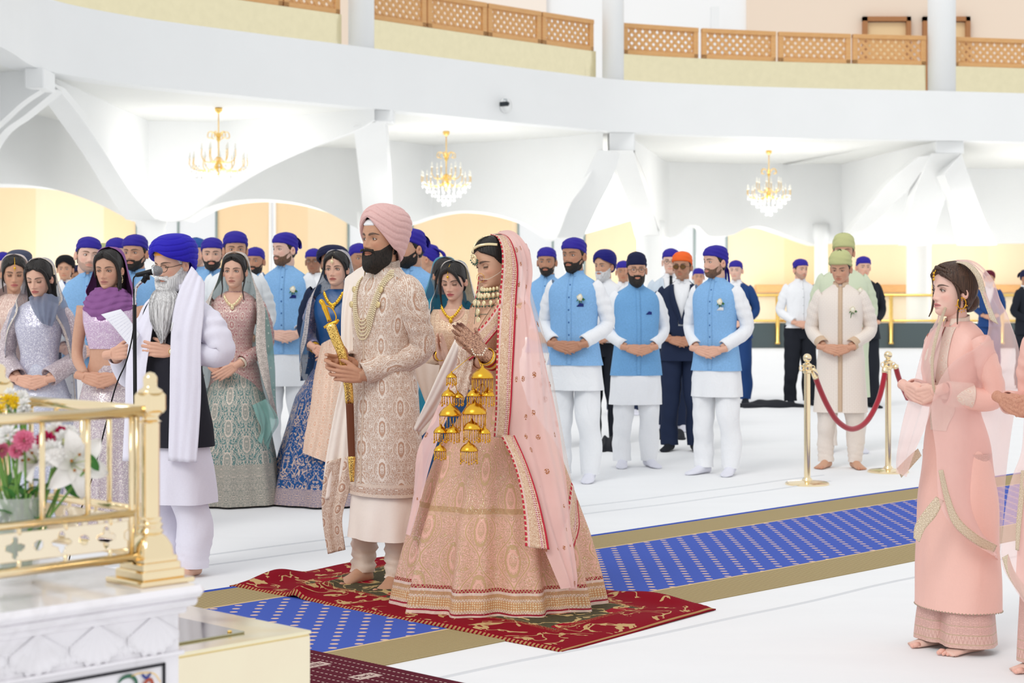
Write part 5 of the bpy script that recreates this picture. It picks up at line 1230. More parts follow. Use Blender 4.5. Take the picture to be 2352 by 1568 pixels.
# ================= embroidered cloth =================
def damask(name, bg, fg, fg2, su=.16, sv=.24, K=5.0, nsc=26, th=.17, metal=.35, rough=.45, bst=.8, hem=None, seq=.0, weave=True, alpha=None, ogee=True):
    n = Nd(name, rough); u, v, _ = n.xyz(n.uv()); bg, fg, fg2 = [lin(c) if isinstance(c, str) else c for c in (bg, fg, fg2)]
    us = n.math('DIVIDE', u, su); k = n.math('FLOOR', n.add(us, .5)); mu = n.ab(n.sub(us, k))            # 0..0.5 mirrored
    vv = n.add(n.math('DIVIDE', v, sv), n.mul(n.math('PINGPONG', k, 1.0), .5)); fv = n.sub(n.fr(vv), .5)
    q = n.comb(n.mul(mu, su), n.mul(fv, sv), 0.0)
    r = n.math('SQRT', n.add(n.math('POWER', n.mul(mu, 2.0), 2.0), n.math('POWER', n.mul(fv, 1.7), 2.0)))
    nz = n.noise(q, nsc, 1.5, .9); cont = n.lt(n.ab(n.sub(n.fr(n.mul(nz, K * 2)), .5)), th)
    nz2 = n.noise(q, nsc * 2.3, 1.0, .6); fine = n.lt(n.ab(n.sub(n.fr(n.mul(nz2, K)), .5)), th * .7)
    m = n.mx(cont, n.mul(fine, .75))
    if ogee:
        e = n.ab(n.sub(n.mul(mu, 2.0), n.mul(n.add(n.math('COSINE', n.mul(fv, 2 * PI)), 1.0), .46))); m = n.mx(m, n.lt(e, .045)); m = n.mul(m, n.sub(1.0, n.mn(n.gt(e, .045), n.lt(e, .085))))
        rr = n.lt(n.ab(n.sub(r, .42)), .045); core = n.lt(r, .2); m = n.mx(m, rr); m = n.mul(m, n.sub(1.0, n.lt(n.ab(n.sub(r, .27)), .05)))
    fill = n.lt(r, .37) if ogee else n.gt(nz, .56)
    c = n.mix(n.mul(fill, .6), bg, fg2); c = n.mix(m, c, fg); h = m
    if hem:      # bands measured from the hem: (from, to, colour, kind)
        for a, b, col, kind in hem:
            inb = n.mn(n.gt(v, a), n.lt(v, b)); col = lin(col) if isinstance(col, str) else col
            if kind == 'flat': pc = col
            elif kind == 'zig': w_ = (b - a); d = n.math('PINGPONG', n.math('DIVIDE', u, w_ * .5), 1.0); pc = n.mix(n.lt(n.ab(n.sub(d, n.math('DIVIDE', n.sub(v, a), w_))), .22), col, fg)
            elif kind == 'scroll': pc = n.mix(n.lt(n.ab(n.sub(n.fr(n.mul(n.noise(n.comb(n.math('PINGPONG', u, .05), v, 0.0), 55, 1, .5), 9)), .5)), .2), col, fg)
            else: dv = n.vor(n.uv(), 95, rnd=.1); pc = n.mix(n.lt(dv, .33), col, (.86, .68, .42))
            c = n.mix(inb, c, pc)
    o = n.uv(); wv = n.noise(n.scale(o, (900, 200, 1)), 1.0, 1)
    if seq: sp = n.lt(n.vor(o, 120, rnd=1.0), .20); pick = n.gt(n.noise(o, 9, 1), .52); sp = n.mn(sp, pick); c = n.mix(n.mul(sp, seq), c, (1, .93, .7)); n.set(metal=n.mx(n.mul(m, metal), n.mul(sp, .8)), rough=n.sub(rough, n.mul(sp, .25)))
    else: n.set(metal=n.mul(m, metal))
    n.bump(n.add(h, n.mul(wv, .35)), bst, .0016); n.set(col=c, spec=.3)
    if alpha is not None: n.set(alpha=alpha)
    return n.m
def sheer(name, col, alpha=.6, motif=None, rough=.6, sc=9, band=None):
    n = Nd(name, rough); c = lin(col); o = n.uv(); f = n.noise(n.ob(), 5, 3); x, y, z = n.xyz(o)
    a = n.add(alpha - .1, n.mul(f, .2)); cc = c
    if motif:
        d = n.vor(o, sc, rnd=.35); g = n.noise(o, sc * 14, 1); m = n.mn(n.lt(d, .16), n.gt(g, .47)); cc = n.mix(m, c, lin(motif)); a = n.mx(a, m)
    n.set(col=cc, alpha=a, spec=.25, sheen=.3); n.b.inputs['Transmission Weight'].default_value = 0
    n.bump(n.noise(n.scale(n.ob(), (1, 1, .4)), 14, 3, .5), .3, .01); return n.m
def sequin(name, col, c2, sc=260, rough=.25, alpha=None, metal=.55):
    n = Nd(name, rough); o = n.ob(); v = n.vor(o, sc, out='Color'); x, y, z = n.xyz(v); 
    n.set(col=n.mix(n.math('POWER', x, 2.0), lin(c2), lin(col)), metal=n.mul(x, metal), rough=n.add(.15, n.mul(y, .5)), spec=.5)
    if alpha is not None: n.set(alpha=alpha)
    n.bump(x, .9, .002); return n.m
M_lace = damask('silver_lace_border', 'b9a79c', 'efe6dc', 'd8c8bc', .06, .08, 5, 60, .22, .3)
# a hanging sheet between two pixel edges placed at real depth around its wearer
def sheet(p, Lp, Rp, dL, dR, name, mat, n=40, m=22, fold=.012, kf=9, seed=0, th=0.0, uvw=None, bulge=0.0, fph=0.0):
    A = np.array([p.at(x, y, d) for (x, y), d in zip(Lp, dL)]); B = np.array([p.at(x, y, d) for (x, y), d in zip(Rp, dR)]); A, B = cr(A, n), cr(B, n)
    t = np.linspace(0, 1, m)[None, :, None]; X = A[:, None] * (1 - t) + B[:, None] * t
    ac = nrm3(B - A); up = np.gradient((A + B) / 2, axis=0); nn = nrm3(np.cross(ac, nrm3(up))); cam = p.dirw([0, -1, 0]); sg = np.sign((nn * cam).sum(-1, keepdims=True)); nn = nn * np.where(sg == 0, 1, sg)
    tt = t[..., 0]; vv = np.linspace(0, 1, n)[:, None]
    f = fold * (np.sin(tt * kf * 2 + fph + 1.5 * np.sin(vv * 3 + seed)) * .6 + .4 * np.sin(tt * kf * 4.3 + seed + vv * 4)) * np.sin(tt * PI) ** .4 + bulge * np.sin(tt * PI)
    f = f * np.clip(np.linalg.norm(B - A, axis=1) / max(.12, kf * .03), 0, 1)[:, None]
    X = X + nn[:, None] * f[..., None]
    W_ = np.linalg.norm(B - A, axis=1).mean() if uvw is None else uvw; L_ = np.concatenate([[0], np.cumsum(np.linalg.norm(np.diff(A, axis=0), axis=1))])
    uv = np.stack([np.tile(tt * W_, (n, 1)), np.tile((L_[-1] - L_)[:, None], (1, m))], -1); mb = MB(); mb.grid(X, False, uv); o = mb.build(name, mat, p.root)
    if th: md = o.modifiers.new('t', 'SOLIDIFY'); md.thickness = th
    return o, X
def veil(p, tb, mat, border=None, bw=.035, name='veil', n=60, rows=64, fold=.0, kf=14, bmat=None, seed=0, z0=None):
    tb = np.array(tb, float); tb[:, 4] = np.radians(tb[:, 4]); V = cr(tb, rows) if False else np.stack([np.interp(np.linspace(0, len(tb) - 1, rows), np.arange(len(tb)), tb[:, k]) for k in range(tb.shape[1])], 1)
    for _ in range(3): V[1:-1] = (V[:-2] + 2 * V[1:-1] + V[2:]) / 4
    X = []
    for z, w, f, b, al, *r in V:
        t = np.linspace(0, 1, n); a = al + (2 * PI - 2 * al) * t; cx = r[0] if r else 0; g = 1 + fold * np.sin(a * kf + seed + z * 3) * sst(1.55 - z, 0, .5) * np.ones(n)
        X.append(np.stack([cx + w * np.sin(a) * g, (f + b) / 2 - (b - f) / 2 * np.cos(a) * g, np.full(n, z) + 0 * a], 1))
    X = np.array(X); uv = np.stack([np.tile(np.linspace(0, .9, n), (rows, 1)), np.tile(V[:, :1], (1, n))], -1)
    mb = MB(); mb.grid(X, False, uv); o = mb.build(name, mat, p.root)
    if bmat is not None:
        for sd in (0, 1):
            Q = []; acc = 0
            for i in range(rows):
                if i < 3: continue
                row = X[i] if sd == 0 else X[i][::-1]; per = np.concatenate([[0], np.cumsum(np.linalg.norm(np.diff(row, axis=0), axis=1))]); us = np.linspace(0, min(bw, per[-1] * .45), 5); pts = np.stack([np.interp(us, per, row[:, k]) for k in range(3)], 1); c = row.mean(0); d = nrm3(pts - c); Q.append(pts + d * .004)
            Q = np.array(Q); L_ = np.concatenate([[0], np.cumsum(np.linalg.norm(np.diff(Q[:, 0], axis=0), axis=1))]); uvb = np.stack([np.tile(np.linspace(0, bw, 5), (len(Q), 1)), np.tile(L_[:, None], (1, 5))], -1)
            mb = MB(); mb.grid(Q, False, uvb); mb.build('veil_border', bmat, p.root)
    return X
def beads(p, P, r, mat, name='bead_string', step=None):
    m = MB(); P = np.array(P); L_ = np.concatenate([[0], np.cumsum(np.linalg.norm(np.diff(P, axis=0), axis=1))]); k = int(L_[-1] / (step or r * 2)) + 1
    for t in np.linspace(0, L_[-1], k): m.ball([np.interp(t, L_, P[:, j]) for j in range(3)], r, 4)
    return m.build(name, mat, p.root)
M_pearl = plain('pearl', 'f4ead6', .25, .1, spec=.6); M_kundan = plain('kundan_stone', 'efdcae', .15, .45, spec=.8); M_emer = plain('emerald_bead', '2d5a48', .2, spec=.6); M_gold2 = plain('bright_gold', 'e9b43c', .25, 1.0)
def necklace(p, mat=M_gold2, r=.085, drop=.08, z=1.47, n=13, big=.010):
    m = MB(); a = np.linspace(-1.25, 1.25, 40)
    P = np.stack([r * np.sin(a) * .85, -.062 - .052 * np.cos(a), z - drop * np.cos(a) ** 2 + .02 * np.abs(np.sin(a))], 1); m.tube(P, .0035, 8)
    for t in np.linspace(4, 35, n): q = P[int(t)]; m.ball(q + [0, -.004, -.004], (big * .8, .004, big), 6)
    q = P[20]; m.ball(q + [0, -.005, -.02], (.013, .005, .016), 8); return m.build('necklace', mat, p.root)
def tikka(p, mat, drop=.055, size=.009, zc=.06, disc=False):
    m = MB(); P = np.array([(0, -.035, .122), (0, -.066, .108), (0, -.085, .088), (0, -.0965, zc + .004)]); m.tube(p.hx(cr(P, 10)), .002, 6); m.ball(p.hx(np.array([0, -.100, zc - .006])), (size, .004, size), 8); m.ball(p.hx(np.array([0, -.101, zc - .022])), .0035, 5); return m.build('forehead_ornament', mat, p.root)
def earring(p, mat, sides=(1, -1), k=1.0):
    for sg in sides:
        m = MB(); c = np.array([sg * .083, -.004, -.045]); a = np.linspace(0, 2 * PI, 18); m.tube(p.hx(c + np.stack([0 * a, .013 * k * np.cos(a), -.01 + .015 * k * np.sin(a)], 1)), .003, 6); m.tube(p.hx([c + [0, 0, .02], c]), .002, 5)
        for b in np.linspace(-2.9, -.2, 7): m.ball(p.hx(c + [0, .017 * k * math.cos(b), -.012 + .022 * k * math.sin(b)]), .0035, 4)
        m.build('earring', mat, p.root)
def locks(p, mat, pts, r=.006, name='hair_lock'):
    m = MB()
    for P in pts: Q = cr(P, 16); m.tube(p.hx(Q), np.linspace(r, r * .25, 16), 8)
    return m.build(name, mat, p.root)
def longhair(p, mat, pts, name='long_hair'):   # pts: (x, y, z, rx, ry) in body frame
    m = MB(); pts = cr(pts, 26); a = np.linspace(0, 2 * PI, 30, endpoint=False); X = []
    for x, y, z, rx, ry in pts: g = 1 + .06 * np.sin(a * 9 + z * 14); X.append(np.stack([x + rx * g * np.cos(a), y + ry * g * np.sin(a), np.full(30, z)], 1))
    m.grid(np.array(X), True, cap=(True, True)); return m.build(name, mat, p.root)
def bangles(p, w, d, mat, n=3, r=.034, gap=.009, name='bangle', th=.003):
    w, d = np.array(w, float), nrm(d); u = nrm(np.cross(d, [0, .3, 1])); v = np.cross(d, u); a = np.linspace(0, 2 * PI, 26)
    for k in range(n):
        m = MB(); c = w + d * gap * k; m.tube(c + r * (np.cos(a)[:, None] * u + np.sin(a)[:, None] * v), th, 8, cap=False); m.build(name, mat[k % len(mat)] if isinstance(mat, list) else mat, p.root)
FT = [(1.495, .060, -.045, .07), (1.478, .100, -.058, .082), (1.452, .140, -.072, .09), (1.42, .158, -.088, .09), (1.38, .162, -.105, .095), (1.31, .152, -.135, .09), (1.25, .140, -.125, .085), (1.15, .122, -.095, .08), (1.08, .125, -.095, .085), (1.0, .15, -.105, .105), (.93, .17, -.11, .12), (.86, .178, -.115, .128)]
def skirt(p, mat, r=.40, zt=1.06, hem=.02, k=9, amp=.05, name='skirt', rb=None, ex=2.0, w0=.13, ph=.4, uvs=None, cx=0, scal=0.0):
    tb = [(zt, w0, -.095, .09, 0), (zt - .08, w0 + .025, -.11, .11, 0), (zt * .72, w0 + (r - w0) * .45, -(w0 + (r - w0) * .40), w0 + (r - w0) * .40, cx * .4), (zt * .35, w0 + (r - w0) * .78, -(w0 + (r - w0) * .76), w0 + (r - w0) * .76, cx * .8), (hem, r, -r * .98, r * .98, cx)]
    fo = lambda a, z: (amp * np.sin(a * k + ph + .8 * np.sin(a * 2 + 1)) + amp * .4 * np.sin(a * (k * 2 + 1) + ph * 3)) * sst(zt - .1 - z, 0, zt * .8)
    m = MB(); X = loftz(m, tb, 168 if p.lod == 0 else 110, 90 if p.lod == 0 else 56, fo, ex, 0, 1, .003, 9, uvs=uvs or 2 * PI * r)
    if scal: pass
    rim = X[-1]; c = rim.mean(0); m.grid(np.stack([rim, c + (rim - c) * .985 + [0, 0, .0], c + (rim - c) * .97 + [0, 0, .03]]), True); m.build(name, mat, p.root); return X
def lady(label, px, yt, Y, **k):
    k.setdefault('fem', True); k.setdefault('hw', .022); k.setdefault('lips', lin('b8555a')); k.setdefault('liner', True); return Person(label, px, yt, Y, **k)
VB = [(1.7735, .012, -.010, .035, 0), (1.771, .040, -.036, .055, 14), (1.758, .066, -.055, .082, 48), (1.73, .085, -.064, .100, 66), (1.69, .094, -.066, .110, 78), (1.63, .106, -.066, .114, 80), (1.56, .128, -.072, .118, 73), (1.50, .158, -.082, .124, 66)]

# ---------- silver veiled woman ----------
p = lady('woman in silver grey sequinned dress with slate veil over black hair, eyes lowered', 92, 591, 11.3, yaw=-4, hy=-6, pitch=14, tone='fair', closed=1.0, lod=0)
p.stand_clasp('clasp', (0, -.19, .955), rx=.1); p.legs(); p.hair(M_hblack, .014); longhair(p, M_hblack, [(0, .03, 1.66, .085, .085), (0, .05, 1.56, .09, .07), (0, .07, 1.42, .10, .05), (0, .09, 1.3, .08, .04)])
locks(p, M_hblack, [[(.035, -.085, .09), (.066, -.055, .05), (.078, -.03, -.03), (.075, -.02, -.13), (.06, -.03, -.2)], [(-.035, -.085, .09), (-.066, -.055, .05), (-.076, -.03, -.03), (-.075, -.02, -.12)]], .016)
Ms = sequin('silver_sequins', 'f3f2fa', 'b4b2c8', 230, metal=.4); Ms2 = sequin('rose_silver_sequins', 'f2e6e6', 'b9a9b0', 180, metal=.4)
m, X = p.top('bodice', Ms, FT, None, .002); m.build('bodice', Ms, p.root); p.sleeves(Ms2, (.062, .058, .054, .060, .066), end=1.0); skirt(p, sequin('pale_grey_net', 'e4e6f2', 'c3c7da', 120, metal=.15), .34, 1.08)
veil(p, VB + [(1.45, .18, -.10, .13, 40), (1.40, .20, -.12, .14, 36), (1.30, .225, -.15, .15, 55), (1.0, .235, -.15, .16, 75), (.7, .24, -.14, .17, 90)], sheer('slate_veil', '8f97ad', .62, 'e8eaf2', sc=14), bmat=M_lace, bw=.018, fold=.02)
sheet(p, [(66, 683), (70, 700), (82, 724), (96, 742)], [(136, 680), (134, 704), (128, 730), (120, 750)], [-.05, -.13, -.18, -.18], [-.05, -.13, -.18, -.18], 'veil_drape', sheer('slate_drape', '6f788f', .85), fold=.016, kf=6, bulge=.02)
p.done()
# ---------- pale pink veiled woman at the left edge ----------
p = lady('woman in pale pink veil and dress at the left edge, behind the silver veiled woman', 33, 583, 12.3, yaw=8, hy=10, pitch=8, tone='lightbrown', closed=.7)
p.stand_clasp(); p.legs(); p.hair(M_hblack, .012); locks(p, M_hblack, [[(.04, -.08, .085), (.07, -.05, .04), (.08, -.04, -.05), (.07, -.05, -.12)], [(-.04, -.08, .085), (-.07, -.05, .04), (-.078, -.04, -.05), (-.07, -.05, -.12)]], .012); tikka(p, M_gold2)
Mp = damask('dusty_pink_lace', 'd9b5a8', 'e9d3c6', 'cfa396', .12, .16); m, X = p.top('bodice', Mp, FT, None, .002); m.build('bodice', Mp, p.root); p.sleeves(Mp, (.062, .058, .052, .046, .042)); skirt(p, Mp, .33)
veil(p, VB + [(1.45, .17, -.10, .13, 40), (1.35, .20, -.14, .15, 35), (1.1, .21, -.16, .16, 60), (.75, .22, -.16, .17, 80)], sheer('blush_veil', 'edd9d4', .7), bmat=M_lace, bw=.016, fold=.02); p.done()
# ---------- purple dupatta woman ----------
p = lady('woman with purple dupatta over long black hair and lilac sequinned crop top', 252, 567, 10.95, yaw=-4, hy=-6, pitch=6, tone=(.62, .35, .24), closed=.35, lod=0, lips=lin('b06a66'), leanx=0)
p.tone = np.array((.62, .35, .24)); p.stand_clasp('clasp', (-.015, -.19, .955), rx=.1, eo=.215); p.legs()
p.hair(M_hblack, .010); longhair(p, M_hblack, [(0, .02, 1.69, .084, .085), (0, .04, 1.58, .088, .07), (0, .06, 1.45, .085, .05), (0, .06, 1.38, .07, .045)])
locks(p, M_hblack, [[(.004, -.078, .104), (.045, -.075, .082), (.073, -.04, .03), (.08, -.02, -.06), (.076, -.03, -.16), (.06, -.05, -.23)], [(-.004, -.078, .104), (-.045, -.075, .082), (-.073, -.04, .03), (-.078, -.02, -.05)], [(.03, -.07, .09), (.068, -.05, .05), (.078, -.03, -.03), (.07, -.04, -.13), (.05, -.06, -.2)]], .018)
Ml = sequin('lilac_sequins', 'f6e8f4', 'c9aacb', 240); m, X = p.top('crop_top', Ml, [r_ for r_ in FT if r_[0] >= 1.1], None, .001); m.build('crop_top', Ml, p.root)
loftz(p.body, [(z, a * .97, f * .96, b * .96) for z, a, f, b in FT if z >= .98], 40, 30, None, 2.2, 0, 0, 0, col=p.tone)
Mls = sequin('champagne_sequin_stripes', 'f7efe9', 'b9a8b4', 200); skirt(p, Mls, .30, 1.05, k=22, amp=.035)
Mpu = wrinkled('purple_chiffon', '8d5a92', .7, .4, 16)
veil(p, VB[:8] + [(1.47, .145, -.06, .12, 70), (1.40, .165, -.09, .12, 95), (1.3, .16, -.09, .13, 110), (1.1, .16, -.09, .14, 125)], Mpu, name='dupatta', fold=.03)
m = MB(); a = np.linspace(-2.7, 2.7, 90)[None]; v = np.linspace(0, 1, 60)[:, None]; rr_ = .082 + .085 * np.sin(v * PI * .62) - .02 * v + .009 * np.abs(np.sin(v * 15 + a * .9 + .6 * np.sin(a * 3))) + .004 * np.sin(a * 11 + v * 9); X = np.stack([rr_ * 1.02 * np.sin(a) + 0 * v, .012 - rr_ * .86 * np.cos(a) - .012, 1.515 - .13 * v - .075 * v * np.exp(-((a + .15) / 1.0) ** 2) + .012 * np.cos(a)], -1); m.grid(X); m.build('dupatta_cowl', Mpu, p.root)
earring(p, M_kundan, (1,)); p.done()
# ---------- green veiled woman ----------
p = lady('young woman in sea green embroidered veil and teal skirt, right of the reader', 540, 578, 12.6, yaw=-2, hy=-4, tone='fair', lod=0, lips=lin('b06a60')); p.stand_clasp('cover', (-.045, -.20, .945), rx=.2, eo=.215); p.legs(); p.hair(M_hblack, .012)
locks(p, M_hblack, [[(.004, -.08, .104), (.045, -.075, .082), (.072, -.045, .03), (.082, -.04, -.06), (.074, -.06, -.13), (.085, -.06, -.2)], [(-.004, -.08, .104), (-.045, -.075, .082), (-.072, -.045, .03), (-.080, -.04, -.06), (-.07, -.06, -.12), (-.08, -.06, -.18)]], .011)
Mk = damask('rose_embroidered_tunic', 'b05c66', 'e2cfc4', 'c7938c', .09, .12, 5, 30, .2, .2, seq=.6); m, X = p.top('tunic', Mk, FT + [(.78, .20, -.135, .145), (.72, .21, -.14, .15)], None, .002); m.build('tunic', Mk, p.root); p.sleeves(Mk, (.06, .056, .052, .05, .05), end=.86)
neckskin(p, X, 1.487, 1.385, .07, 2)
Mt = damask('teal_embroidered_skirt', '4f7f7e', 'd6c9bb', 'b9ada0', .16, .22, 3.0, 22, .15, .2, hem=[(0, .30, '8f938a', 'scroll')], ogee=True); skirt(p, Mt, .33, 1.0, .015, 7, .05)
veil(p, VB + [(1.45, .185, -.11, .13, 56), (1.35, .23, -.15, .14, 48), (1.15, .265, -.20, .15, 40), (.95, .28, -.22, .16, 46), (.75, .28, -.21, .17, 60), (.60, .29, -.20, .17, 75)], sheer('sea_green_veil', '7fb0a8', .62, 'cfd9cf', sc=20), bmat=damask('ivory_floral_border', '9a8d84', 'efe4da', 'd8c4bb', .07, .09, 5, 50, .25, .15), bw=.075, fold=.03, kf=11)
sheet(p, [(580, 930), (590, 960), (600, 985), (592, 1010)], [(612, 915), (640, 965), (625, 1000), (610, 1045)], [-.2] * 4, [-.12] * 4, 'veil_corner', sheer('sea_green_veil2', '86b5ad', .7), fold=.03, kf=4)
necklace(p, M_kundan, .08, .06, 1.46); bangles(p, p.arm[1][2] + np.array([.02, .01, .01]), p.arm[1][1] - p.arm[1][2], M_pearl, 2, .036); p.done()
# ---------- blue and peach woman ----------
p = lady('woman in peach and royal blue lehenga with gold necklace, left of the groom', 774, 573, 12.7, yaw=-10, hy=-2, tone='fair', lod=0, lips=lin('a84848')); p.tone = np.array(TONE['fair'])
p.stand_clasp('cover', (-.02, -.19, 1.05), eo=.21); p.legs(); p.hair(M_hblack, .016); locks(p, M_hblack, [[(.0, -.08, .106), (.05, -.078, .07), (.074, -.045, .02), (.078, -.02, -.06)], [(.0, -.08, .106), (-.05, -.078, .07), (-.074, -.045, .02), (-.078, -.02, -.06)]], .014)
Mbl = wrinkled('royal_blue_silk', '1c4f86', .35, .35, 8, spec=.5); m, X = p.top('blouse', Mbl, FT, None, .002); m.build('blouse', Mbl, p.root); p.sleeves(sequin('mauve_sequins', 'd0b8c4', '5f6f9c', 200, metal=.3), (.062, .058, .05, .044, .04), end=.8)
Msk = damask('blue_velvet_skirt', '174f8c', 'd3b9ac', '174f8c', .30, .36, 1.3, 20, .09, .15, .3, hem=[(0, .13, '8a8398', 'scroll')], ogee=False)
skirt(p, Msk, .44, 1.04, .015, 7, .05, cx=-.04)
Mpe = damask('peach_sequin_panel', 'f2c0a0', 'fae3d0', 'e8aa88', .05, .07, 5, 60, .2, .4, seq=.9)
sheet(p, [(738, 790), (722, 860), (712, 940), (700, 1000), (695, 1040)], [(790, 770), (800, 860), (800, 940), (790, 1040), (780, 1075)], [-.22, -.26, -.32, -.36, -.38], [-.2, -.27, -.33, -.37, -.39], 'apron_panel', Mpe, fold=.012, kf=5, bulge=.05)
veil(p, VB + [(1.45, .185, -.11, .13, 56), (1.35, .225, -.15, .14, 46), (1.2, .25, -.19, .15, 42), (1.05, .26, -.20, .15, 52), (.85, .25, -.17, .16, 80)], sheer('blue_net_veil', '3f6fa0', .72, 'e3c2b8', sc=30), bmat=damask('navy_white_border', '27305c', 'efe6e2', 'c9b9c0', .05, .07, 5, 60, .22, .1), bw=.045, fold=.03)
necklace(p, M_gold2, .09, .09, 1.475, 15, .014); tikka(p, M_kundan, size=.012); bangles(p, p.arm[-1][2], p.arm[-1][1] - p.arm[-1][2], M_gold2, 3, .036); bangles(p, p.arm[1][2], p.arm[1][1] - p.arm[1][2], M_gold2, 2, .036); p.done()
# ---------- women behind the groom ----------
p = lady('woman in peach lace with gold necklace and teal veil praying between groom and bride', 1043, 597, 11.1, yaw=-10, hy=-8, pitch=14, tone='fair', closed=.9, lod=0, lips=lin('b0324a')); V, F = pose_hands('namaste'); c = np.array([-.03, -.20, 1.16]); p.body.raw(V @ rotm(0, .5).T + c, F, 0, p.tone); p.arms([(.21, .02, 1.12), c + [.016, .0, -.0]], [(-.21, .02, 1.12), c + [-.016, 0, 0]]); p.legs(); p.hair(M_hblack, .012)
locks(p, M_hblack, [[(-.0, -.082, .105), (.045, -.085, .07), (.066, -.075, .02), (.074, -.055, -.02)], [(-.0, -.082, .105), (-.05, -.078, .07), (-.074, -.05, .0), (-.078, -.05, -.09), (-.07, -.06, -.15)]], .016)
Mpl = damask('gold_peach_lace', 'cf9f7f', 'f0d5b8', 'dbb08c', .06, .08, 5, 55, .2, .4, seq=.8); m, X = p.top('blouse', Mpl, [r_ for r_ in FT if r_[0] <= 1.46], None, .002); m.build('blouse', Mpl, p.root); p.sleeves(Mpl, (.06, .056, .05, .045, .042), end=.86)
neckskin(p, X, 1.448, 1.37, .085, 2)
skirt(p, wrinkled('deep_blue_silk', '1d3f66', .4, .3, 8), .30)
veil(p, VB + [(1.45, .165, -.085, .13, 60), (1.35, .19, -.13, .14, 55), (1.1, .20, -.15, .15, 52), (.9, .20, -.15, .15, 60)], sheer('teal_blue_veil', '256a8c', .8, 'd9cfc4', sc=20), bmat=beads and M_lace, bw=.022, fold=.03); necklace(p, M_gold2, .085, .07, 1.47, 15, .011); tikka(p, M_gold2, size=.009); bangles(p, p.arm[-1][2], p.arm[-1][1] - p.arm[-1][2], M_gold2, 2, .034); p.done()
p = lady('dark haired woman in teal veil half hidden behind the praying woman with gold necklace', 1022, 589, 12.9, yaw=10, hy=6, pitch=10, tone='lightbrown', closed=.5); p.stand_clasp(); p.legs(); p.hair(M_hblack, .014); locks(p, M_hblack, [[(.0, -.08, .105), (-.05, -.078, .07), (-.075, -.045, 0), (-.08, -.04, -.1), (-.07, -.05, -.17)]], .016); Mtb = wrinkled('teal_silk', '2a7f96', .5, .3, 8); m, X = p.top('blouse', Mtb, FT, None, .002); m.build('blouse', Mtb, p.root); p.sleeves(Mtb, (.06, .056, .05, .045, .042)); skirt(p, Mtb, .28); veil(p, VB + [(1.45, .165, -.085, .13, 60), (1.2, .19, -.14, .14, 55), (.9, .20, -.15, .15, 60)], sheer('turquoise_veil', '2f8ea8', .8), fold=.03); p.done()
# ================= cream sherwani men on the right =================
Mcs = damask('oatmeal_silk', 'e8dbcf', 'efe4d9', 'e0d0c2', .02, .03, 2, 60, .3, .0, .55, .15, ogee=False); Mcb = damask('copper_braid', 'cdb296', 'e6d2bb', 'bd9e80', .02, .03, 4, 120, .25, .2)
Mcp = wrinkled('oatmeal_cotton', 'ebe0d6', .7, .45, 14)
p = Person('man in long cream sherwani and green turban standing barefoot behind the rope', 1931, 573, 15.1, yaw=-12, hy=-12, pitch=12, tone='lightbrown', hw=.04, lod=1, closed=.45); p.stand_clasp('clasp', (-.03, -.19, .965)); p.legs(.10, splay=20)
p.ramal(M_green, 'tip', zf=.055, t=.018, up=.012); p.hair(M_hblack, .004, part=False); p.trousers(Mcp, .10, .058, gather=.004); p.sleeves(Mcs, (.076, .070, .064, .058, .05), end=.9)
m, X = p.top('sherwani', Mcs, torso_tb(.80, 1.04, 1.0, 1.06)[:-1] + [(.80, .195, -.13, .13), (.62, .21, -.135, .14), (.46, .222, -.14, .145)], pleats(3, .012, .9, .46, .5), .003, 1); m.build('sherwani', Mcs, p.root); Mbr = plain('copper_braid_band', 'd3b79a', .6, weave=.6); collar(p, Mbr, name='collar'); placket(p, X, 1.49, .47, Mbr, 0, .018); rose_pin(p, X, .10, 1.30)
for sg in (1, -1): m = MB(); A = p.arm[sg]; d = nrm(A[2] - A[1]); m.tube([A[2] - d * .075, A[2] - d * .015], [.053, .052], 20, cap=False); m.build('cuff', Mbr, p.root)
p.done()
p = Person('tall man in pistachio green jacket and turban right behind the cream sherwani man', 1937, 535, 16.6, yaw=-4, hy=-8, tone='lightbrown', hw=.04, lod=1, feet='sock'); p.stand_clasp(); p.legs(); p.ramal(M_green, 'tip', zf=.045, t=.016, up=.02); p.hair(M_hblack, .004, part=False)
Mpi = wrinkled('pale_pistachio', 'd3dcc0', .65, .3, 7); p.trousers(Mcp, .10, .06); p.sleeves(Mpi); m, X = p.top('sherwani', Mpi, torso_tb(.80, 1.12, 1.0, 1.06)[:-1] + [(.80, .2, -.13, .13), (.45, .22, -.14, .145)], pleats(3, .012, .9, .46, .5), .003, 1); m.build('sherwani', Mpi, p.root); collar(p, Mpi); rose_pin(p, X, .12, 1.32); p.done()

# ================= the reader in the blue turban =================
M_tur = wrinkled('ultramarine_turban', '2a1fb4', .6, .25, 18, .3); M_wsh = wrinkled('white_poplin', 'ece9f6', .75, .55, 6)
p = Person('elderly reader in ultramarine turban with long grey beard, reading a paper at the microphone', 402, 540, 9.5, yaw=-38, hy=4, pitch=12, tone='fair', hw=.035, lod=0, closed=.55, leanx=0); p.tone = np.array(TONE['fair'])
p.turban(M_tur, (.114, .135, .095), (0, .026, .064), zf=.052, zsd=.006, zb=-.07, peak=.022, amp=.0055, npl=8, tilt=-.10, inner=plain('saffron_cloth', 'f0a040', .7))
lw = p.at(388, 806, -.16); rw = p.at(262, 812, .02); p.arms([p.at(505, 812, -.16), lw], [p.at(300, 860, .25), rw], shoulder=.17)
p.one_hand(lw, p.dirw((-1, -.1, .12)), (0, 0, 1), 1, curl=((.35, .8, .5),) * 4, thumb=(.85, .45, .35), tcurl=.2); p.one_hand(rw, p.dirw((.75, -.55, .15)), (0, 0, 1), -1, curl=((.6, 1.1, .6),) * 4, thumb=(.8, .5, .3))
p.legs(.1, splay=14)
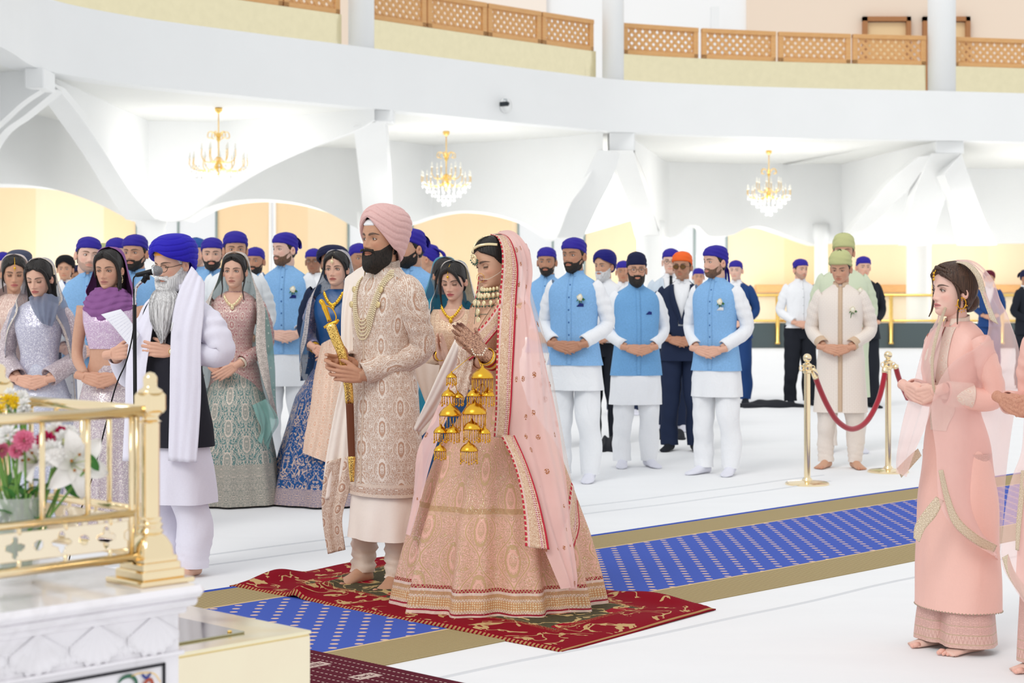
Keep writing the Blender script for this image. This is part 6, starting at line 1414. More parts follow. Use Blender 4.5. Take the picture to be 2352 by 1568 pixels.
p.trousers(M_wsh, .098, .085, zb=.045, wr=.012, gather=.003)
m, X = p.top('kurta', M_wsh, [(1.2, .15, -.11, .1), (1.0, .165, -.125, .11), (.85, .17, -.12, .115), (.72, .185, -.125, .125), (.6, .21, -.15, .15), (.385, .228, -.158, .162)], pleats(6, .05, .70, .38, .3, 3, .03), .006, 4); m.build('kurta', M_wsh, p.root)
p.sleeves(M_wsh, (.056, .070, .078, .072, .048), end=.84, wr=.010)
M_bv = wrinkled('charcoal_waistcoat_cloth', '2b2b33', .85, .2, 8, .3)
m, X = p.top('waistcoat', M_bv, torso_tb(.72, 1.04, 1.08, 1.03, .02)[:-1] + [(.80, .216, -.156, .153), (.68, .224, -.162, .160)], None, .003); m.build('waistcoat', M_bv, p.root)
# white scarf hanging down both sides of the chest
for nm, Lp, Rp, dl, dr in (('scarf_end', [(440, 612), (415, 660), (398, 720), (392, 800), (390, 930), (387, 1058)], [(470, 650), (468, 720), (462, 790), (462, 900), (458, 980), (452, 1062)], [-.10, -.16, -.19, -.2, -.2, -.2], [-.12, -.2, -.235, -.245, -.24, -.24]),
                          ('scarf_end', [(348, 684), (326, 730), (300, 770), (290, 860), (288, 940), (282, 1058)], [(372, 680), (356, 730), (345, 790), (335, 860), (334, 940), (330, 1060)], [-.02, -.07, -.09, -.1, -.1, -.1], [-.10, -.15, -.17, -.18, -.18, -.18])):
    sheet(p, Lp, Rp, dl, dr, nm, M_wsh, n=50, m=18, fold=.008, kf=5, th=.003, bulge=.012)
m = MB(); a = np.linspace(-2.2, 2.2, 40); m.tube(np.stack([.088 * np.sin(a), .012 - .078 * -np.cos(a), 1.497 + .012 * np.cos(a)], 1), .03, 14, flat=1.2); m.build('scarf_neck', M_wsh, p.root)
# beard: full mass from cheeks to the chest, with separate strands
p.beard(M_bgrey, .030, .045, 'beard', .007, front=.008)
m = MB(); hx0 = p.hx(np.array([[0, -.075, -.07], [0, -.080, -.12]])); P = [p.hx(np.array([0, -.078, -.080])), p.hx(np.array([0, -.080, -.115])), p.at(379, 676, -.14), p.at(375, 706, -.165), p.at(372, 740, -.175), p.at(374, 768, -.18)]
P = cr(P, 40); wid = np.interp(np.linspace(0, 1, 40), [0, .1, .2, .3, .42, .55, .7, .85, 1], [.004, .018, .034, .050, .064, .070, .060, .040, .012]); a = np.linspace(0, 2 * PI, 72, endpoint=False); X = []
lat = p.dirw([1, 0, 0]); rs = np.random.RandomState(2); str_ = rs.rand(72)
for i, (q, w_) in enumerate(zip(P, wid)):
    g = 1 + .10 * np.sin(a * 17 + i * .10) + .06 * np.sin(a * 31 - i * .16); o = np.stack([w_ * g * np.cos(a), .52 * w_ * g * np.sin(a)], 1); X.append(q + o[:, :1] * lat + o[:, 1:] * p.dirw([0, -1, 0]) - np.array([0, 0, 1]) * (i / 39) ** 3 * .05 * str_[:, None])
m.grid(np.array(X), True, cap=(True, True))
for k in range(420):
    a0 = rs.rand() * PI * 1.1 - .05; i0 = rs.randint(7, 22); i1 = rs.randint(24, 40); r0 = .9 + rs.rand() * .18; Q = []
    for i in range(i0, i1, 3):
        w_ = wid[i] * r0 + .004; Q.append(P[i] + w_ * math.cos(a0 + .12 * math.sin(i * .2 + k)) * lat + .42 * w_ * math.sin(a0) * p.dirw([0, -1, 0]) + np.array([0, 0, -.012 * (i - i0) / 28]))
    if len(Q) > 2: Q[-1] = Q[-1] - np.array([0, 0, .02 * rs.rand()]); m.tube(Q, np.linspace(.0022, .0006, len(Q)), 3)
m.build('long_beard', M_bgrey, p.root)
m = MB()     # moustache
for sg in (-1, 1): m.tube(p.hx(cr([(0, -.105, -.052), (sg * .02, -.104, -.055), (sg * .04, -.092, -.066), (sg * .052, -.082, -.082)], 12)), np.array([.006, .009, .010, .010, .010, .009, .009, .008, .007, .006, .005, .003]), 10)
m.build('moustache', M_bgrey, p.root)
p.hair(M_bgrey, .003, part=False, name='sideburn'); p.glasses(name='spectacles')
m = MB(); wv = nrm(p.at(505, 812, -.16) - lw); u_ = nrm(np.cross(wv, [0, 0, 1])); v_ = np.cross(wv, u_); a = np.linspace(0, 2 * PI, 30); c_ = lw + wv * .025; m.tube(c_ + .034 * (np.cos(a)[:, None] * u_ + np.sin(a)[:, None] * v_), .0055, 8, cap=False, flat=1.0); m.build('watch_strap', M_gold2, p.root)
fc = c_ + p.dirw([0, -1, 0]) * .036; m = MB(); m.tube([fc, fc + p.dirw([0, -1, 0]) * .008], .019, 24); m.build('watch_case', M_gold2, p.root); m = MB(); m.tube([fc + p.dirw([0, -1, 0]) * .008, fc + p.dirw([0, -1, 0]) * .0095], .0155, 24); m.build('watch_dial', plain('watch_dial_ivory', 'f6f1df', .3), p.root)
m = MB(); q_ = p.at(397, 740, -.26); m.tube([q_, p.at(393, 760, -.26)], .004, 8); m.build('pen', M_kurta, p.root); p.done()
pp = MB(); A_, B_, C_, D_ = p.at(232, 722, -.16), p.at(277, 710, -.14), p.at(322, 765, -.17), p.at(305, 800, -.2)
n_ = 14; X = np.array([[(A_ * (1 - s) + B_ * s) * (1 - t) + (D_ * (1 - s) + C_ * s) * t + p.dirw([0, -1, 0]) * .008 * math.sin(s * PI) + np.array([0, 0, .006 * math.sin(t * 5)]) for s in np.linspace(0, 1, n_)] for t in np.linspace(0, 1, n_)])
X = X * p.sc @ p.R.T + p.loc; pp.grid(X); n = Nd('written_paper', .6); x_, y_, z_ = n.xyz(n.uv()); ln_ = n.mn(n.lt(n.fr(n.mul(y_, 13)), .28), n.gt(n.noise(n.scale(n.uv(), (60, 8, 1)), 1, 2), .48)); ok_ = n.mn(n.mn(n.gt(x_, .08), n.lt(x_, .9)), n.mn(n.gt(y_, .1), n.lt(y_, .8))); n.set(col=n.mix(n.mul(n.mn(ln_, ok_), .35), (.86, .86, .93), (.35, .35, .5)))
o = pp.build('paper_sheet', n.m); md = o.modifiers.new('t', 'SOLIDIFY'); md.thickness = .001; tag(o, 'white sheet of writing held by the blue turbaned reader', 'paper')

# ================= groom =================
M_sher = damask('embroidered_ivory_sherwani', 'cba790', 'f1e3d6', 'c0947a', .115, .19, 3.6, 44, .20, .05, .55, .9, hem=[(.44, .455, 'e9d4c2', 'flat'), (.455, .485, 'b98a6e', 'scroll'), (.485, .5, 'e9d4c2', 'flat'), (.80, .80, 'e9d4c2', 'flat')])
M_sherp = damask('embroidered_ivory_plain', 'cba790', 'f1e3d6', 'c0947a', .115, .19, 3.6, 44, .20, .05, .55, .9)
M_crm = wrinkled('cream_silk', 'f0dccb', .5, .35, 8, .15, spec=.4); M_crs = wrinkled('ivory_crepe', 'fbeee2', .6, .3, 8, .1)
M_gb = damask('stole_embroidery', 'c9a28a', 'efdccb', 'b98468', .08, .10, 5, 45, .22, .15)
p = Person('groom in pale pink turban and ivory embroidered sherwani holding a golden sword, barefoot', 884, 468, 9.08, yaw=-50, hy=7, pitch=-2, tone=(.56, .30, .185), hw=.052, lod=0, closed=.22, browW=1.35, gaze=0); p.turban(plain('blush_turban', 'e3b9b4', .75, weave=.4), (.106, .128, .098), (0, .030, .068), zf=.058, zsd=-.050, zb=-.105, peak=.022, amp=.0060, npl=8, tilt=-.16, inner=M_kurta, tall=1.06)
p.beard(M_bblack, .013, .030, 'beard', .003, front=.006); p.hair(M_hblack, .004, part=False, name='sideburn')
m = MB()
for sg in (-1, 1): m.tube(p.hx(cr([(0, -.1045, -.0515), (sg * .016, -.1035, -.0525), (sg * .033, -.095, -.057), (sg * .047, -.084, -.060)], 12)), np.array([.004, .0055, .006, .006, .006, .006, .0055, .005, .004, .0035, .003, .002]), 10)
m.build('moustache', M_bblack, p.root)
lw = p.at(826, 862, -.16); rw = p.at(806, 836, -.03); p.arms([p.at(962, 806, -.10), lw], [p.at(830, 815, .25), rw], shoulder=.175)
p.one_hand(lw, p.dirw((-1, -.12, .12)), p.dirw((.1, -.1, 1)), 1, curl=((.18, .35, .25), (.4, .6, .4), (.55, .7, .5), (.7, .8, .5)), thumb=(.8, .5, .15), spread=.16); p.one_hand(rw, p.dirw((-.75, -.35, .1)), p.dirw((.3, 0, 1)), -1, curl=((.3, .8, .5), (.5, 1.0, .6), (.6, 1.0, .6), (.6, 1.0, .6)), thumb=(.35, .85, .35))
F_ = lambda x, y: ((G(x, y) - p.loc) @ p.R) / p.sc
p.legs(fpos={1: F_(903, 1354), -1: F_(826, 1340)}, spl={1: 34, -1: 12}); p.trousers(M_crm, .078, .052, zb=.055, wr=.008, gather=.007, name='churidar')
m, X = p.top('under_kurta', M_crs, [(.75, .15, -.10, .1), (.5, .175, -.115, .12), (.43, .185, -.122, .126), (.235, .205, -.135, .145)], pleats(7, .05, .46, .23, .2, 4, .02), .003, 3); m.build('under_kurta', M_crs, p.root)
p.sleeves(M_sherp, (.074, .072, .068, .062, .054), end=.93, wr=.005)
tb = torso_tb(.80, 1.0, 1.0, 1.02)[:-1] + [(.80, .192, -.130, .132), (.62, .198, -.134, .138), (.44, .204, -.138, .142)]
m, X = p.top('sherwani', M_sher, tb, pleats(3, .010, .9, .44, .5), .003, 1, n=90, rows=80, uvs=1.12); rim = X[-1]; m.grid(np.stack([rim, rim * [.97, .97, 1] + [0, 0, .01]]), True); m.build('sherwani', M_sher, p.root)
collar(p, M_sher, r=(.064, .064), z0=1.482, z1=1.53); placket(p, X, 1.485, .5, plain('ivory_braid', 'dcc3ae', .6, weave=.3), 0, .007, off=.003)
for j in range(6):   # pearl necklace of many strings
    a = np.linspace(-1, 1, 60); dr = .235 + .017 * j; wd_ = .095 + .006 * j; P = np.stack([a * wd_ * (1 - .0 * a ** 2), -.07 - .075 * (1 - np.abs(a) ** 1.5) - .004 * j * 0 - .006, 1.488 - dr * (1 - np.abs(a) ** 2.6)], 1)
    Q = []
    for q_ in P: f_ = front_pt(X, q_[0], q_[2]); Q.append([q_[0], min(f_[1] - .007, -.04), q_[2]])
    beads(p, Q, .0042, plain('ivory_pearl', 'efe0bc', .3, .15, spec=.6), 'pearl_string', .0095)
for sx in (-1, 1):
    for zz in (1.40, 1.33): q_ = front_pt(X, sx * .108, zz) + [0, -.012, 0]; m = MB(); m.ball(q_, (.016, .006, .016), 10); m.build('necklace_clasp', plain('pale_gold', 'e2cc98', .3, .6), p.root)
m = MB(); 
sheet(p, [(808, 628), (790, 720), (788, 850), (768, 950), (748, 1060), (738, 1150)], [(842, 612), (828, 720), (822, 860), (812, 960), (808, 1060), (803, 1130)], [.14, .10, .08, .06, .04, .04], [.10, .05, .05, .03, .03, .03], 'stole', M_crs, n=60, m=26, fold=.012, kf=4, th=.002)
sheet(p, [(752, 1060), (740, 1130), (742, 1200), (753, 1272)], [(808, 1045), (803, 1120), (786, 1190), (793, 1262)], [.035] * 4, [.02] * 4, 'stole_border', M_gb, n=40, m=22, fold=.012, kf=4, th=.002)
sheet(p, [(792, 640), (784, 720), (784, 800), (790, 870)], [(838, 604), (832, 700), (826, 790), (822, 860)], [.16, .16, .16, .16], [.03, .0, .0, .02], 'stole_shoulder', M_crs, n=30, m=16, fold=.008, kf=3)
sheet(p, [(940, 830), (968, 900), (985, 960), (955, 985)], [(1010, 838), (1000, 900), (1003, 960), (970, 1000)], [.22, .2, .12, .0], [.22, .16, .06, .0], 'stole_back', M_crs, n=30, m=16, fold=.01, kf=3)
sheet(p, [(1047, 778), (1012, 850), (978, 925), (950, 984)], [(1066, 802), (1046, 862), (1014, 928), (966, 990)], [-.62, -.50, -.36, -.22], [-.64, -.51, -.37, -.22], 'stole_draped', M_crs, n=40, m=24, fold=.014, kf=3, th=.003, bulge=.02)
sheet(p, [(1054, 795), (1050, 838), (1040, 878), (1034, 906)], [(1090, 812), (1084, 850), (1077, 890), (1066, 920)], [-.64] * 4, [-.66] * 4, 'stole_tip', M_gb, n=30, m=20, fold=.016, kf=3, th=.003, bulge=.015)
p.done(); gr = p
# sword in his hands
t = thing('sword', 'curved golden handled sword in a brown and gold scabbard held by the groom', 'sword', p.loc + p.R @ (p.at(765, 745, -.12) * p.sc)); org = np.array(t.location)
S = lambda px, py, d=-.12: W(px, py, gr.Y + d) - org
ax = [S(752, 722), S(768, 765), S(786, 815), S(797, 870, -.10), S(803, 930, -.08), S(806, 1000, -.07), S(808, 1104, -.07)]
m = MB(); m.tube(cr([S(737, 690), S(743, 700), S(750, 718), S(757, 738)], 12), [.006, .012, .013, .011, .012, .014, .013, .012, .012, .011, .011, .011], 12); m.ball(S(738, 692), .012, 8); m.tube(cr([S(738, 700), S(760, 706), S(772, 726), S(768, 744)], 12), .0035, 8); m.build('hilt', M_gold2, t)
m = MB(); m.tube([S(744, 752), S(758, 744), S(772, 740), S(778, 734)], [.006, .010, .010, .006], 10); m.build('guard', M_gold2, t)
def flatTube(nm, P, r0, r1, mat): m = MB(); P = cr(P, 20); m.tube(P, np.linspace(r0, r1, 20), 16, flat=.5, up=(0, 1, 0)); m.build(nm, mat, t)
gt = Nd('engraved_gold', .25); f = gt.vor(gt.ob(), 160); gt.set(metal=1.0, col=gt.mix(gt.lt(f, .35), (.93, .62, .18), (.30, .17, .03))); gt.bump(f, .6, .002)
flatTube('scabbard_throat', [S(758, 744), S(772, 780), S(786, 815), S(799, 880, -.10), S(803, 925, -.08)], .026, .021, gt.m); flatTube('scabbard', [S(803, 922, -.08), S(806, 1000, -.07), S(808, 1052, -.07)], .0195, .017, plain('brown_leather', '6e3b22', .45)); flatTube('scabbard_tip', [S(808, 1048, -.07), S(808, 1080, -.07), S(809, 1106, -.07)], .019, .010, gt.m)

# ================= bride =================
PK = 'eab8a6'
M_leh = damask('bridal_brocade', 'f2bdac', 'cdaa7e', 'edb6a0', .17, .27, 4.2, 40, .15, .08, .5, 1.0, seq=.8, hem=[(0, .014, 'd0603f', 'zig'), (.014, .03, 'ecd0c0', 'flat'), (.03, .038, 'a81f35', 'flat'), (.038, .05, 'ecd0c0', 'zig'), (.05, .09, 'd29a68', 'seq'), (.09, .102, 'ecd0c0', 'zig'), (.102, .118, 'cb966e', 'scroll'), (.118, .13, 'ecd0c0', 'flat'), (.13, .145, 'a81f35', 'zig'), (.46, .475, 'e0b498', 'flat'), (.475, .50, 'c99a74', 'scroll')])
M_blo = damask('bridal_blouse_brocade', 'e8b5a0', 'c9a379', 'e0a48c', .08, .12, 4.2, 50, .17, .2, .5, .8, seq=.5)
def border_mat():
    n = Nd('bridal_border', .5); u, v, _ = n.xyz(n.uv()); # u 0..1 across, v metres along
    base = n.mix(n.lt(n.ab(n.sub(n.fr(n.mul(n.noise(n.comb(n.mul(u, .09), v, 0.0), 70, 1, .5), 8)), .5)), .2), lin('cda283'), lin('f0d8bd'))
    dia = n.mn(n.lt(n.vor(n.comb(n.mul(u, .5), n.mul(v, 6), 0.0), 4.0, rnd=0), .3), 1.0)
    zig = n.math('PINGPONG', n.math('DIVIDE', v, .012), 1.0)
    red = n.mx(n.gt(u, .90), n.mn(n.lt(u, .10), n.gt(zig, .35))); pale = n.mx(n.mn(n.gt(u, .14), n.lt(u, .2)), n.mn(n.gt(u, .68), n.lt(u, .76)))
    dots = n.mn(n.mn(n.gt(u, .62), n.lt(u, .9)), n.lt(n.vor(n.comb(n.mul(u, .09), v, 0.0), 110, rnd=.2), .3))
    c = n.mix(pale, base, lin('e9c6c4')); c = n.mix(dots, c, lin('a8324a')); c = n.mix(red, c, lin('c4273c')); n.set(col=c, spec=.3); n.bump(n.add(zig, n.vor(n.comb(u, n.mul(v, 8), 0.0), 40)), .5, .002); return n.m
M_bor = border_mat(); M_bsh = sheer('blush_organza', 'f0c6bf', .80, 'a8683c', sc=11)
p = lady('bride in pink and gold bridal lehenga with red bordered veil, palms pressed together', 1143, 536, 8.6, yaw=-52, hy=-4, pitch=15, tone=(.72, .43, .29), closed=.92, lod=0, lips=lin('a8584c'), browW=1.3)
hc = p.at(1103, 806, -.28)
def henna(V):
    f = pn(V, 420, 3, 7); g = pn(V, 900, 5, 7); m_ = np.clip(sst(np.abs(f), .0, .35) * .0 + (np.abs(f) < .32) * .75 + (g > .35) * .5, 0, 1)[:, None]; m_ = np.maximum(m_, sst(V[:, 2:], hc[2] + .10, hc[2] + .125)); return np.array(p.tone) * (1 - m_) + np.array((.13, .035, .025)) * m_
V, F = pose_hands('namaste'); V = V @ rotm(0, .62).T + hc; p.body.raw(V, F, 0, henna(V)); p.arms([p.at(1160, 850, -.12), hc + [.016, .03, -.02]], [p.at(1085, 860, .10), hc + [-.016, .03, -.02]], shoulder=.15); p.legs(foot=None)
m, X = p.top('blouse', M_blo, [r_ for r_ in FT if r_[0] <= 1.48], None, .002, uvs=1.0); m.V = [v for v in m.V]; m.build('blouse', M_blo, p.root)
neckskin(p, X, 1.475, 1.27, .085, 1)
for sg in (-1, 1): sleeve_m = None
p.sleeves(M_blo, (.062, .058, .054, .050, .046), end=.72)
Xs = skirt(p, M_leh, .482, 1.06, .012, 11, .085, w0=.135, uvs=3.0, ph=.9)
p.hair(M_hblack, .013, part=True); m = MB(); m.ball(p.hx(np.array([0, .115, .0])), (.05, .045, .055), 14); m.build('hair_bun', M_hblack, p.root)
m = MB(); rs_ = random.Random(9)
for k in range(16): a = k * 2.4; b_ = .9 * rs_.random(); mum_c = p.hx(np.array([.04 * math.cos(a), .155 + .01 * b_, .0 + .045 * math.sin(a)])); petal(m, mum_c, (math.cos(a), .6, math.sin(a)), (0, 1, 0), .028, .02, .3, 0, 5)
m.ball(p.hx(np.array([0, .15, 0])), (.038, .03, .042), 8); m.build('bun_flower', plain('blush_petal', 'f0cfca', .6), p.root)
# dupatta: heavy border hanging in front of her left shoulder, organza behind it
BL = [(1126, 539), (1142, 546), (1152, 575), (1152, 620), (1147, 680), (1142, 760), (1139, 860), (1138, 940), (1134, 1004)]; BR = [(1145, 536), (1168, 546), (1182, 575), (1190, 620), (1186, 690), (1183, 760), (1178, 860), (1174, 940), (1168, 1006)]
dB = [.0, -.075, -.13, -.145, -.15, -.25, -.30, -.32, -.34]
sheet(p, BL, BR, dB, [.03, -.045, -.105, -.12, -.135, -.23, -.285, -.31, -.33], 'veil_border', M_bor, n=90, m=10, fold=.002, kf=3, th=.003, uvw=1.0)
sheet(p, [(1128, 541), (1108, 556), (1100, 590), (1098, 640), (1092, 680), (1082, 720)], [(1145, 536), (1128, 546), (1118, 580), (1116, 640), (1108, 685), (1096, 730)], [.0, .07, .11, .12, .1, .08], [.02, .09, .13, .14, .13, .1], 'veil_border', M_bor, n=50, m=8, fold=.002, kf=3, th=.003, uvw=1.0)
sheet(p, [(1143, 537), (1167, 547), (1181, 577), (1189, 620), (1185, 690), (1182, 760), (1177, 860), (1173, 940), (1172, 1000), (1198, 1100), (1226, 1200), (1262, 1290), (1288, 1352)], [(1146, 536), (1172, 547), (1192, 580), (1203, 625), (1212, 680), (1236, 760), (1258, 860), (1276, 940), (1288, 1010), (1300, 1100), (1310, 1200), (1312, 1300), (1306, 1358)],
      [.03, -.04, -.10, -.115, -.13, -.225, -.28, -.30, -.32, -.40, -.46, -.50, -.52], [.06, .05, .02, .0, -.05, -.15, -.19, -.20, -.22, -.24, -.30, -.36, -.40], 'veil', M_bsh, n=110, m=44, fold=.020, kf=5, uvw=.45, bulge=.055)
sheet(p, [(1172, 548), (1190, 580), (1200, 620), (1198, 700), (1215, 780), (1230, 900), (1245, 1000), (1262, 1120), (1280, 1260)], [(1176, 556), (1198, 600), (1212, 640), (1232, 710), (1256, 790), (1276, 900), (1294, 1000), (1316, 1120), (1342, 1262)], [.08, .10, .10, .12, .12, .08, .02, -.06, -.16], [.12, .14, .15, .18, .2, .16, .12, .05, -.05], 'veil_back', sheer('ivory_net', 'f2e6dc', .45, 'a8683c', sc=10), n=90, m=30, fold=.02, kf=5, uvw=.3)
# sash across the chest and second border at the right hip
sheet(p, [(1150, 690), (1120, 735), (1080, 775), (1062, 800)], [(1160, 740), (1130, 775), (1098, 812), (1078, 828)], [-.17, -.20, -.20, -.16], [-.19, -.22, -.22, -.18], 'sash', M_bor, n=30, m=10, fold=.004, kf=2, uvw=1.0, th=.003)
sheet(p, [(1150, 1000), (1178, 1060), (1196, 1130), (1204, 1200), (1206, 1256)], [(1182, 1000), (1208, 1060), (1232, 1130), (1252, 1210), (1262, 1262)], [-.37, -.43, -.475, -.51, -.535], [-.35, -.41, -.455, -.49, -.515], 'sash_end', M_bor, n=50, m=14, fold=.006, kf=3, uvw=1.0, th=.003)
sheet(p, [(1312, 1108), (1300, 1180), (1285, 1230), (1300, 1290)], [(1326, 1150), (1330, 1210), (1318, 1255), (1302, 1300)], [-.2, -.27, -.33, -.37], [-.16, -.2, -.28, -.36], 'sash_end', M_bor, n=30, m=10, fold=.006, kf=3, uvw=1.0, th=.003)
sheet(p, [(1060, 835), (1022, 900), (985, 980), (958, 1040), (950, 1130), (935, 1225)], [(1072, 850), (1040, 930), (1010, 1000), (990, 1060), (966, 1150), (942, 1232)], [.02, .0, -.04, -.08, -.10, -.14], [-.05, -.08, -.14, -.18, -.22, -.28], 'veil_side', M_bsh, n=60, m=20, fold=.012, kf=3, uvw=.2)
# jewellery
m = MB(); P = p.hx(cr([(0, -.094, .094), (.032, -.082, .104), (.060, -.048, .102), (.080, -.01, .090)], 24)); m.tube(P, .0045, 8, flat=1.5); m.build('hair_band', M_kundan, p.root); m = MB(); m.tube(p.hx(cr([(0, -.03, .133), (0, -.064, .124), (0, -.093, .098), (0, -.104, .074)], 14)), .004, 8); m.build('forehead_chain', M_kundan, p.root)
c0 = np.array([0.0, -.106, .047]); a = np.linspace(0, 2 * PI, 26); m = MB(); m.tube(p.hx(c0 + np.stack([.019 * np.cos(a), 0 * a, .019 * np.sin(a)], 1)), .006, 8, cap=False, flat=.7); m.ball(p.hx(c0 + [0, -.002, .010]), (.007, .006, .008), 8); m.build('forehead_pendant', M_kundan, p.root)
m = MB()
for b_ in np.linspace(-2.9, -.25, 8): m.ball(p.hx(c0 + [.027 * math.cos(b_), 0, .027 * math.sin(b_)]), .0045, 5); m.ball(p.hx(c0 + [.034 * math.cos(b_), 0, .034 * math.sin(b_)]), .003, 4)
m.build('pendant_beads', M_emer, p.root)
m = MB(); c1 = np.array([.022, -.112, -.046]); a = np.linspace(0, 2 * PI, 30); m.tube(p.hx(c1 + np.stack([.021 * np.cos(a) * .8, .006 + .010 * np.cos(a), .021 * np.sin(a)], 1)), .0011, 6, cap=False); m.build('nose_ring', M_gold2, p.root); m = MB(); m.ball(p.hx(np.array([.016, -.110, -.036])), .0036, 6); m.build('nose_stud', M_kundan, p.root)
beads(p, p.hx(cr([(.036, -.112, -.052), (.055, -.088, -.058), (.072, -.05, -.048), (.08, -.015, -.035)], 20)), .0024, M_pearl, 'nose_chain', .0065)
m = MB(); k_ = MB()
for row, (zz, rr_, nn_, sz) in enumerate(((1.515, .066, 9, .011), (1.485, .085, 9, .013), (1.45, .10, 7, .014), (1.41, .085, 3, .017), (1.37, .05, 1, .018))):
    for b_ in (np.linspace(-1.1, 1.1, nn_) if nn_ > 1 else [0.]):
        q_ = np.array([rr_ * math.sin(b_) * .95, -.014 - (rr_ * .42 + .030 + row * .011) * math.cos(b_), zz - .012 * math.cos(b_)]); m.ball(q_ + [0, -.006, 0], (sz, .007, sz * 1.05), 8); 
        for e in (-1, 1): k_.ball(q_ + [e * sz * .8, -.008, -sz * 1.1], .0042, 4)
for zz, rr_, row in ((1.515, .066, 0), (1.485, .085, 1), (1.45, .10, 2), (1.41, .085, 3)):
    k_.tube([[rr_ * math.sin(b_) * .95, -.020 - (rr_ * .42 + .030 + row * .011) * math.cos(b_), zz - .012 * math.cos(b_) - .012] for b_ in np.linspace(-1.2, 1.2, 20)], .0015, 5)
k_.tube([(0, -.118, 1.50), (0, -.140, 1.34)], .0012, 5)
m.build('necklace', M_kundan, p.root); k_.build('necklace_beads', M_emer, p.root)
wd = nrm(p.at(1160, 850, -.12) - hc); M_red = plain('red_bangle', '9c1026', .3)
bangles(p, hc + wd * .035 + [.016, 0, -.01], wd, [M_gold2, M_kundan, M_gold2, M_red, M_red, M_gold2, M_kundan, M_gold2, M_red, M_red], 10, .040, .0075, th=.004)
beads(p, [p.at(1078, 770, -.33), p.at(1080, 795, -.34), p.at(1090, 815, -.35), p.at(1108, 815, -.36), p.at(1116, 800, -.36)], .0045, M_pearl, 'hand_chain', .011)
def kalira(px, py, r, dY):      # little golden umbrellas with chains, hung from the bangles
    c = p.at(px, py, dY); R_ = r / 488.; m = MB(); m.lathe([(.0015, R_ * 1.15), (R_ * .2, R_ * .8), (R_ * .55, R_ * .62), (R_ * .85, R_ * .3), (R_, 0), (R_ * .98, -R_ * .1), (R_ * .9, 0)], 26, c, cap=(True, False), fold=lambda a: 1 + .03 * np.cos(a * 13)); o = m.build('hanging_ornament', M_gold2, p.root)
    m = MB(); nn_ = 20 if r > 18 else 14
    for j in range(nn_):
        a_ = j * 2 * PI / nn_; b = c + [R_ * .92 * math.cos(a_), R_ * .92 * math.sin(a_), 0]; L_ = R_ * (1.25 + .2 * math.sin(j * 5)); m.tube([b, b - [0, 0, L_]], .0013, 4); 
        for f_ in (.35, .7): m.ball(b - [0, 0, L_ * f_], .0026, 3)
        m.ball(b - [0, 0, L_], (.0038, .0038, .0055), 4)
    m.build('chain_tassels', M_gold2, o)
KL = [(1037, 866, 12, -.36), (1030, 908, 16, -.38), (1052, 912, 13, -.36), (1108, 866, 25, -.46), (1088, 908, 16, -.47), (1120, 908, 16, -.46), (1034, 952, 25, -.44), (1090, 948, 27, -.49), (1012, 992, 16, -.46), (1040, 992, 16, -.48), (1084, 984, 20, -.52), (1112, 994, 14, -.52), (1011, 1034, 14, -.50), (1077, 1034, 20, -.55)]
for q_ in KL: kalira(*q_)
m = MB()
for P in ([(1095, 815, -.36), (1108, 850, -.45)], [(1108, 880, -.46), (1090, 930, -.49), (1084, 965, -.52), (1077, 1015, -.55)], [(1108, 880, -.46), (1120, 895, -.46), (1112, 985, -.52)], [(1085, 815, -.33), (1037, 855, -.36), (1030, 898, -.38), (1034, 935, -.44), (1012, 980, -.46), (1011, 1025, -.50)], [(1034, 960, -.44), (1040, 982, -.48)], [(1037, 860, -.36), (1052, 902, -.36)], [(1108, 880, -.46), (1088, 898, -.47)]):
    m.tube([p.at(*q_) for q_ in P], .0018, 5)
m.build('hanging_chain', M_gold2, p.root); p.done(); br = p
# rug under the couple
def mat_rug():
    n = Nd('red_brocade_rug', .8); u, v, _ = n.xyz(n.uv()); o = n.uv()      # u,v metres; rug 2.2 x 1.25
    e = n.mn(n.mn(u, n.sub(RL, u)), n.mn(v, n.sub(RW, v))); inner = n.gt(e, .27)
    nz = n.noise(o, 6, 1.0, 1.2); vine = n.lt(n.ab(n.sub(nz, .5)), .02); nz2 = n.noise(o, 17, 1.0, .6); leaf = n.mn(n.gt(nz2, .56), n.lt(n.ab(n.sub(nz, .5)), .06)); patch = n.gt(n.noise(o, 4.5, 1), .44); flower = n.mn(n.gt(n.noise(o, 4.0, 1, .5), .57), inner)
    gold = n.mul(n.mn(n.mx(vine, leaf), n.mx(patch, inner)), n.gt(e, .03)); bandl = n.mn(n.gt(e, .24), n.lt(e, .28)); sc_ = n.lt(n.ab(n.sub(n.fr(n.mul(n.noise(o, 34, 1), 7)), .5)), .2)
    fib = n.noise(o, 500, 2); red = n.mix(fib, lin('5e0410'), lin('a60d28')); olive = n.mix(n.lt(n.fr(n.mul(n.noise(n.scale(o, (2, 40, 1)), 6, 1), 8)), .5), lin('45412f'), lin('5c543f'))
    c = n.mix(inner, red, olive); c = n.mix(flower, c, lin('9c0e26')); c = n.mix(n.mul(gold, .85), c, lin('cfb27a')); c = n.mix(n.mul(n.mn(bandl, sc_), .6), c, lin('a5704a')); c = n.mix(n.mn(n.gt(n.fr(n.mul(u, 40)), .5), n.lt(e, .018)), c, lin('b58a5a'))
    n.set(col=c, spec=.08); n.bump(n.add(fib, gold), .5, .003); return n.m
k0 = [G(526, 1345), G(600, 1305), G(900, 1283), G(1560, 1372), G(1650, 1402), G(1290, 1498), G(1040, 1452)]
Ca, Cb, Cc, Cd = G(527, 1347), G(905, 1278), G(1648, 1402), G(1288, 1498); RL = float(np.linalg.norm(Cc - Cb)); RW = float(np.linalg.norm(Cd - Cc))
nu, nv = 110, 64; X = np.zeros((nu, nv, 3)); uv = np.zeros((nu, nv, 2))
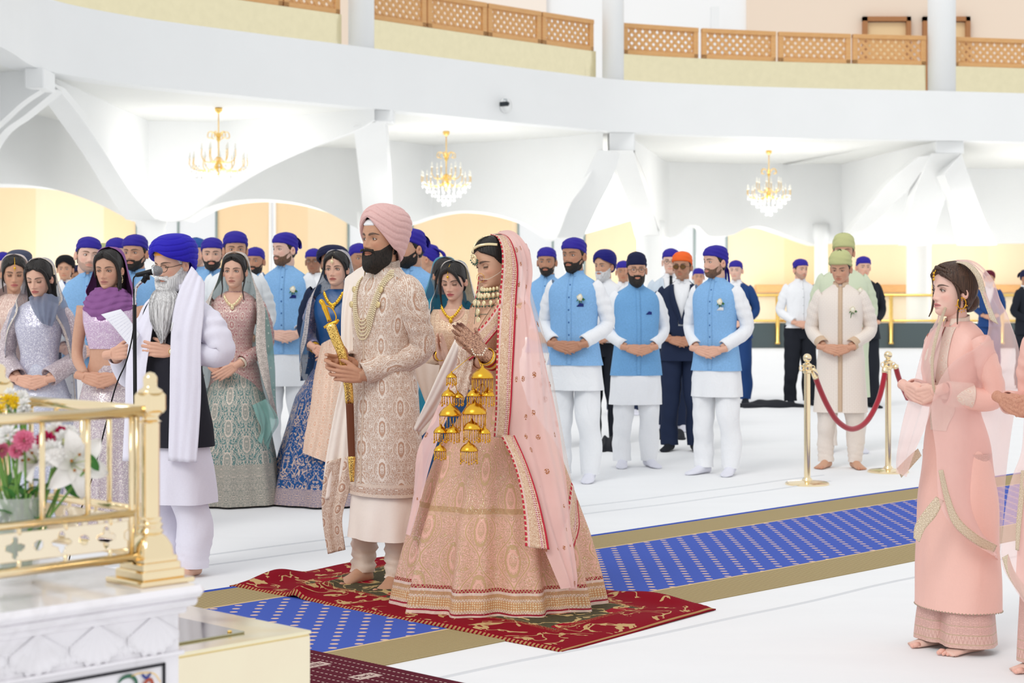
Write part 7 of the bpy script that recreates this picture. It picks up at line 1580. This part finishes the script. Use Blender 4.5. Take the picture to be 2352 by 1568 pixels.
for i, s_ in enumerate(np.linspace(0, 1, nu)):
    for j, t_ in enumerate(np.linspace(0, 1, nv)):
        q_ = (Cb * (1 - s_) + Cc * s_) * (1 - t_) + (Ca * (1 - s_) + Cd * s_) * t_; q_ = q_ + E2 * .02 * math.sin(s_ * 9) * (1 - 2 * t_)
        z = .016 + .010 * max(0, math.sin(s_ * 13 + t_ * 5)) + .05 * math.exp(-((s_ - .04) / .03) ** 2 - ((t_ - .80) / .14) ** 2) + .035 * math.exp(-((s_ - .12 - .1 * t_) / .02) ** 2) * t_ + .035 * math.exp(-((t_ - .05) / .05) ** 2 - ((s_ - .86) / .1) ** 2)
        e_ = min(s_, 1 - s_, t_, 1 - t_); z = z * min(1, .35 + e_ * 30); X[i, j] = q_ + [0, 0, z]; uv[i, j] = (s_ * RL, t_ * RW)
m = MB(); m.grid(X, False, uv); o = m.build('brocade_rug', mat_rug()); md = o.modifiers.new('t', 'SOLIDIFY'); md.thickness = .006; md.offset = -1; tag(o, 'rumpled red and olive brocade rug with gold vines under the bride and groom', 'rug')

# ================= woman in pink on the right =================
M_psk = wrinkled('salmon_silk', 'f3c3b6', .45, .3, 7, .1, spec=.4); M_pem = damask('silver_thread_embroidery', 'f6d3c8', 'f2e4d4', 'e8c9b6', .05, .07, 6, 60, .22, .25, .5, .7, seq=.5)
M_por = sheer('pink_organza', 'f6cfc8', .55); M_tri = damask('gold_trim', 'cbb08e', 'efe0c8', 'b89a78', .03, .03, 5, 90, .25, .35)
def pinklady(label, px, yt, Y, yaw, hy, cx=None, full=True):
    p = lady(label, px, yt, Y, yaw=yaw, hy=hy, pitch=-2, tone='pink', closed=.1, lod=0, lips=lin('c4686c'), browW=1.15, cx=cx, gaze=0); p.tone = np.array(TONE['pink'])
    p.legs(.08, splay=6); p.hair(M_hbrown, .020, low=-.004, part=False)
    return p
p = pinklady('woman in salmon pink embroidered suit and organza veil standing at the right, hands joined', 2196, 598, 7.55, -62, -8)
hc = p.at(2107, 912, -.10); p.stand_clasp('clasp', tuple(hc), rx=.35, eo=.185, dz=.13); 
m = MB(); m.ball(p.hx(np.array([0, .085, -.045])), (.055, .05, .05), 14); m.build('hair_bun', M_hbrown, p.root)
locks(p, M_hbrown, [[(.05, -.065, .078), (.078, -.03, .02), (.083, -.015, -.05), (.078, -.02, -.10), (.085, -.025, -.15)], [(.03, -.085, .09), (.066, -.07, .06), (.085, -.03, .03), (.086, .01, -.01), (.07, .06, -.04)], [(-.04, -.08, .08), (-.07, -.05, 0), (-.075, -.055, -.08), (-.07, -.075, -.12)], [(.0, -.09, .105), (.04, -.085, .095), (.07, -.05, .075), (.085, .0, .04), (.07, .06, 0)], [(.01, -.075, .115), (.05, -.06, .10), (.078, -.02, .075), (.082, .04, .03)]], .010)
m, X = p.top('kameez', M_psk, [(z, a, f, b) for z, a, f, b in FT] + [(.7, .195, -.13, .145), (.45, .205, -.14, .155), (.19, .215, -.145, .165)], pleats(4, .02, 1.0, .2, .6, 3, .01), .004, 1, n=80, rows=70); m.build('kameez', M_psk, p.root)
q_ = []
for zz in np.linspace(1.47, 1.0, 40): w_ = .062 + .022 * sst(1.47 - zz, 0, .2) - .03 * sst(1.1 - zz, 0, .1); q_.append([[x_, front_pt(X, x_, zz)[1] - .004, zz] for x_ in np.linspace(-w_, w_, 14)])
m = MB(); Q = np.array(q_); uv = np.stack([Q[..., 0], Q[..., 2]], -1); m.grid(Q, False, uv); m.build('embroidered_yoke', M_pem, p.root); collar(p, plain('silver_pink_braid', 'efdaca', .6, weave=.5), r=(.054, .056), z0=1.478, z1=1.512, gap=.3)
m = MB(); m.tube(cr([[.0, front_pt(X, 0, z)[1] - .008, z] for z in np.linspace(1.47, 1.22, 8)], 20), np.linspace(.002, .006, 20), 6); m.build('neck_opening', plain('deep_rose', '8a4040', .7), p.root)
p.sleeves(M_psk, (.056, .054, .052, .054, .054), end=.9, wr=.003, p_w=.93); d_ = nrm(p.arm[1][2] - p.arm[1][1]); m = MB(); m.tube([p.arm[1][2] - d_ * .14, p.arm[1][2] - d_ * .10, p.arm[1][2] - d_ * .03], [.060, .058, .055], 24, cap=False, uvs=True); m.build('embroidered_cuff', M_pem, p.root)
for sg in (-1, 1):
    f_ = p.fp[sg]; m = MB(); loftz(m, [(.9, .10, -.09, .1, sg * .08), (.4, .10, -.10, .11, sg * .075), (.035, .125, -.125, .125, sg * .085)], 50, 30, pleats(5, .05, .5, .05, .5 * sg), 2.1, 0, 2, .003, 12); m.build('trouser_leg', damask('pink_tissue_trouser', 'efc3ba', 'dfb2a6', 'e9bdb0', .04, .05, 4, 60, .15, .1, hem=[(0, .01, 'c9ab88', 'flat'), (.01, .05, 'eecabd', 'scroll'), (.05, .056, 'd9b9a0', 'flat'), (.056, .09, 'efc8bc', 'zig'), (.09, .096, 'd9b9a0', 'flat'), (.13, .136, 'dcb9a4', 'flat')]) if sg < 0 else bpy.data.materials['pink_tissue_trouser'], p.root)
beads(p, Xr := np.concatenate([X[-1], X[-1][:1]]), .004, M_tri, 'hem_beads', .016)
# organza veil
sheet(p, [(2176, 604), (2212, 607), (2238, 632), (2250, 665), (2262, 700), (2275, 735)], [(2182, 601), (2224, 604), (2252, 632), (2266, 680), (2278, 712), (2292, 745)], [.0, -.08, -.10, -.10, -.14, -.2], [.0, -.07, -.09, -.09, -.13, -.18], 'veil_trim', M_tri, n=50, m=6, fold=0, kf=1, uvw=.02, th=.003)
sheet(p, [(2185, 603), (2215, 606), (2248, 634), (2256, 668), (2268, 702), (2262, 780), (2180, 840), (2140, 930), (2150, 1040), (2160, 1160), (2210, 1230), (2280, 1275)], [(2200, 597), (2245, 609), (2280, 648), (2300, 700), (2322, 745), (2340, 800), (2345, 860), (2335, 920), (2322, 1000), (2310, 1100), (2304, 1200), (2292, 1290)],
      [.0, -.075, -.095, -.095, -.135, -.24, -.27, -.24, -.25, -.26, -.26, -.25], [.03, .05, .05, .05, .03, .0, -.05, -.05, -.05, -.05, -.05, -.1], 'veil', M_por, n=90, m=40, fold=.012, kf=4, uvw=.4, bulge=.012)
sheet(p, [(2150, 735), (2128, 780), (2112, 830), (2098, 880), (2075, 960), (2060, 1040), (2058, 1085)], [(2170, 700), (2162, 780), (2150, 850), (2143, 920), (2126, 980), (2100, 1040), (2082, 1095)], [.12, .06, .04, .02, .0, -.02, -.02], [-.02, -.10, -.12, -.14, -.14, -.12, -.08], 'veil_front', M_por, n=60, m=24, fold=.012, kf=4, uvw=.2)
sheet(p, [(2150, 1140), (2125, 1170), (2102, 1205), (2098, 1235)], [(2168, 1150), (2150, 1185), (2125, 1215), (2112, 1245)], [-.24] * 4, [-.25] * 4, 'veil_trim', M_tri, n=30, m=8, fold=.004, kf=2, uvw=.03, th=.003)
sheet(p, [(2155, 1080), (2170, 1150), (2190, 1205), (2235, 1245), (2280, 1270)], [(2166, 1078), (2182, 1140), (2204, 1190), (2246, 1228), (2290, 1252)], [-.25, -.26, -.27, -.26, -.22], [-.25, -.26, -.27, -.26, -.22], 'veil_trim', M_tri, n=40, m=8, fold=.004, kf=2, uvw=.03, th=.003)
sheet(p, [(2060, 1075), (2075, 1060), (2090, 1045), (2108, 1030)], [(2070, 1097), (2086, 1080), (2100, 1064), (2116, 1046)], [-.02, -.04, -.06, -.08], [-.02, -.05, -.07, -.09], 'veil_trim', M_tri, n=20, m=8, fold=.002, kf=2, uvw=.03, th=.003)
sheet(p, [(2170, 700), (2150, 760), (2138, 820), (2140, 880), (2146, 905)], [(2176, 702), (2157, 762), (2145, 822), (2146, 880), (2152, 905)], [-.05, -.14, -.17, -.19, -.19], [-.05, -.14, -.17, -.19, -.19], 'veil_trim', M_tri, n=40, m=6, fold=.002, kf=2, uvw=.02, th=.003)
earring(p, M_gold2, (1,), 1.7); m = MB(); c0 = np.array([0, -.098, .062])
for k in range(3): m.ball(p.hx(c0 + [0, -.003, .014 * k - .012]), (.007, .004, .007), 7)
m.tube(p.hx(cr([(0, -.05, .12), (0, -.085, .1), (0, -.097, .08)], 8)), .002, 5); m.build('forehead_ornament', M_gold2, p.root); p.done()
# ---------- woman at the right edge, only her clasped hands and drape reach into view ----------
p = pinklady('woman in pink organza at the right edge, only clasped hennaed hands and drape visible', 2440, 590, 7.05, -60, 0)
hc = p.at(2330, 938, .0); V, F = pose_hands('clasp'); V = V @ rotm(0, .2).T + hc; f_ = pn(V, 500, 3, 7); mm_ = ((np.abs(f_) < .2) * .45)[:, None]; p.body.raw(V, F, 0, np.array((.62, .30, .2)) * (1 - mm_) + np.array((.35, .10, .07)) * mm_); p.arms([(.2, .02, 1.15), hc + [.085, .03, .02]], [(-.2, .02, 1.15), hc + [-.088, .035, .02]])
m, X = p.top('kameez', M_psk, [(z, a, f, b) for z, a, f, b in FT] + [(.7, .195, -.13, .145), (.35, .21, -.145, .16)], None, .004); m.build('kameez', M_psk, p.root); p.sleeves(M_psk, (.066, .064, .060, .056, .052), end=.9)
sheet(p, [(2352, 960), (2345, 1040), (2320, 1110), (2305, 1200), (2300, 1290), (2330, 1350), (2360, 1395)], [(2420, 950), (2410, 1040), (2400, 1110), (2400, 1200), (2400, 1290), (2410, 1350), (2420, 1410)], [-.12, -.1, -.08, -.05, -.05, -.08, -.1], [-.2] * 7, 'drape', M_por, n=60, m=26, fold=.02, kf=4, uvw=.3)
sheet(p, [(2302, 1280), (2315, 1320), (2340, 1360), (2365, 1392)], [(2316, 1272), (2330, 1310), (2354, 1345), (2380, 1375)], [-.06, -.07, -.09, -.11], [-.07, -.08, -.1, -.12], 'drape_trim', M_tri, n=30, m=8, fold=.003, kf=2, uvw=.03, th=.003)
sheet(p, [(2345, 1080), (2340, 1140), (2334, 1200), (2332, 1262)], [(2354, 1080), (2352, 1140), (2346, 1200), (2340, 1265)], [-.12] * 4, [-.12] * 4, 'drape_trim', M_tri, n=30, m=6, fold=.003, kf=2, uvw=.02, th=.003)
for sg in (-1, 1):
    m = MB(); loftz(m, [(.9, .10, -.09, .1, sg * .08), (.04, .12, -.12, .12, sg * .085)], 40, 20, pleats(5, .05, .5, .05, .5 * sg), 2.1); m.build('trouser_leg', bpy.data.materials['pink_tissue_trouser'], p.root)
p.done()
# ================= light, world, camera =================
sc = bpy.context.scene
w = bpy.data.worlds.new('daylight'); sc.world = w; w.use_nodes = True
bg = w.node_tree.nodes['Background']; bg.inputs[0].default_value = (.97, .985, 1.0, 1); bg.inputs[1].default_value = .90
def sun(name, d, st, ang, col=(1, 1, 1)):
    l = bpy.data.lights.new(name, 'SUN'); l.energy = st; l.angle = rad(ang); l.color = col
    o = bpy.data.objects.new(name, l); C.objects.link(o)
    o.rotation_euler = Vector(d).to_track_quat('-Z', 'Y').to_euler(); return o
sun('daylight_from_dome', (.45, .75, -.85), .85, 22, (1, .985, .96))
for i, (px, Y, e) in enumerate(((-300, 38, 700), (230, 46, 700), (502, 38.5, 300), (700, 53, 800), (1025, 43, 300), (1130, 54, 700), (1390, 54, 600), (1766, 49, 350), (1700, 60, 700), (2250, 52, 700), (2250, 61, 500), (2900, 50, 700), (100, 60, 700))):  # fill lights added to brighten under the gallery; only three sit at chandeliers
    l = bpy.data.lights.new('chandelier_and_fill_light', 'POINT'); l.energy = e * .42; l.shadow_soft_size = .7; l.color = (1, .985, .96)
    o = bpy.data.objects.new('chandelier_and_fill_light', l); C.objects.link(o); o.location = tuple(W(px, 0, Y)[:2]) + (3.3 if i in (2, 4, 7) else 2.4,)
cam = bpy.data.cameras.new('camera'); co = bpy.data.objects.new('camera', cam); C.objects.link(co)
co.location = (0, 0, CAMH); co.rotation_euler = (PI / 2, 0, 0)
cam.sensor_width = 36; cam.lens = 36 * FPX / 2352; cam.shift_y = -(784 - HY) / 2352
cam.clip_start = .1; cam.clip_end = 300
cam.dof.use_dof = True; cam.dof.focus_distance = 8.75; cam.dof.aperture_fstop = 5.0
sc.camera = co
sc.view_settings.view_transform = 'Standard'; sc.view_settings.look = 'None'
sc.view_settings.exposure = 0.0; sc.view_settings.gamma = 1; sc.view_settings.use_curve_mapping = False
